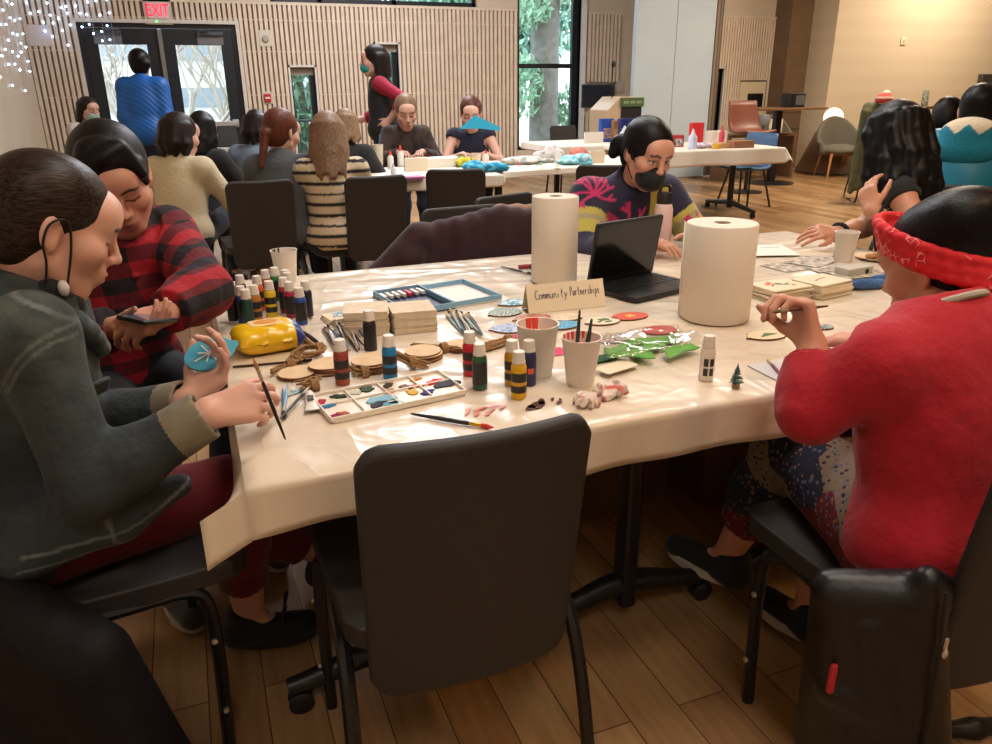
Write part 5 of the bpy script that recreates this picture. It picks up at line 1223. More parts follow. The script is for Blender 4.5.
# small metal paint tube
a, b_ = on(313, 414), on(309, 394); d = (b_-a).normalized(); t = thing('paint_tube', 'small white tube of paint left of the palette', 'paint tube', a, math.atan2(d.y, d.x)); bm = NB()
ln = (b_-a).length*.8; secs = [(0, .016, .0012), (.25, .013, .004), (.6, .0105, .007), (.85, .0095, .0085), (1, .009, .0085)]; rg = []
for s_, w_, h_ in secs: rg.append([bm.verts.new((s_*ln, w_*math.cos(q), .0088+h_*math.sin(q))) for q in [2*PI*i/14 for i in range(14)]])
for A_, B_ in zip(rg, rg[1:]):
    for i in range(14): bm.faces.new((A_[i], A_[(i+1) % 14], B_[(i+1) % 14], B_[i]))
bm.faces.new(rg[0]); bm.faces.new(rg[-1]); obj('tube_body', bm, m_white, t)
bm = NB(); lathe(bm, [(0, 0), (.005, 0), (.006, .003), (.006, .014), (0, .014)], 12, M=xf((ln, 0, .0088), (0, R(90), 0))); obj('cap', bm, mat('tube_cap_black', (24, 24, 24), .5), t)
bm = NB(); cbox(bm, (ln*.55, 0, .0165), (ln*.3, .012, .0015)); obj('label_patch', bm, mat('label_dark', (38, 36, 36), .4), t)
# oval ornaments
def ornament(label, px, py, base_c, rx=.05, ry=.038, rz=0, pat=None, tab=True, edge=(110, 70, 44), z=0):
    p = on(px, py); t = thing('ornament', label, 'ornament', (p.x, p.y, TZ+z), rz, None); bm = NB(); n = 36; pl = []
    for k in range(n):
        a_ = 2*PI*k/n; q = 1+(.16 if tab and abs(a_-PI) < .17 else 0); pl.append((rx*q*math.cos(a_), ry*math.sin(a_)))
    nm_ = 'orn%d_%d_%d' % base_c; prism(bm, pl, 0, .004, 1, mi_top=0)
    if pat: 
        mt = mat(nm_+'p%d' % px, base_c, .5, var=(pat[0], pat[1])); e = [x for x in mt.node_tree.nodes if x.type == 'VALTORGB'][0].color_ramp.elements; e[0].position, e[1].position = .47, .53
    else: mt = mat(nm_, base_c, .5)
    obj('wood_shape', bm, [mt, mat('ornedge%d' % edge[0], edge, .7)], t, angle=30); return t
ornament('dark green speckled oval ornament near the brush box lid', 505, 313, (30, 60, 54), .052, .042, .2, (240, (190, 200, 180)))
ornament('teal and white oval ornament behind the dark green one', 516, 303, (60, 150, 168), .055, .036, .1, (60, (200, 220, 222)))
ornament('slate blue mottled oval ornament behind the pink water cup', 511, 329, (120, 136, 172), .055, .042, -.1, (110, (176, 188, 206)))
ornament('bright blue glitter oval ornament right of the pink water cup', 563, 326, (36, 130, 176), .05, .034, .1, (200, (90, 176, 206)))
t = ornament('multicoloured oval ornament behind the pink water cup', 533, 319, (170, 150, 130), .055, .036, 0, (70, (190, 70, 50)))
t = ornament('cream oval ornament with dark outline behind the bright blue one', 566, 318, (222, 206, 176), .05, .036, 0, (90, (206, 186, 150)))
t = ornament('cream oval ornament painted with green holly leaves', 603, 322, (226, 208, 176), .05, .034, 0)
strokes(t, 'painted_leaves', [[(-.02, -.01), (0, .005), (.02, .0)], [(-.01, .012), (.012, .014), (.022, .006)], [(.0, -.014), (.02, -.012)]], m_g1, .0042, .005)
t = ornament('orange oval ornament with a yellow star', 630, 317, (206, 70, 30), .055, .036, 0)
strokes(t, 'painted_star', [[(-.016, 0), (.016, 0)], [(-.008, -.013), (.008, .013)], [(-.008, .013), (.008, -.013)]], mat('paint_yellow', (240, 190, 60), .5), .0042, .003)
ornament('speckled white oval ornament in front of the red ones', 611, 339, (222, 206, 186), .052, .040, 0, (190, (110, 70, 60)))
ornament('plain red oval ornament right of the speckled one', 659, 331, (176, 44, 38), .05, .036, 0, (80, (190, 60, 40)))
t = ornament('cream oval ornament with a green fir tree near the painter in red', 767, 336, (226, 208, 172), .058, .036, 0)
bm = NB(); prism(bm, [(-.03, -.012), (.03, -.004), (.0, .012)], .004, .0052); obj('painted_tree', bm, m_g1, t); strokes(t, 'painted_hook', [[(-.05, .02), (-.04, .028)]], m_g1, .0042)
t = ornament('small teal and silver ornament by the raised hand of the painter in red', 824, 328, (70, 96, 100), .028, .02, 0, (120, (150, 164, 160)), tab=False)
t = ornament('white ornament with green sprig beside the red sleeve', 842, 346, (226, 216, 200), .06, .034, -.3)
strokes(t, 'painted_sprig', [[(-.04, .0), (.03, .006)], [(-.01, .0), (.01, .018)], [(.02, -.01), (.04, .004)]], m_g1, .0042, .003)
# held ornament with snowflake
ho = thing('ornament', 'turquoise ornament with white snowflake held by the painter in denim', 'ornament', HO_POS, 0, rot=HO_ROT); bm = NB(); pl = []
for k in range(40):
    a_ = 2*PI*k/40; q = 1+(.20 if abs(a_) < .16 or abs(a_-2*PI) < .16 else 0); pl.append((.050*q*math.cos(a_), .036*math.sin(a_)))
prism(bm, pl, 0, .0045, 0); obj('wood_shape', bm, mat('turquoise_paint', (58, 156, 186), .5), ho, bevel=.0006)
fl = []
for k in range(8):
    a_ = PI*k/4+.2; l = .034 if k % 2 == 0 else .024; fl.append([(0, 0), (l*math.cos(a_), l*.75*math.sin(a_))])
strokes(ho, 'snowflake', fl, m_w1, .005, .0016)
# brush held by the painter, brush held by person in red
brush('thin dark brush held by the painter in denim jacket', HB1[0], HB1[1], (22, 24, 30), .0032, (160, 110, 66))
brush('slim brown brush held by the painter in red sweater', HB2[0], HB2[1], (96, 56, 48), .0032, (110, 90, 70))
# green felt pieces in clear film, crumpled tissues, scraps
m_felt = mat('bright_green_felt', (128, 190, 92), .85, var=(18, (100, 172, 74))); m_felt2 = mat('dark_green_felt', (30, 88, 52), .85)
def sheet(label, c, pts, m, name, cat, amp=.004, seed=0, group=None, th=.0016, n=8, kind=None):
    bm = NB(); rs = random.Random(seed); a, b_, c_, d_ = [Vector((*q, 0)) for q in pts]; g = []; ph = rs.uniform(0, 6)
    for i in range(n+1):
        row = []
        for j in range(n+1):
            u, v = i/n, j/n; p = (a*(1-u)+b_*u)*(1-v)+(d_*(1-u)+c_*u)*v
            row.append(bm.verts.new((p.x, p.y, max(.0004, amp*(1+math.sin(u*7+ph)*math.cos(v*6+ph*2)+.5*math.sin(v*11+u*5+ph))))))
        g.append(row)
    for i in range(n):
        for j in range(n): bm.faces.new((g[i][j], g[i+1][j], g[i+1][j+1], g[i][j+1]))
    o = obj(name, bm, m, None, loc=c, angle=80); md = o.modifiers.new('thick', 'SOLIDIFY'); md.thickness = th; md.offset = 1
    return tag(o, label, cat, group)
p = on(655, 357)
for k, (dx, dy, w_, h_, rz_, lab) in enumerate(((-.05, .075, .06, .026, .15, 'bright green felt piece at the back of the clear packet'), (.045, .085, .075, .03, -.25, 'bright green felt piece under the film by the white bottle'), (-.01, .028, .065, .024, .3, 'bright green felt piece in the middle of the packet'), (.055, -.018, .06, .026, .25, 'bright green felt piece at the front of the packet'), (-.075, -.015, .055, .022, -.5, 'green felt triangle under the cream card'))):
    ca, sa = math.cos(rz_), math.sin(rz_); q = [(ca*x-sa*y, sa*x+ca*y) for x, y in ((-w_, -h_), (w_, -h_*.6), (w_*.8, h_), (-w_*.7, h_*.8))]
    sheet(lab, (p.x+dx, p.y+dy, TZ+.001+.0038*k), q, m_felt, 'felt_piece', 'felt piece', .004, k)
m_film, nt, b = base('clear_film'); MATS['clear_film'] = m_film; nt.nodes.remove(b)
g1 = nd(nt, 'ShaderNodeBsdfGlossy'); g1.inputs['Roughness'].default_value = .12; tr = nd(nt, 'ShaderNodeBsdfTransparent'); mx = nd(nt, 'ShaderNodeMixShader'); mx.inputs[0].default_value = .13
n_ = nd(nt, 'ShaderNodeTexNoise'); n_.inputs['Scale'].default_value = 14; nt.links.new(coords(nt), n_.inputs['Vector']); bp = nd(nt, 'ShaderNodeBump'); bp.inputs['Strength'].default_value = .8; bp.inputs['Distance'].default_value = .02
nt.links.new(n_.outputs['Fac'], bp.inputs['Height']); nt.links.new(bp.outputs['Normal'], g1.inputs['Normal']); nt.links.new(tr.outputs[0], mx.inputs[1]); nt.links.new(g1.outputs[0], mx.inputs[2]); nt.links.new(mx.outputs[0], nt.nodes['Material Output'].inputs['Surface'])
sheet('crinkled clear plastic film over the green felt pieces', (p.x+.0, p.y+.03, TZ+.022), [(-.15, -.06), (.12, -.08), (.15, .10), (-.10, .11)], m_film, 'plastic_film', 'plastic film', .010, 5, th=.0006, n=14)
c = on(622, 372); card('cream card with dark green corner beside the brush cup', (c.x-.01, c.y+.01, TZ+.010), .10, .05, .28, m_cream, .002)
c = on(607, 362); sheet('dark green felt scrap behind the cream card', (c.x+.0, c.y+.012, TZ+.004), [(-.04, -.02), (.045, -.01), (.035, .02), (-.035, .025)], m_felt2, 'felt_piece', 'felt piece', .002, 9)
c = on(556, 352); sheet('hot pink paper square between the two front cups', (c.x, c.y, TZ), [(-.03, -.028), (.03, -.03), (.026, .028), (-.026, .03)], mat('pink_paper', (206, 64, 104), .8), 'paper_square', 'paper square', .0006, 2, th=.0008)
c = on(515, 337); sheet('pink paper scrap behind the mustard bottle', (c.x, c.y, TZ), [(-.025, -.012), (.03, -.015), (.026, .012), (-.02, .014)], mat('pink_paper', (206, 64, 104), .8), 'paper_square', 'paper square', .0006, 3, th=.0008)
m_tis = vmat('tissue', .9, (60, .5, .01))
def tissue(label, px, py, r, stain, seed):
    p = on(px, py); rs = random.Random(seed); ps = []; c = Vector((p.x, p.y+r*.5, TZ))
    for k in range(22): ps.append(ell(c+Vector((rs.uniform(-1, 1)*r, rs.uniform(-.7, .7)*r, rs.uniform(.2, .95)*r)), (r*rs.uniform(.35, .7), r*rs.uniform(.06, .14), r*rs.uniform(.25, .5)), frame((rs.uniform(-1, 1), rs.uniform(-1, 1), rs.uniform(-.6, .6))), .004))
    ps.append(('cap', A3((p.x, p.y, TZ)), A3((0, 0, -1))))
    o = skin_mesh('crumpled_tissue', ps, .0024, m_tis, None, (236, 220, 210), [('f', stain, lambda V: np.clip(brush_noise(V, 120, seed)*1.6-.6, 0, .8))]); return tag(o, label, 'tissue')
tissue('crumpled white tissue with faint red stains in front of the brush cup', 589, 408, .026, (206, 120, 106), 3)
tissue('crumpled tissue with bright red stains right of the brush cup', 615, 398, .026, (214, 78, 70), 8)
def smear(label, px, py, col, items, name='paint_smear'):
    p = on(px, py); bm = NB()
    for x, y, l, w_, a_ in items:
        pl = [(l*math.cos(q)*(1+.2*math.sin(3*q+x*90)), w_*math.sin(q)*(1+.25*math.sin(2*q+y*70))) for q in [2*PI*i/14 for i in range(14)]]; prism(bm, pl, 0, .0008, M=xf((x, y, 0), (0, 0, a_)))
    return tag(obj(name, bm, mat('smear%d' % col[0], col, .4), None, loc=(p.x, p.y, TZ+.0016)), label, 'paint mark', kind='stuff')
smear('red and orange brush marks on the cloth right of the palette', 483, 412, (206, 110, 92), [(-.03, .01, .016, .005, .9), (-.015, -.005, .014, .005, 1.0), (.0, .012, .018, .005, .3), (.02, .0, .012, .004, .7), (.03, .014, .014, .004, -.2), (.005, -.014, .012, .004, .9), (.045, .004, .012, .004, .5)])
smear('dark brown paint blot on the cloth below the yellow bottle', 537, 406, (84, 44, 32), [(0, 0, .022, .014, .3), (.016, .012, .016, .009, 1.1), (-.016, -.006, .014, .009, .4), (.05, -.002, .009, .005, .5), (.044, .018, .008, .004, 1), (.058, .010, .005, .004, 1)])
smear('pale blue paint print on the cloth by the thin brushes', 294, 394, (150, 190, 206), [(0, 0, .022, .004, .4), (.01, .012, .02, .004, -.6), (-.014, .004, .012, .004, 1.2)])
# bottle brush tree
p = on(738, 389); t = thing('bottle_brush_tree', 'tiny green bottle brush fir tree standing near the table edge', 'miniature tree', (p.x, p.y+.008, TZ)); bm = NB()
lathe(bm, [(0, 0), (.0085, 0), (.0085, .010), (0, .010)], 14); obj('base', bm, mat('tree_base', (150, 116, 84), .7), t); bm = NB()
for k in range(260):
    z = .012+.040*rr.random(); a_ = rr.uniform(0, 6.28); r_ = (.0155*(1-(z-.012)/.043)+.001)*rr.uniform(.75, 1.1); tube(bm, [(0, 0, z), (r_*math.cos(a_), r_*math.sin(a_), z-.002)], [.0009, .0006], 4)
tube(bm, [(0, 0, .008), (0, 0, .056)], .0012, 5); obj('bristles', bm, mat('tree_green', (36, 96, 82), .7, var=(300, (120, 160, 150))), t)
# postcards and papers at the right
def pile(label, px, py, n, w_, d_, rz, m, jit, group, th=.0035, y_=.05):
    p = on(px, py); o = None
    for k in range(n): o = card(('topmost card of the %s' if k == n-1 else 'cream card inside the %s') % label, (p.x+rr.uniform(-jit, jit), p.y+y_+rr.uniform(-jit, jit), TZ+.0004+k*(th+.0006)), w_, d_, rz+rr.uniform(-jit, jit)*9, m, th, 'postcard', 'postcard', group)
    return o
o = pile('stack with a painted coral flower', 790, 301, 10, .155, .115, .06, m_cream, .006, 'postcards in the flower stack')
o['label'] = 'topmost card painted with a coral flower on the front postcard stack'
strokes(o, 'painted_flower', [[(-.02, .02), (-.03, .03)], [(-.012, .028), (-.016, .04)], [(-.03, .014), (-.044, .016)], [(-.022, .006), (-.034, -.004)], [(.03, -.02), (.04, -.026)]], m_o1, .004, .005); strokes(o, 'painted_stem', [[(-.018, .018), (.0, .004), (.03, -.012)], [(.0, .022), (.012, .004)], [(.01, -.006), (.035, .004)]], m_g1, .004, .003)
o = pile('stack right of the flower stack', 833, 297, 11, .15, .11, .16, m_cream, .005, 'postcards in the right stack')
strokes(o, 'painted_marks', [[(-.03, .0), (-.01, .006)], [(.0, .01), (.03, .012)]], mat('paint_rose', (190, 110, 100), .6), .004, .003)
m_news = mat('printed_paper', (214, 202, 182), .8, var=(36, (120, 110, 104)))
for k, (px, py, rz_) in enumerate(((792, 266, .1), (838, 270, -.15), (812, 262, .4), (855, 274, .05))):
    p = on(px, py); card(['loose printed sheet behind the flower stack', 'loose printed sheet behind the plain cup', 'angled printed sheet at the back of the papers', 'loose printed sheet right of the plain cup'][k], (p.x, p.y, TZ+.0006+k*.0016), .19, .13, rz_, m_news, .0008, 'printed_sheet', 'paper')
p = on(768, 250); o = card('white sheet with dark writing line right of the wide paper towel roll', (p.x-.02, p.y-.03, TZ+.0075), .17, .21, -.35, m_paper, .0006, 'paper_sheet', 'paper'); strokes(o, 'printed_line', [[(-.02, .04), (.06, .05)]], m_ink, .0008, .002)
flat_brush('dark grey pen lying near the hand of the person in black', (833, 258), (843, 243), c=(60, 60, 58), r=.0045, tip=(40, 40, 40), name='pen', ferr=(120, 120, 118))
p = on(875, 259); t = thing('plate', 'small cream plate holding cookies by the plain cup', 'plate', (p.x, p.y, TZ)); bm = NB(); lathe(bm, [(0, 0), (.05, 0), (.072, .010), (.074, .012), (.070, .012), (.05, .004), (0, .004)], 36, cap=False); obj('dish', bm, mat('plate_cream', (216, 190, 150), .6), t)
for k, (dx, dy) in enumerate(((-.018, .0), (.022, .008))):
    bm = NB(); sphere(bm, (0, 0, .007), .026, 14, 8, 0, (1, .8, .3)); o = tag(obj('cookie', bm, mat('cookie_brown', (160, 112, 66), .85, bump=(90, .6)), None, loc=(p.x+dx, p.y+dy, TZ+.006)), ['golden cookie on the left of the small plate', 'golden cookie on the right of the small plate'][k], 'cookie')
p = on(872, 287); ps = []; rs = random.Random(4)
for k in range(11): ps.append(ell((p.x+rs.uniform(-.06, .07), p.y+rs.uniform(-.03, .03), TZ+rs.uniform(.008, .022)), (rs.uniform(.03, .055), rs.uniform(.01, .02), rs.uniform(.008, .016)), frame((rs.uniform(-.5, .5), 1, rs.uniform(-.2, .2))), .008))
tag(skin_mesh('blue_cloth', ps+[('cap', A3((0, 0, TZ+.0005)), A3((0, 0, -1)))], .005, cloth_mat('washed_blue_cloth', (62, 104, 160), (44, 76, 126), bump=(50, .6)), None), 'crumpled blue cloth between the postcards and the red sweater', 'cloth')
p = on(862, 279); t = thing('paper_box', 'small pale box with a dark round mark behind the blue cloth', 'box', (p.x+.02, p.y+.06, TZ), .1); bm = NB(); box(bm, -.06, .06, -.03, .03, 0, .03); obj('carton', bm, mat('carton_grey', (190, 184, 170), .7), t, bevel=.002); bm = NB(); lathe(bm, [(0, 0), (.009, 0), (.009, .001), (0, .001)], 16, M=xf((.03, -.0305, .015), (R(90), 0, 0))); obj('round_mark', bm, m_black, t)
p = on(526, 269); t = thing('lip_balm', 'small dark red tube lying left of the tall paper towel roll', 'tube', (p.x, p.y, TZ)); bm = NB(); tube(bm, [(-.028, 0, .009), (.01, 0, .009)], .009, 12); obj('tube_body', bm, mat('balm_red', (150, 36, 50), .4), t); bm = NB(); tube(bm, [(.01, 0, .009), (.028, 0, .009)], .0085, 12); obj('cap', bm, mat('balm_cap', (70, 30, 34), .4), t)
# phone in the hand of the plaid shirt person
t = thing('phone', 'black smartphone held by the person in plaid shirt', 'phone', HP_POS, 0, rot=HP_ROT); bm = NB(); prism(bm, rrect(.152, .074, .010), -.0045, .0045); obj('case', bm, mat('phone_black', (18, 18, 20), .3), t, bevel=.002)
bm = NB(); prism(bm, rrect(.142, .066, .007), .0046, .0052); obj('screen', bm, mat('phone_screen', (40, 44, 50), .08, emit=((120, 130, 140), .12)), t)
# ================================================================== coats and bags by the near table, boxes underneath
def drape(name, label, cat, ps, m, h=.008, col=None, tints=()): return tag(skin_mesh(name, ps, h, m, None, col, tints), label, cat)
m_maroonj = cloth_mat('maroon_jacket_fabric', (56, 28, 36), (46, 22, 30), bump=(14, .6)); m_tan = cloth_mat('tan_coat_fabric', (150, 116, 88), (134, 102, 76), bump=(16, .5))
m_puff = mat('black_puffer', (13, 12, 15), .42, bump=(9, 1.0)); m_puff2 = mat('dark_plum_coat', (12, 9, 14), .7, bump=(9, 1.0), spec=.25)
# maroon jacket over the chair at the far edge: hangs over the backrest, hood bunched at the left
def chair_frame(x, y, az):
    a = R(az); f = A3((math.cos(a), math.sin(a), 0)); r = A3((math.sin(a), -math.cos(a), 0)); o = A3((x, y, 0))
    return lambda s_, f_, z: o+r*s_+f*f_+A3((0, 0, z))
q = chair_frame(1.12, 2.98, 86); ps = []
for i in range(9):
    x = -.26+.065*i; ps.append(cone(q(x, -.02+.01*math.sin(i*2), .86-.012*abs(i-5)), q(x*1.05, -.04, .40), .042, .050, .03)); ps.append(cone(q(x, .0, .86-.012*abs(i-5)), q(x, .08, .45), .038, .045, .03))
ps += [cone(q(-.30, -.03, .80), q(-.46, -.03, .64), .055, .06, .04), cone(q(-.46, -.03, .64), q(-.55, -.02, .42), .055, .05, .03), cone(q(-.34, -.06, .72), q(-.40, -.04, .40), .06, .05, .03), ell(q(-.50, -.04, .56), (.09, .07, .08), I3, .03), cone(q(.26, -.02, .84), q(.30, -.03, .45), .04, .05, .03)]
jk = drape('jacket', 'maroon jacket draped over a chair at the far edge of the craft table', 'jacket', ps, m_maroonj)
q = chair_frame(1.52, 3.25, 70); ps = []
for i in range(7): x = -.22+.073*i; ps.append(cone(q(x, -.25, .84), q(x*1.1, -.30, .38), .045, .05, .03)); ps.append(cone(q(x, -.24, .84), q(x, -.20, .5), .04, .04, .03))
drape('coat', 'tan coat hanging on the chair left of the person in navy jumper', 'coat', ps, m_tan)
# black puffer on the chair of the person in red
ps = []
for i in range(5):
    x, y = .935+.028*i, .800-.020*i
    ps.append(cone((x, y, .545-.006*abs(i-3)), (x+.045+.016*math.sin(i*2.1), y-.03+.01*math.sin(i*3), .11+.035*math.sin(i*1.7)), .030, .046, .016))
    ps.append(cone((x+.01, y+.03, .53), (x+.04, y+.02, .16), .03, .045, .03))
ps += [cone((.925, .815, .555), (1.06, .725, .575), .024, .03, .03), cone((1.035, .72, .60), (1.055, .70, .22), .024, .034, .015), cone((.965, .765, .50), (1.0, .735, .24), .030, .026, .010), cone((.93, .775, .36), (1.02, .715, .30), .022, .02, .02)]
pj = drape('puffer_jacket', 'black puffer jacket hanging from the chair of the person in red sweater', 'jacket', ps, m_puff, .008)
bm = NB(); c_ = Vector((1.035, .668, .50)); tube(bm, [c_+Vector((0, 0, .02)), c_], .003, 6); sphere(bm, c_+Vector((0, -.002, -.008)), .006, 8, 6, 0, (1, .6, 1.6)); obj('zip_pull', bm, m_screw, pj)
bm = NB(); tube(bm, bez([(1.03, .684, .60), (1.033, .672, .45), (1.04, .664, .25)], 6), .003, 6); obj('zip', bm, m_strap, pj)
bm = NB(); cbox(bm, (.912, .765, .40), (.012, .01, .06)); obj('red_tab', bm, mat('tab_red', (190, 40, 50), .6), pj, bevel=.003)
# plum coat behind the denim jacket, spilling down the chair to the floor
ps = []
for i in range(8):
    x, y = -.62+.05*i, 1.56-.045*i
    ps.append(cone((x, y, .50-.02*abs(i-4)), (x-.02+.012*i, y-.02, .05), .065, .085+.01*math.sin(i*2), .03))
ps += [cone((-.66, 1.62, .78), (-.60, 1.45, .45), .07, .08, .05), cone((-.30, 1.27, .44), (-.20, 1.22, .10), .05, .06, .03), ('cap', A3((0, 0, .004)), A3((0, 0, -1)))]
drape('coat', 'dark plum coat hanging to the floor behind the painter in denim jacket', 'coat', ps, m_puff2, .009)
# boxes and bag under the table
m_box = mat('brown_cardboard', (112, 80, 56), .85, var=(5, (100, 72, 50)))
def carton(label, x0, x1, y0, y1, h, rz=0, m=m_box):
    t = thing('cardboard_box', label, 'box', ((x0+x1)/2, (y0+y1)/2, 0), rz); w, d = (x1-x0)/2, (y1-y0)/2; bm = NB(); box(bm, -w, w, -d, d, 0, h); obj('carton', bm, m, t, bevel=.003)
    bm = NB(); box(bm, -w+.002, w-.002, -.025, .025, h, h+.0008); obj('tape', bm, mat('parcel_tape', (150, 116, 78), .3), t, smooth=False); return t
carton('brown cardboard box under the table behind the pole', 1.02, 1.40, 1.98, 2.3, .33, .1); carton('dark cardboard box under the table beside the crossed shoe', 1.50, 1.86, 1.85, 2.2, .40, -.15)
ps = [cone((1.66, 1.62, .34), (1.58, 1.66, .06), .07, .09, .05), cone((1.76, 1.60, .40), (1.72, 1.62, .06), .07, .10, .05), ('cap', A3((0, 0, .004)), A3((0, 0, -1)))]
drape('tote_bag', 'beige cloth bag slumped under the table near the printed trousers', 'bag', ps, cloth_mat('beige_canvas', (126, 104, 80), (112, 92, 70), bump=(12, .6)), .009)
p = atz(965, 738, 0); ps = [cone((p.x-.12, p.y+.05, .02), (p.x+.02, p.y, .02), .016, .02, .02), cone((p.x+.02, p.y, .02), (p.x+.16, p.y-.03, .02), .02, .016, .02), ('cap', A3((0, 0, .003)), A3((0, 0, -1)))]
drape('glove', 'black glove lying on the floor behind the red sweater chair', 'glove', ps, m_puff, .006)
# ================================================================== the far tables and the people around them
T2R = R(7)
folding_table('folding_table', 'folding table with cream cloth where the person in brown lace top sits', 'table', .55, 2.15, 5.52, 6.40, 0, None)
folding_table('folding_table', 'folding table with craft scraps left of the picture window', 'table', 2.25, 3.75, 5.78, 6.62, T2R)
m_matte = mat('white_cloth', (226, 216, 200), .6, bump=(5, .2))
table_cloth('tablecloth', 'cream tablecloth on the far table with glue bottles', .53, 2.2, 5.50, 6.42, .741, (.09, .02, .09, .08), m_matte, 5, .08)
table_cloth('tablecloth', 'cream tablecloth covered in paper scraps by the picture window', 2.22, 3.78, 5.75, 6.65, .741, (.02, .05, .05, .05), m_matte, 6, .08, rz=T2R)
folding_table('folding_table', 'folding table with draped white cloth right of the navy jumper person', 'table', 4.40, 5.80, 6.72, 7.72, R(-4))
table_cloth('tablecloth', 'white cloth draped over the supply table with a hanging corner', 4.32, 5.87, 6.66, 7.78, .741, (.05, .14, .16, .05), m_matte, 8, .08, rz=R(-4))
folding_table('folding_table', 'folding table with cereal boxes in front of the lectern', 'table', 3.85, 5.25, 7.85, 8.75, 0)
table_cloth('tablecloth', 'white cloth on the table with blue snack boxes', 3.78, 5.32, 7.81, 8.8, .741, (.08, .08, .14, .05), m_matte, 9, .08)
folding_table('folding_table', 'small white table with laptop near the double door', 'table', .02, .78, 9.45, 10.05, 0)
for lab, x, y, az in (('dark chair back left of the striped sweater person', .36, 5.02, 92), ('dark chair back right of the striped sweater person', 1.03, 4.96, 93), ('empty dark chair at the far table, in front of the glue bottles', 1.70, 5.12, 72),
    ('dark chair at the far left beside the slatted wall', -.62, 8.1, 60), ('dark chair by the right edge of the picture window', 4.78, 9.45, -90)):
    chair_at(lab, x, y, az)
def seated(label, px, py, Z, az, skin, topc, hairm, style='short', hz=None, hp=12, lean=8, t=.018, top='sweater', wr=None, sleeve=.9, hs=1.05, tints=(), legs=True, low=-.085, vol=.004, hx=None, skinkw={}, mtop=None, head_off=(0, 0, 0), neck=.04, extra=()):
    c = atd(px, py, Z); b = Body((0, 0, .52), az, lean=lean, head_az=hz if hz is not None else az, head_pitch=hp, hs=hs, torso=.46)
    off = A3((c.x, c.y, 0))-A3((b.hc[0], b.hc[1], 0)); dz = c.z-b.hc[2]
    b = Body((off[0], off[1], .52+max(-.06, min(.15, dz))), az, lean=lean, head_az=hz if hz is not None else az, head_pitch=hp, hs=hs, torso=.46, head_off=head_off)
    for i in (1, -1):
        w = b.pel+b.f*.36+b.r*.10*i+A3((0, 0, .28)) if not wr or wr.get(i) is None else A3(wr[i]); b.arm(i, w, b.r*i*.7-b.f*.2-A3((0, 0, .8)), hd=b.f-b.r*.4*i, pn=(0, 0, -1), curl=(.5, .5, .5, .5))
        b.leg(i, (b.pel+b.f*.42+b.r*.10*i)*A3((1, 1, 0))+A3((0, 0, .11)), b.f+A3((0, 0, .8)))
    b.skin('person', label, h=.0075, col=skin, **{**dict(lip=(188, 118, 106), blw=.2), **skinkw})
    L, A = b.L, b.A; ex = []
    if style == 'long':
        for k in range(15):
            a = R(2-k*13); x, y = .080*math.cos(a), .088*math.sin(a)-.02; dz = .02*math.sin(k*1.7); ex.append(cone(L(x*.92, y, .05), L(x*1.12, y*1.08, -.08+dz), .026, .024, .014)); ex.append(cone(L(x*1.12, y*1.08, -.08+dz), L(x*(1.12+.1*math.sin(k*2.3)), y*1.22-.01, low+.02+dz), .024, .012, .014))
    elif style == 'bob':
        for k in range(11): a = R(-2-k*17.6); x, y = .082*math.cos(a), .088*math.sin(a)-.018; j = .012*math.sin(k*2.3); ex.append(cone(L(x*.92, y, .05), L(x*1.12+j, y*1.1, -.05), .028, .027, .02)); ex.append(cone(L(x*1.12+j, y*1.1, -.05), L(x*.98+j, y*1.0, -.115+j), .027, .012, .02))
    elif style == 'pony': ex = [ell(L(0, -.115, -.02), (.03, .03, .03), A, .02), cone(L(0, -.125, -.03), L(.01, -.145, -.20), .03, .018, .02)]
    b.hair(hairm, style, h=.009, vol=vol, cutc=.030, low=low, extra=ex)
    b.top(top, mtop or vmat('knit_plain', .9, (40, .35, .015), .1), t=t, h=.011, sleeve=sleeve, col=topc, tints=tints, neck=neck)
    b.trousers('trousers', m_navyjean, h=.014); b.shoes(m_blackshoe, m_darksole, h=.012); return b
TAN, PALE = (206, 156, 132), (214, 166, 144)
def band(b_, col, mtl, name='face_mask', h=.007):
    L, A = b_.L, b_.A; return skin_mesh(name, [ell(L(0, .052, -.055), (.068, .078, .056), A, .02), ('cap', L(0, .05, -.018), nrm(A[2]*.95-A[1]*.25)), ('cap', L(0, .02, 0), -A[1])], h, mtl, b_.o)
# along the near side of the far table
seated('person in cream sweatshirt with dark bobbed hair, seen from behind', 181, 136, 4.9, 62, PALE, (206, 190, 156), H_DARK, 'bob', hz=40, hs=1.12)
seated('person with black hair beside the cream sweatshirt, mostly hidden', 204, 134, 5.6, 50, TAN, (30, 28, 32), H_BLACK, 'long', hz=60, low=-.2)
b = seated('person in grey sweater with auburn ponytail at the far table', 282, 133, 4.75, 70, PALE, (82, 84, 88), H_RED, 'pony', hz=40, hs=1.13, hp=14)
seated('person with short dark hair just behind the auburn ponytail', 258, 128, 5.9, 60, TAN, (120, 140, 160), H_DARK, 'bob', hz=70)
STR = lambda V: (np.mod(V[:, 2], .062) < .019).astype(float)
seated('person in cream and black striped sweater with long light brown hair', 328, 138, 4.75, 84, PALE, (206, 186, 156), H_LIGHT, 'long', hz=80, hs=1.13, low=-.24, tints=[('f', (24, 22, 26), STR)], vol=.008)
seated('person in black top with light brown hair beyond the striped sweater', 346, 128, 5.9, 60, PALE, (26, 25, 28), H_LIGHT, 'long', hz=70, low=-.12)
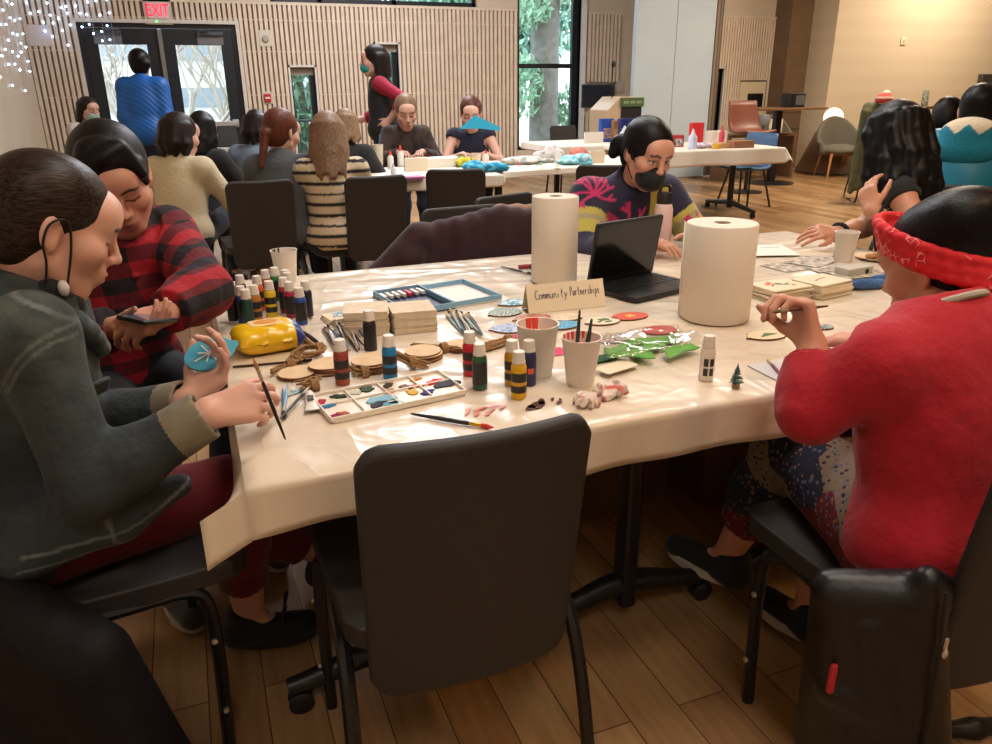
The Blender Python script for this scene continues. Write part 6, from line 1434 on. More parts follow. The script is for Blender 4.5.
# across the far table, facing the camera
LACE = lambda V: np.clip(brush_noise(V, 42)*1.5-.2, 0, .8)
seated('person in dark brown lace top with pulled back hair at the far table', 406, 112, 7.0, -98, PALE, (62, 46, 40), H_LIGHT, 'short', hz=-98, hp=20, tints=[('f', (28, 20, 20), LACE)], hs=1.22, skinkw=dict(brow=(110, 80, 60)))
b11 = seated('person in sleeveless navy top holding up cyan paper', 471, 114, 7.0, -105, PALE, (24, 26, 48), H_GINGER, 'short', hz=-110, hp=18, sleeve=-.12, hs=1.2, neck=.02, skinkw=dict(brow=(90, 60, 50)))
# cyan paper
p = atd(482, 125, 6.6); t = thing('cyan_paper', 'folded cyan paper held up in front of a face at the far table', 'paper', p, R(-20)); bm = NB()
for dy in (0, .012):
    v = [bm.verts.new(c) for c in ((-.20, dy, -.03), (-.06, dy, .08), (.16, dy, -.02), (.15, dy, -.05), (.0, dy, -.03))]; bm.faces.new(v)
o = obj('sheet', bm, mat('cyan_paper', (40, 164, 200), .7), t, smooth=False); md = o.modifiers.new('thick', 'SOLIDIFY'); md.thickness = .002
b = seated('person in pale top wearing a green face mask at the far left', 89, 110, 8.2, -50, PALE, (206, 196, 190), H_DARK, 'long', hz=-50, low=-.2)
band(b, None, mat('mask_green', (150, 180, 164), .8))
# right side, behind the long black hair
b = seated('person in teal puffer jacket with black hair at the right edge', 978, 112, 4.1, 30, TAN, (10, 120, 150), H_BLACK, 'short', hz=35, t=.05, top='puffer_jacket', mtop=mat('teal_puffer', (8, 118, 146), .45, bump=(9, .8)), hs=1.1, hp=10)
chair_at('dark chair under the person in teal puffer jacket', b.pel[0]+b.f[0]*.06, b.pel[1]+b.f[1]*.06, 30)
L, A = b.L, b.A; u, f, r = b.up, b.fc, b.r
hd = skin_mesh('hood', [ell(b.nb-f*.09+u*.03, (.14, .09, .085), np.array([r, f, u]), .03), ell(b.nb-f*.12-u*.05, (.15, .06, .09), np.array([r, f, u]), .03)], .008, m_matw := vmat('fleece_hood', .95, (60, .5, .01)), b.o, (214, 200, 172), [('f', (20, 116, 140), lambda V: (((V-b.nb)@b.up) < .02+.05*np.abs(np.mod(((V-b.nb)@b.r)*9, 1)*2-1)).astype(float))])
b = seated('person in black coat with black hair left of the teal jacket', 946, 120, 4.9, 20, TAN, (20, 19, 22), H_BLACK, 'short', hz=30, t=.04, hp=30)
chair_at('dark chair under the person in black coat behind the teal jacket', b.pel[0]+b.f[0]*.06, b.pel[1]+b.f[1]*.06, 20)
# standing people
def standing(label, px, py, Z, az, skin, hz=None, hp=0, lean=3, hs=1.05, sc=1.0):
    c = atd(px, py, Z); b = Body((0, 0, .92*sc), az, lean=lean, head_az=hz if hz is not None else az, head_pitch=hp, hs=hs, sc=sc)
    o = A3((c.x, c.y, 0))-A3((b.hc[0], b.hc[1], 0)); b = Body((o[0], o[1], .92*sc), az, lean=lean, head_az=hz if hz is not None else az, head_pitch=hp, hs=hs, sc=sc)
    for i in (1, -1): b.leg(i, (o[0]+b.r[0]*.09*i, o[1]+b.r[1]*.09*i, .11), b.f+A3((0, 0, .2)))
    return b
b = standing('person in blue quilted jacket', 141, 68, 7.7, 78, TAN, sc=1.03)
for i in (1, -1): b.arm(i, (b.shL if i < 0 else b.shR)+b.r*i*.005+b.f*.20-b.up*.42, b.r*i*.15-b.f)
b.skin('person', 'person in bright blue quilted jacket standing at the double door', h=.011, col=TAN)
b.hair(H_BLACK, 'short', h=.009, vol=.012, extra=[ell(b.L(.06, -.06, .0), (.05, .05, .05), b.A, .02)])
m_quilt, nt, bb = base('blue_quilting'); bb.inputs['Base Color'].default_value = S(12, 92, 172); bb.inputs['Roughness'].default_value = .5
wv = nd(nt, 'ShaderNodeTexWave', wave_type='BANDS', bands_direction='DIAGONAL'); wv.inputs['Scale'].default_value = 10; nt.links.new(coords(nt), wv.inputs['Vector']); add_bump(nt, bb, wv.outputs['Color'], .25, .01)
b.top('quilted_jacket', m_quilt, t=.034, h=.012, sleeve=.95, hem=-.12, hemflare=.02); b.trousers('trousers', m_navyjean, h=.014); b.shoes(m_blackshoe, m_darksole, h=.012)
b = standing('p', 374, 68, 7.5, 165, PALE, hz=165, lean=2, sc=1.03, hs=1.12)
b.arm(-1, b.pel-b.r*.20-b.f*.06+b.up*.12, -b.r*.5-b.f*1.0, hd=b.f*.6-b.up*.5, pn=b.r); b.arm(1, b.pel+b.f*.30+b.r*.12+b.up*.10, -b.f-b.up*.2)
b.skin('person', 'person in black waistcoat and red sleeves standing by the slatted wall', h=.010, col=PALE)
L, A = b.L, b.A; ex = []
for k in range(9): a = R(-5-k*21); x, y = .082*math.cos(a), .09*math.sin(a)-.02; ex.append(cone(L(x, y, .03), L(x*1.15, y*1.1, -.11), .034, .03, .03))
b.hair(H_DARK, 'bob', h=.009, vol=.008, extra=ex, cutc=.03, low=-.13); band(b, None, mat('mask_teal', (30, 130, 140), .8, var=(60, (60, 170, 170))))
b.top('red_shirt', mat('red_print_shirt', (168, 34, 62), .85, var=(60, (150, 24, 50))), t=.014, h=.011, sleeve=.55); b.top('waistcoat', mat('black_waistcoat', (22, 22, 28), .7), t=.026, h=.011, arms=False, hem=-.10, hemflare=.01)
b.trousers('trousers', m_blackcloth, h=.014); b.shoes(m_blackshoe, m_darksole, h=.012)
# ---- things on the far tables
def gl(label, px, py, h=.13, r=.024, c=(226, 220, 212), capc=(220, 80, 40), z=.743, n='glue_bottle', cat='glue bottle', group=None):
    p = atz(px, py, z); t = thing(n, label, cat, p, 0, group); bm = NB(); lathe(bm, [(0, 0), (r, 0), (r, h*.6), (r*.55, h*.72), (0, h*.72)], 14); obj('body', bm, mat('glue%d_%d_%d' % c, c, .4), t)
    bm = NB(); lathe(bm, [(r*.5, h*.72), (r*.4, h*.82), (r*.12, h), (0, h)], 12); obj('cap', bm, mat('gluecap%d_%d' % capc[:2], capc, .4), t); return t
gl('glue bottle with orange cap, left of a close pair on the far table', 391, 169, .15, .026); gl('taller glue bottle with orange cap on the far table beside the tumbler', 401, 166, .17, .028); gl('small clear glue bottle at the front edge of the far table', 394, 177, .10, .022, (206, 204, 206), (190, 180, 190))
gl('glue bottle with red cap by the sleeveless navy top', 486, 165, .13, .026, capc=(206, 60, 50)); gl('orange topped bottle behind the white name card', 421, 166, .07, .02, (220, 150, 80)); gl('small red topped bottle right of the white name card', 429, 166, .09, .018, capc=(190, 40, 40))
def tumbler(label, px, py, h, r, c, straw=None, z=.743):
    p = atz(px, py, z); t = thing('cup', label, 'cup', p); bm = NB(); lathe(bm, [(0, 0), (r*.8, 0), (r, h), (r*.92, h), (r*.74, .008), (0, .008)], 18, cap=False); obj('cup_wall', bm, mat('cup%d_%d_%d' % c, c, .5), t)
    if straw: bm = NB(); tube(bm, [(0, 0, .01), (.02, 0, h+.08)], .005, 6); obj('straw', bm, mat('straw%d' % straw[0], straw, .4), t)
tumbler('cream tumbler with blue straw beside the glue bottles', 379, 165, .17, .045, (222, 212, 184), (60, 130, 170)); tumbler('small cream cup in front of the person with cyan paper', 476, 164, .09, .045, (226, 206, 184)); tumbler('clear jar of tools left of the cream tumbler', 369, 166, .12, .045, (150, 150, 150))
def boxy(name, label, cat, px, py, w, d, h, c, rz=0, z=.743, group=None, art=None, dz=0):
    p = atz(px, py, z); t = thing(name, label, cat, (p.x, p.y+d/2, z+dz), rz, group); bm = NB(); box(bm, -w/2, w/2, -d/2, d/2, 0, h); obj('carton', bm, mat('box%d_%d_%d' % c, c, .5), t, bevel=.002)
    if art: bm = NB(); box(bm, -w*.36, w*.36, -d/2-.002, -d/2, h*art[1], h*art[2]); obj('printed_front', bm, mat('art%d_%d' % art[0][:2], art[0], .5, var=(30, art[3])), t, smooth=False)
    return t
boxy('name_card', 'white folded name card on the far table before the lace top', 'card', 417, 171, .19, .04, .10, (226, 212, 186)); boxy('paper_stack', 'stack of white paper in front of the sleeveless navy top', 'paper stack', 445, 167, .30, .20, .07, (232, 224, 208)); boxy('marker_box', 'pink and blue craft packet at the front of the far table', 'packet', 409, 180, .24, .10, .02, (206, 110, 150), .1, art=((90, 110, 190), .2, .8, (206, 120, 160)))
def heap(label, name, cat, px, py, w, d, h, cols, seed, z=.743, tri=False):
    """one crumpled bundle of paper"""
    p = atz(px, py, z); rs = random.Random(seed); ps = []
    for k in range(9): ps.append(ell((p.x+rs.uniform(-w, w)*.4, p.y+rs.uniform(-d, d)*.4, z+rs.uniform(.15, .6)*h), (rs.uniform(.2, .4)*w, rs.uniform(.2, .4)*d, rs.uniform(.2, .45)*h), frame((rs.uniform(-1, 1), 1, rs.uniform(-.3, .3))), .01))
    ps.append(('cap', A3((0, 0, z+.001)), A3((0, 0, -1)))); return tag(skin_mesh(name, ps, .009, vmat('crepe_paper', .85, (50, .8, .02)), None, cols[0], [('f', cols[1], lambda V: np.clip(brush_noise(V, 60, seed)*2, 0, 1))]), label, cat)
heap('crumpled bright blue tissue paper at the front of the far table', 'tissue_paper', 'tissue paper', 486, 172, .32, .16, .10, ((20, 130, 170), (90, 190, 214)), 1); heap('yellow and green crumpled felt beside the paper stack', 'felt_scrap', 'felt scrap', 463, 167, .16, .12, .10, ((206, 196, 60), (90, 130, 60)), 2)
heap('large heap of white and silver tissue on the scrap table', 'tissue_paper', 'tissue paper', 527, 163, .52, .20, .06, ((216, 214, 206), (170, 170, 166)), 3); heap('upright folds of white tissue at the back of the scrap table', 'tissue_paper', 'tissue paper', 548, 162, .22, .10, .17, ((228, 224, 216), (206, 196, 196)), 4)
heap('pale blue crumpled paper at the right of the scrap table', 'tissue_paper', 'tissue paper', 577, 164, .26, .14, .09, ((110, 190, 206), (190, 220, 224)), 5); heap('salmon pink paper standing behind the pale blue paper', 'paper_scrap', 'paper scrap', 579, 160, .14, .06, .13, ((226, 140, 126), (210, 110, 100)), 6)
boxy('name_card', 'cream name card at the right end of the scrap table', 'card', 597, 163, .15, .03, .10, (226, 206, 180))
ri = random.Random(21)
for k in range(16):
    x, y = ri.uniform(494, 560), ri.uniform(160, 169); p = atz(x, y, .7435); c_ = ri.choice([(210, 90, 80), (90, 150, 170), (60, 60, 60), (230, 210, 120), (230, 226, 220), (120, 160, 90)])
    card('small torn scrap of coloured paper strewn on the scrap table', (p.x, p.y, .748+.0012*k), ri.uniform(.04, .08), ri.uniform(.03, .06), ri.uniform(0, 3), mat('scrap%d_%d_%d' % c_, c_, .8), .001, 'paper_scrap', 'paper scrap', 'torn scraps on the scrap table')
# snack table
m_sn = (36, 66, 150)
for lab, px, w, c_, a_ in (('royal blue biscuit box at the left of the snack table', 607, .16, (30, 70, 160), (206, 160, 110)), ('narrow brown biscuit box behind the clear jar', 616, .09, (150, 110, 70), (206, 170, 110)), ('dark blue snack box right of the brown one', 624, .12, (44, 54, 120), (190, 140, 100)), ('dark blue snack box nearest the green box', 632, .11, (40, 44, 96), (200, 120, 80))):
    boxy('snack_box', lab, 'snack box', px, 142, w, .07, .26 if w > .1 else .24, c_, art=(a_, .15, .6, c_))
boxy('snack_box', 'green box half hidden by dark hair at the snack table', 'snack box', 640, 143, .16, .08, .24, (40, 130, 90)); boxy('name_card', 'long white label card at the left end of the snack table', 'card', 594, 143, .24, .03, .12, (222, 214, 204))
gl('clear jar in front of the snack boxes', 624, 144, .20, .055, (190, 200, 196), (200, 206, 206), n='jar', cat='jar'); gl('white bottle beside the hair bun at the snack table', 632, 145, .27, .035, (226, 224, 220), (226, 224, 220), n='lotion_bottle', cat='bottle')
# supply table
gl('white and blue glue bottle at the left of the supply table', 692, 149, .20, .045, (196, 200, 220), (226, 224, 220)); boxy('carton', 'small red and white carton at the left end of the supply table', 'box', 678, 147, .14, .10, .12, (170, 50, 56), art=((226, 220, 214), .1, .7, (60, 50, 60))); boxy('packet', 'red tape dispenser packet behind the glue bottle', 'packet', 697, 143, .16, .06, .22, (196, 36, 44))
gl('red squeeze bottle near the paper tray', 721, 146, .22, .03, (206, 70, 90), (220, 90, 80)); boxy('carton', 'white patterned tray behind the red squeeze bottle', 'box', 719, 142, .22, .12, .12, (216, 206, 196)); boxy('cardboard_tray', 'flat brown cardboard tray at the right of the supply table', 'tray', 744, 148, .26, .14, .07, (150, 104, 76)); boxy('paper_pile', 'pile of kraft paper in the middle of the supply table', 'paper', 731, 148, .26, .14, .05, (190, 150, 104)); heap('white tissue heap with lilac tint on the supply table', 'tissue_paper', 'tissue paper', 706, 148, .24, .12, .07, ((214, 204, 210), (190, 170, 200)), 12)
tumbler('yellow tape roll on the supply table', 716, 149, .05, .05, (224, 176, 70))
# laptop table by the door
t = thing('laptop', 'dark open laptop on the small white table by the double door', 'laptop', (.40, 9.75, .742), R(180)); bm = NB(); prism(bm, rrect(.34, .23, .01), 0, .016); obj('keyboard_base', bm, m_lap, t); bm = NB(); prism(bm, rrect(.34, .22, .01), -.006, 0, M=xf((0, .11, .014), (R(100), 0, 0)) @ xf((0, .11, 0))); obj('lid', bm, m_lap, t)
heap('orange red crumpled paper on the small white table', 'paper_scrap', 'paper scrap', 223, 145, .26, .10, .13, ((226, 84, 40), (206, 60, 40)), 14, .742)
# yellow chair, lectern, high table etc.
def shell_chair(name, label, cat, x, y, az, m, seat_z=.45, legs='four', mleg=m_black, sc=1.0):
    t = thing(name, label, cat, (x, y, 0), R(az-90)); bm = NB(); n, k = 12, 12; g = []
    for j in range(k+1):
        v = j/k; row = []
        for i in range(n+1):
            u = i/n*2-1
            if v < .5: w = .23; yy = .22-.42*v*2; zz = seat_z-.02*math.sin(v*2*PI)+.02*u*u
            else: q = (v-.5)*2; w = .23-.03*q*q; yy = -.20-.09*q+.04*u*u; zz = seat_z+.38*q*1.0
            if .38 < v < .62: yy += .03*(1-abs(v-.5)/.12); zz += .012*(1-abs(v-.5)/.12)
            row.append(bm.verts.new((u*w*sc, yy*sc, zz)))
        g.append(row)
    for j in range(k):
        for i in range(n): bm.faces.new((g[j][i], g[j][i+1], g[j+1][i+1], g[j+1][i]))
    o = obj('shell', bm, m, t, angle=80); md = o.modifiers.new('thick', 'SOLIDIFY'); md.thickness = .03; md.offset = 0
    if legs == 'four':
        for sx in (-1, 1):
            for sy in (-1, 1): bm = NB(); tube(bm, [(sx*.15, sy*.12, seat_z-.02), (sx*.22, sy*.22, 0)], .012, 8); obj('leg', bm, mleg, t)
    else:
        bm = NB(); tube(bm, [(0, 0, .03), (0, 0, seat_z-.01)], .025, 12); lathe(bm, [(0, 0), (.22, 0), (.22, .012), (.03, .03), (0, .03)], 28); obj('pedestal', bm, mleg, t)
    return t
shell_chair('moulded_chair', 'yellow shell chair by the small white table', 'chair', .92, 9.9, 200, mat('yellow_shell', (216, 164, 30), .5))
shell_chair('moulded_chair', 'blue shell chair tucked beside the supply table', 'chair', 6.08, 7.5, 195, mat('blue_shell', (70, 104, 140), .55)); shell_chair('lounge_chair', 'brown leather shell chair by the high table', 'chair', 6.95, 8.55, -95, mat('brown_leather', (120, 66, 46), .45), .78, 'pedestal')
m_tub = mat('grey_green_upholstery', (104, 98, 84), .9, bump=(200, .2)); m_ash = mat('light_ash_wood', (186, 130, 76), .5)
def tub_chair(label, x, y, az):
    t = thing('tub_chair', label, 'armchair', (x, y, 0), R(az-90)); ps = [ell((0, 0, .40), (.30, .28, .09), I3, .05)]
    for k in range(29):
        a = R(170+k*7.15); c = (.30*math.cos(a), .28*math.sin(a)*1.0); hgt = .50+.36*max(0, math.sin(-a))**1.2; ps.append(cone((c[0], c[1], .38), (c[0]*1.12, c[1]*1.2, hgt), .034, .026, .05))
    skin_mesh('tub_shell', ps, .012, m_tub, t)
    for sx in (-1, 1):
        for sy in (-1, 1): bm = NB(); tube(bm, [(sx*.20, sy*.18, .36), (sx*.25, sy*.24, 0)], [.022, .014], 8); obj('leg', bm, m_ash, t)
    bm = NB(); tube(bm, [(-.22, -.2, .33), (.22, .2, .33)], .014, 8); tube(bm, [(-.22, .2, .33), (.22, -.2, .33)], .014, 8); obj('leg_brace', bm, m_ash, t); return t
tub_chair('grey tub armchair nearest the brown pouf', 9.4, 9.45, 250); tub_chair('grey tub armchair nearest the olive coat', 9.5, 8.7, 255); tub_chair('pale grey tub armchair behind the high table', 9.0, 10.55, 240)
p = atz(805, 166, 0); t = thing('pouf', 'brown tapered pouf in front of the cream wall', 'pouf', (9.75, 10.0, 0), 0); bm = NB(); lathe(bm, [(0, 0), (.50, 0), (.51, .02), (.27, .62), (.24, .65), (0, .65)], 40); obj('upholstery', bm, mat('pouf_brown', (112, 86, 60), .8, bump=(60, .2)), t); bm = NB(); lathe(bm, [(.511, .015), (.514, .03), (.508, .035)], 40, cap=False); obj('piping', bm, mat('pouf_piping', (84, 62, 42), .7), t)
# high table with black box
p = atz(770, 183, 0); t = thing('high_table', 'wooden topped high table on a black pedestal', 'table', (p.x, p.y, 0)); bm = NB(); box(bm, -.55, .62, -.3, .3, 1.02, 1.05); obj('tabletop', bm, mat('walnut_top', (120, 86, 58), .4, var=(12, (104, 72, 46))), t, bevel=.004)
bm = NB(); box(bm, -.05, .05, -.04, .04, .03, 1.02); obj('pedestal', bm, m_black, t, bevel=.004); bm = NB(); lathe(bm, [(0, 0), (.33, 0), (.33, .012), (.06, .035), (0, .035)], 36); obj('base', bm, m_black, t)
t2_ = thing('speaker', 'black box speaker standing on the high table', 'speaker', (p.x+.24, p.y, 1.051)); bm = NB(); prism(bm, rrect(.30, .20, .03), 0, .19); obj('housing', bm, mat('speaker_black', (24, 24, 25), .4), t2_, bevel=.01); bm = NB(); box(bm, -.04, .13, -.104, -.099, .03, .16); obj('grille', bm, mat('speaker_grille', (78, 76, 72), .6, bump=(300, .6)), t2_)
# second ledge with can by the cream wall, floor lamp glow bowl
p = aty(925, 106, 9.6); t = thing('ledge_table', 'narrow wooden high table in front of the cream wall', 'table', (p.x, 9.6, 0)); bm = NB(); box(bm, -.6, .7, -.2, .2, p.z-.04, p.z); obj('tabletop', bm, MATS['walnut_top'], t, bevel=.004); bm = NB(); box(bm, -.04, .04, -.04, .04, .03, p.z-.04); lathe(bm, [(0, 0), (.28, 0), (.28, .012), (0, .03)], 28); obj('pedestal', bm, m_black, t)
c_ = aty(924, 106, 9.6); t = thing('drinks_can', 'green and white drinks can standing on the narrow ledge table', 'can', (c_.x, 9.6, p.z)); bm = NB(); lathe(bm, [(0, 0), (.045, 0), (.05, .01), (.05, .2), (.04, .23), (0, .23)], 20); obj('body', bm, mat('can_green', (40, 80, 56), .35, var=(22, (196, 206, 190))), t); bm = NB(); lathe(bm, [(0, .23), (.041, .23), (.041, .238), (0, .238)], 20); tube(bm, [(-.015, 0, .24), (.0, 0, .246), (.02, 0, .24)], .004, 6); obj('lid', bm, m_screw, t)
p = aty(843, 118, 9.7); t = thing('globe_lamp', 'white round lamp glowing behind the grey armchairs', 'lamp', (p.x, 9.9, 0)); bm = NB(); tube(bm, [(0, 0, .02), (0, 0, p.z-.1)], .014, 8); lathe(bm, [(0, 0), (.16, 0), (.16, .015), (0, .02)], 24); obj('stand', bm, m_black, t); bm = NB(); sphere(bm, (0, 0, p.z), .15, 20, 12); obj('globe', bm, mat('globe_glow', (250, 226, 190), .4, emit=((255, 222, 176), 1.6)), t)
# chair with olive coat and floral bag
q = chair_frame(7.82, 7.27, 60); t = thing('wire_chair', 'black wire framed chair under the olive coat', 'chair', (7.82, 7.27, 0), R(-30)); bm = NB(); prism(bm, rrect(.46, .44, .05), .43, .46); obj('seat', bm, m_chairblk, t, bevel=.008); bm = NB(); prism(bm, rrect(.44, .48, .05), -.015, .015, M=xf((0, -.24, .72), (R(98), 0, 0))); obj('backrest', bm, m_chairblk, t, bevel=.008)
for sx in (-1, 1): bm = NB(); tube(bm, bez([(sx*.2, .18, .43), (sx*.24, .24, .02), (sx*.24, .0, .012), (sx*.24, -.26, .02), (sx*.2, -.2, .43)], 5), .010, 8); obj('sled_leg', bm, m_black, t)
ps = []
for i in range(7): x = -.26+.075*i; ps.append(cone(q(x, -.27, 1.10), q(x-.03, -.40, .42-.035*(6-i)), .05, .05, .03)); ps.append(cone(q(x, -.27, 1.10), q(x, -.20, .55), .05, .05, .03))
ps += [cone(q(-.28, -.30, 1.04), q(-.36, -.42, .16), .06, .035, .03)]
drape('coat', 'olive green coat hanging over the wire framed chair', 'coat', ps, cloth_mat('olive_cloth', (84, 86, 50), (66, 68, 38), bump=(10, .6)), .013)
h_ = q(-.10, -.27, 1.19)
tag(skin_mesh('knit_hat', [ell(h_, (.10, .09, .065), I3, .02), ell(h_+A3((.03, 0, .06)), (.045, .045, .035), I3, .02)], .01, vmat('wool', .95, (80, .6, .01)), None, (190, 70, 60), [('f', (216, 196, 176), lambda V: (np.mod(V[:, 2], .07) < .026).astype(float))]), 'red and cream knitted hat lying on top of the olive coat', 'hat')
ps = [ell(q(.02, -.46, .50), (.17, .10, .26), I3, .04), cone(q(.06, -.40, .76), q(.0, -.30, 1.0), .03, .03, .02)]
drape('shoulder_bag', 'black and white floral bag hanging on the olive coat chair', 'bag', ps, vmat('floral_print', .85, (30, .3, .01)), .012, (28, 26, 26), [('f', (176, 160, 146), lambda V: np.clip(brush_noise(V, 75, 4)*4-2.4, 0, 1))])
# lectern
p = aty(610, 150, 10.3); t = thing('lectern', 'pale wooden lectern with black front panel and green band', 'lectern', (p.x-.27, 9.85, 0)); t.scale = (.78, .8, 1.07); bm = NB()
prism(bm, [(-.25, .0), (.40, .0), (.40, 1.10), (.30, 1.14), (.0, 1.14), (-.25, .98)], -.32, .32, M=xf((0, 0, 0), (R(90), 0, 0))); obj('body', bm, mat('lectern_birch', (196, 172, 140), .5), t, bevel=.006)
bm = NB(); box(bm, .02, .42, -.34, -.322, .35, 1.02); obj('front_panel', bm, mat('lectern_black', (18, 18, 19), .6), t, smooth=False); bm = NB(); box(bm, .0, .45, -.36, -.30, 1.02, 1.13); bn = obj('green_band', bm, mat('lectern_green', (74, 96, 56), .6), t, bevel=.004)
bm = NB()
for k in range(14):
    if k in (4, 9): continue
    box(bm, .045+k*.026, .062+k*.026, -.3615, -.36, 1.06, 1.092)
obj('pale_lettering', bm, mat('lectern_letters', (150, 166, 130), .6), bn, smooth=False)
bm = NB(); tube(bm, bez([(-.05, -.1, 1.12), (-.055, -.1, 1.35), (-.06, -.12, 1.50)], 6), .009, 8); mi = obj('microphone_stem', bm, m_black, t); bm = NB(); sphere(bm, (-.06, -.13, 1.53), .035, 14, 10, 0, (1, 1, 1.25)); obj('microphone_head', bm, m_castor, mi)
# low items by the slatted strip at right
t = thing('side_shelf', 'low pale shelf with bag and kettle by the right slatted wall', 'shelf', (8.0, 9.9, 0)); bm = NB(); box(bm, -.5, .75, -.2, .2, .62, .66); obj('shelf_board', bm, MATS['walnut_top'], t); 
for x in (-.5, .71): bm = NB(); box(bm, x, x+.04, -.2, .2, 0, .62); obj('side_panel', bm, MATS['walnut_top'], t)
tag(skin_mesh('handbag', [ell((7.85, 9.85, .76), (.16, .08, .09), I3, .03), ell((7.8, 9.85, .80), (.08, .06, .08), I3, .03), ('cap', A3((0, 0, .662)), A3((0, 0, -1)))], .01, mat('burgundy_leather', (74, 26, 44), .5), None), 'burgundy bag on the low shelf by the slatted wall', 'bag')
t = thing('desk_lamp', 'small grey table lamp on the low shelf', 'lamp', (8.22, 9.85, .662)); bm = NB(); lathe(bm, [(0, 0), (.06, 0), (.06, .01), (.012, .02), (.012, .12), (0, .12)], 16); obj('base', bm, m_black, t); bm = NB(); lathe(bm, [(.09, .12), (.10, .2), (.07, .27), (0, .28)], 18, cap=False); obj('lamp_shade', bm, mat('shade_grey', (120, 122, 124), .4), t)
t = tag(card('framed white card leaning on the low shelf', (8.45, 9.85, .664), .26, .02, 0, m_cream, .2, 'card', 'card'), None)
# ---- fairy lights
t = thing('string_lights', 'cool white icicle string lights in the upper left corner', 'string lights', (XL, WY, 0)); bm = NB(); pts = []
m_bulb = mat('fairy_bulb', (230, 240, 255), .4, emit=((176, 208, 255), 9)); bb = NB(); sphere(bb, (0, 0, 0), .0115, 8, 6); bme = bpy.data.meshes.new('bulb'); bb.to_mesh(bme); bb.free(); bme.materials.append(m_bulb)
rf = random.Random(9); wires = []
for k in range(9):
    x = .12+k*.105; top = 3.2; bot = [2.25, 2.05, 2.0, 1.92, 2.15, 2.12, 2.0, 1.75, 1.78][k]; wires.append([(x, -.075, top), (x+.03, -.075, (top+bot)/2), (x+.02, -.075, bot)]); 
    for j in range(6): pts.append((x+rf.uniform(-.03, .03), -.078, bot+(2.75-bot)*j/6+rf.uniform(-.03, .03)))
for k in range(7):
    y = -.35-k*.32; top = 3.2; bot = [1.55, 1.75, 1.4, 1.62, 1.45, 1.7, 1.5][k]; wires.append([(.03, y, top), (.035, y-.02, (top+bot)/2), (.03, y, bot)])
    for j in range(6): pts.append((.03, y+rf.uniform(-.06, .06), bot+(2.5-bot)*j/6+rf.uniform(-.04, .04)))
wires.append([(.03, -2.4, 3.2), (.03, -.1, 3.2), (.1, -.07, 3.2), (1.0, -.07, 3.2)])
for w_ in wires: tube(bm, w_, .003, 4)
obj('wire', bm, mat('clear_wire', (170, 176, 180), .4), t)
for q_ in pts[:98]: o = bpy.data.objects.new('bulb', bme); link(o, t); o.location = q_
# ================================================================== outdoors, seen through the glazing
bm = NB(); box(bm, -30, 40, WY+.25, 60, -.3, -.12); tag(obj('ground_outside', bm, mat('wet_ground', (120, 122, 116), .8, var=(1.2, (150, 150, 140)))), kind='structure')
m_bark1 = mat('grey_bark', (132, 130, 128), .9, bump=(18, .6), var=(9, (110, 108, 106))); m_bark2 = mat('pale_bark', (176, 168, 158), .9)
def leaves(c, r, n, size, rs, sq=1.0):
    bm = NB()
    for k in range(n):
        while True:
            p = Vector((rs.uniform(-1, 1), rs.uniform(-1, 1), rs.uniform(-1, 1)))
            if p.length < 1: break
        p = Vector((p.x*r[0], p.y*r[1], p.z*r[2]))+Vector(c); M = Matrix.Translation(p) @ Euler((rs.uniform(0, 6), rs.uniform(0, 6), rs.uniform(0, 6))).to_matrix().to_4x4(); s_ = size*rs.uniform(.6, 1.4)
        v = [bm.verts.new(M @ Vector(q)) for q in ((-s_, 0, 0), (0, -s_*.35*sq, 0), (s_, 0, 0), (0, s_*.35*sq, 0))]; bm.faces.new(v)
    return bm
def conifer(label, x, y, h, tr, cl, col, seed, n=1500, size=.16):
    rs = random.Random(seed); t = thing('tree', label, 'tree', (x, y, -.12)); bm = NB(); tube(bm, [(0, 0, 0), (.03, 0, h*.4), (0, .02, h)], [tr*1.1, tr, tr*.7], 16); obj('trunk', bm, m_bark1, t)
    for k, (c, r) in enumerate(cl): obj('foliage', leaves(c, r, n, size, rs), mat('needles%d_%d_%d' % col, col, .8, var=(1.5, tuple(min(255, int(v*1.35)) for v in col))), t, smooth=False)
def bare(label, x, y, h, seed, m=m_bark2, lean=0):
    rs = random.Random(seed); t = thing('tree', label, 'tree', (x, y, -.12)); bm = NB()
    def grow_(p, d, l, r, dep):
        q = p+d*l; mid = (p+q)/2+Vector((rs.uniform(-.05, .05), rs.uniform(-.05, .05), 0))*l; tube(bm, [p, mid, q], [r, r*.85, r*.68], 5)
        if dep > 0:
            for k in range(3 if dep > 2 else 2): 
                e = (d+Vector((rs.uniform(-.8, .8), rs.uniform(-.4, .4), rs.uniform(-.25, .55)))).normalized(); grow_(p+(q-p)*rs.uniform(.55, 1), e, l*rs.uniform(.62, .85), r*.58, dep-1)
    grow_(Vector((0, 0, 0)), Vector((lean, 0, 1)).normalized(), h*.3, .05, 5); obj('branches', bm, m, t)
bare('bare pale tree seen through the left door pane', -1.0, 15.5, 4.6, 3); bare('bare pale tree seen through the right door pane', .55, 15.0, 4.4, 8, lean=.2); bare('thin bare tree further back between the door panes', -.3, 18, 5.6, 12, mat('reddish_bark', (168, 120, 104), .9))
for k_, (x_, y_, h_, l_) in enumerate(((-1.5, 16.5, 5, .15), (-.6, 14.2, 3.6, -.25), (.1, 16.8, 5, .1), (.95, 17, 5, -.2), (.3, 14.1, 3.4, .3))):
    bare(['slender bare tree at the left edge of the left door pane', 'small bare tree close behind the left door pane', 'slender bare tree behind the mullion between the doors', 'slender bare tree at the right edge of the right door pane', 'small bare tree close behind the right door pane'][k_], x_, y_, h_, 30+k_, m_bark2, l_)
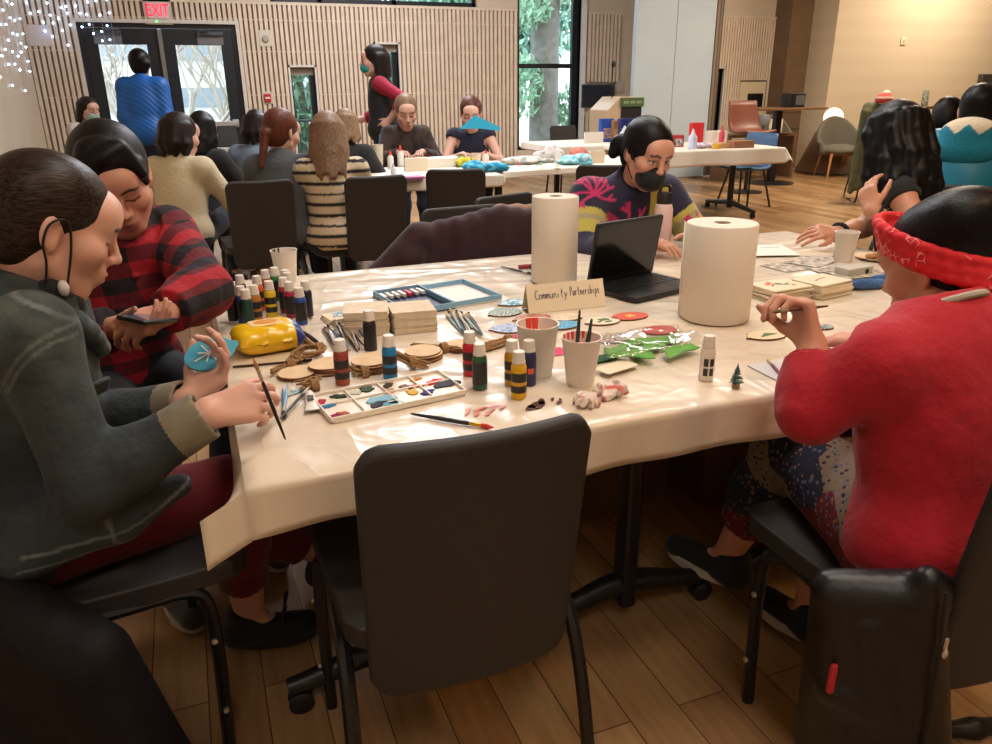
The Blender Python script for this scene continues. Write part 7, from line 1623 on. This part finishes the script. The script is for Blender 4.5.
conifer('large grey conifer trunk with sparse green sprays in the picture window', 6.82, 14.8, 9, .27, [((-.5, -.3, 2.9), (.5, .4, .4)), ((.6, -.3, 3.2), (.5, .4, .4)), ((-.5, -.2, 1.5), (.4, .3, .6)), ((.6, .1, 1.0), (.4, .3, .5)), ((.0, -.5, 3.6), (.9, .4, .35))], (128, 160, 138), 4, 340, .09)
conifer('evergreen filling the background of the picture window', 8.2, 21, 8, .3, [((-1.4, 0, 2.4), (2.4, 1.2, 2.8)), ((.6, .3, 4.4), (2.6, 1.2, 2.8))], (120, 156, 140), 5, 4200, .2)
conifer('evergreen bush seen through the tall narrow window', 2.0, 14.6, 2.2, .08, [((0, 0, 1.2), (.9, .5, 1.3))], (86, 124, 100), 6, 1500, .10)
conifer('evergreen seen through the upper narrow window', 3.6, 16.5, 4, .1, [((.1, 0, 2.6), (1.2, .5, 1.5))], (120, 148, 140), 7, 900, .12)
conifer('distant evergreens above the clerestory', 4.5, 22, 8, .25, [((-1.4, 0, 5.6), (2.6, .8, 1.5)), ((2.4, 0, 5.2), (2.0, .8, 1.2))], (116, 150, 124), 8, 1000, .2)
t = thing('building', 'pale grey building with long dark bands beyond the trees', 'building', (-.8, 26, -.12)); bm = NB(); box(bm, -7, 7, 0, 5, 0, 7); obj('wall', bm, mat('building_grey', (214, 220, 226), .8), t, smooth=False)
for z in (1.0, 2.3, 3.6, 4.9):
    bm = NB(); box(bm, -6.9, 6.9, -.05, 0, z, z+.55); obj('window_band', bm, mat('building_glass', (140, 152, 164), .3), t, smooth=False)
t = thing('railing', 'black metal railing outside the double door', 'railing', (-.1, 13.2, -.12)); bm = NB(); tube(bm, [(-2.5, 0, 1.0), (2.5, 0, 1.0)], .02, 6); tube(bm, [(-2.5, 0, .15), (2.5, 0, .15)], .015, 6); obj('rail', bm, m_black, t)
for k in range(34): bm = NB(); tube(bm, [(-2.5+k*.15, 0, 0), (-2.5+k*.15, 0, 1.0)], .008, 5); obj('baluster', bm, m_black, t)
# round pendant lamp inside, mirrored in the picture window
# ================================================================== light
W = bpy.data.worlds.new('overcast'); SC.world = W; W.use_nodes = True; nt = W.node_tree
bg = nt.nodes['Background']
tc = nd(nt, 'ShaderNodeTexCoord'); sp = nd(nt, 'ShaderNodeSeparateXYZ'); nt.links.new(tc.outputs['Generated'], sp.inputs[0])
nt.links.new(ramp(nt, sp.outputs['Z'], [(0, S(214, 226, 236)), (.25, S(232, 238, 244)), (1, S(206, 220, 236))]), bg.inputs['Color'])
bg.inputs['Strength'].default_value = 4.2
def area(name, loc, size, power, col, aim=(0, 0, -1), sy=None, spread=None):
    l = bpy.data.lights.new(name, 'AREA'); l.shape = 'RECTANGLE'; l.size = size; l.size_y = sy or size; l.energy = power; l.color = S(*col)[:3]
    if spread: l.spread = R(spread)
    o = bpy.data.objects.new(name, l); COL.objects.link(o); o.location = loc
    o.rotation_euler = Vector(aim).to_track_quat('-Z', 'Y').to_euler(); return o
WARM = (255, 247, 238); WARM2 = (255, 236, 212)
area('ceiling_lamp_table', (1.3, 1.75, 3.9), .9, 32, WARM, sy=.9)
area('ceiling_lamp_entry', (-.3, -1.6, 3.9), 1.0, 24, WARM, sy=1.0)
area('ceiling_lamp_front', (.9, .3, 3.9), .5, 15, WARM2)
area('ceiling_lamp_far_left', (1.9, 5.2, 3.9), 1.2, 66, (246, 248, 255))
area('ceiling_lamp_mid', (3.4, 4.6, 3.9), 1.0, 40, WARM)
area('ceiling_lamp_back', (2.4, 8.8, 3.9), 1.6, 125, (246, 248, 255))
area('ceiling_lamp_right', (8.2, 7.0, 3.9), 1.0, 160, WARM2)
area('ceiling_lamp_wall', (12.0, 9.2, 3.9), .8, 110, WARM2, (.05, .5, -1))
area('ceiling_lamp_near_right', (2.5, .0, 3.9), .4, 26, (255, 206, 150))
# bright overcast sky beyond the glazing
sl = bpy.data.lights.new('sky_glow', 'SUN'); sl.energy = 5.0; sl.angle = R(70); sl.color = S(214, 230, 255)[:3]
so = bpy.data.objects.new('sky_glow', sl); COL.objects.link(so); so.location = (2, 20, 12); so.rotation_euler = Vector((.0, -1, -.42)).to_track_quat('-Z', 'Y').to_euler()
SC.cycles.max_bounces = 6; SC.cycles.diffuse_bounces = 3; SC.cycles.glossy_bounces = 3; SC.cycles.transparent_max_bounces = 12
SC.cycles.caustics_reflective = False; SC.cycles.caustics_refractive = False; SC.cycles.use_denoising = True
SC.view_settings.exposure = 0.55
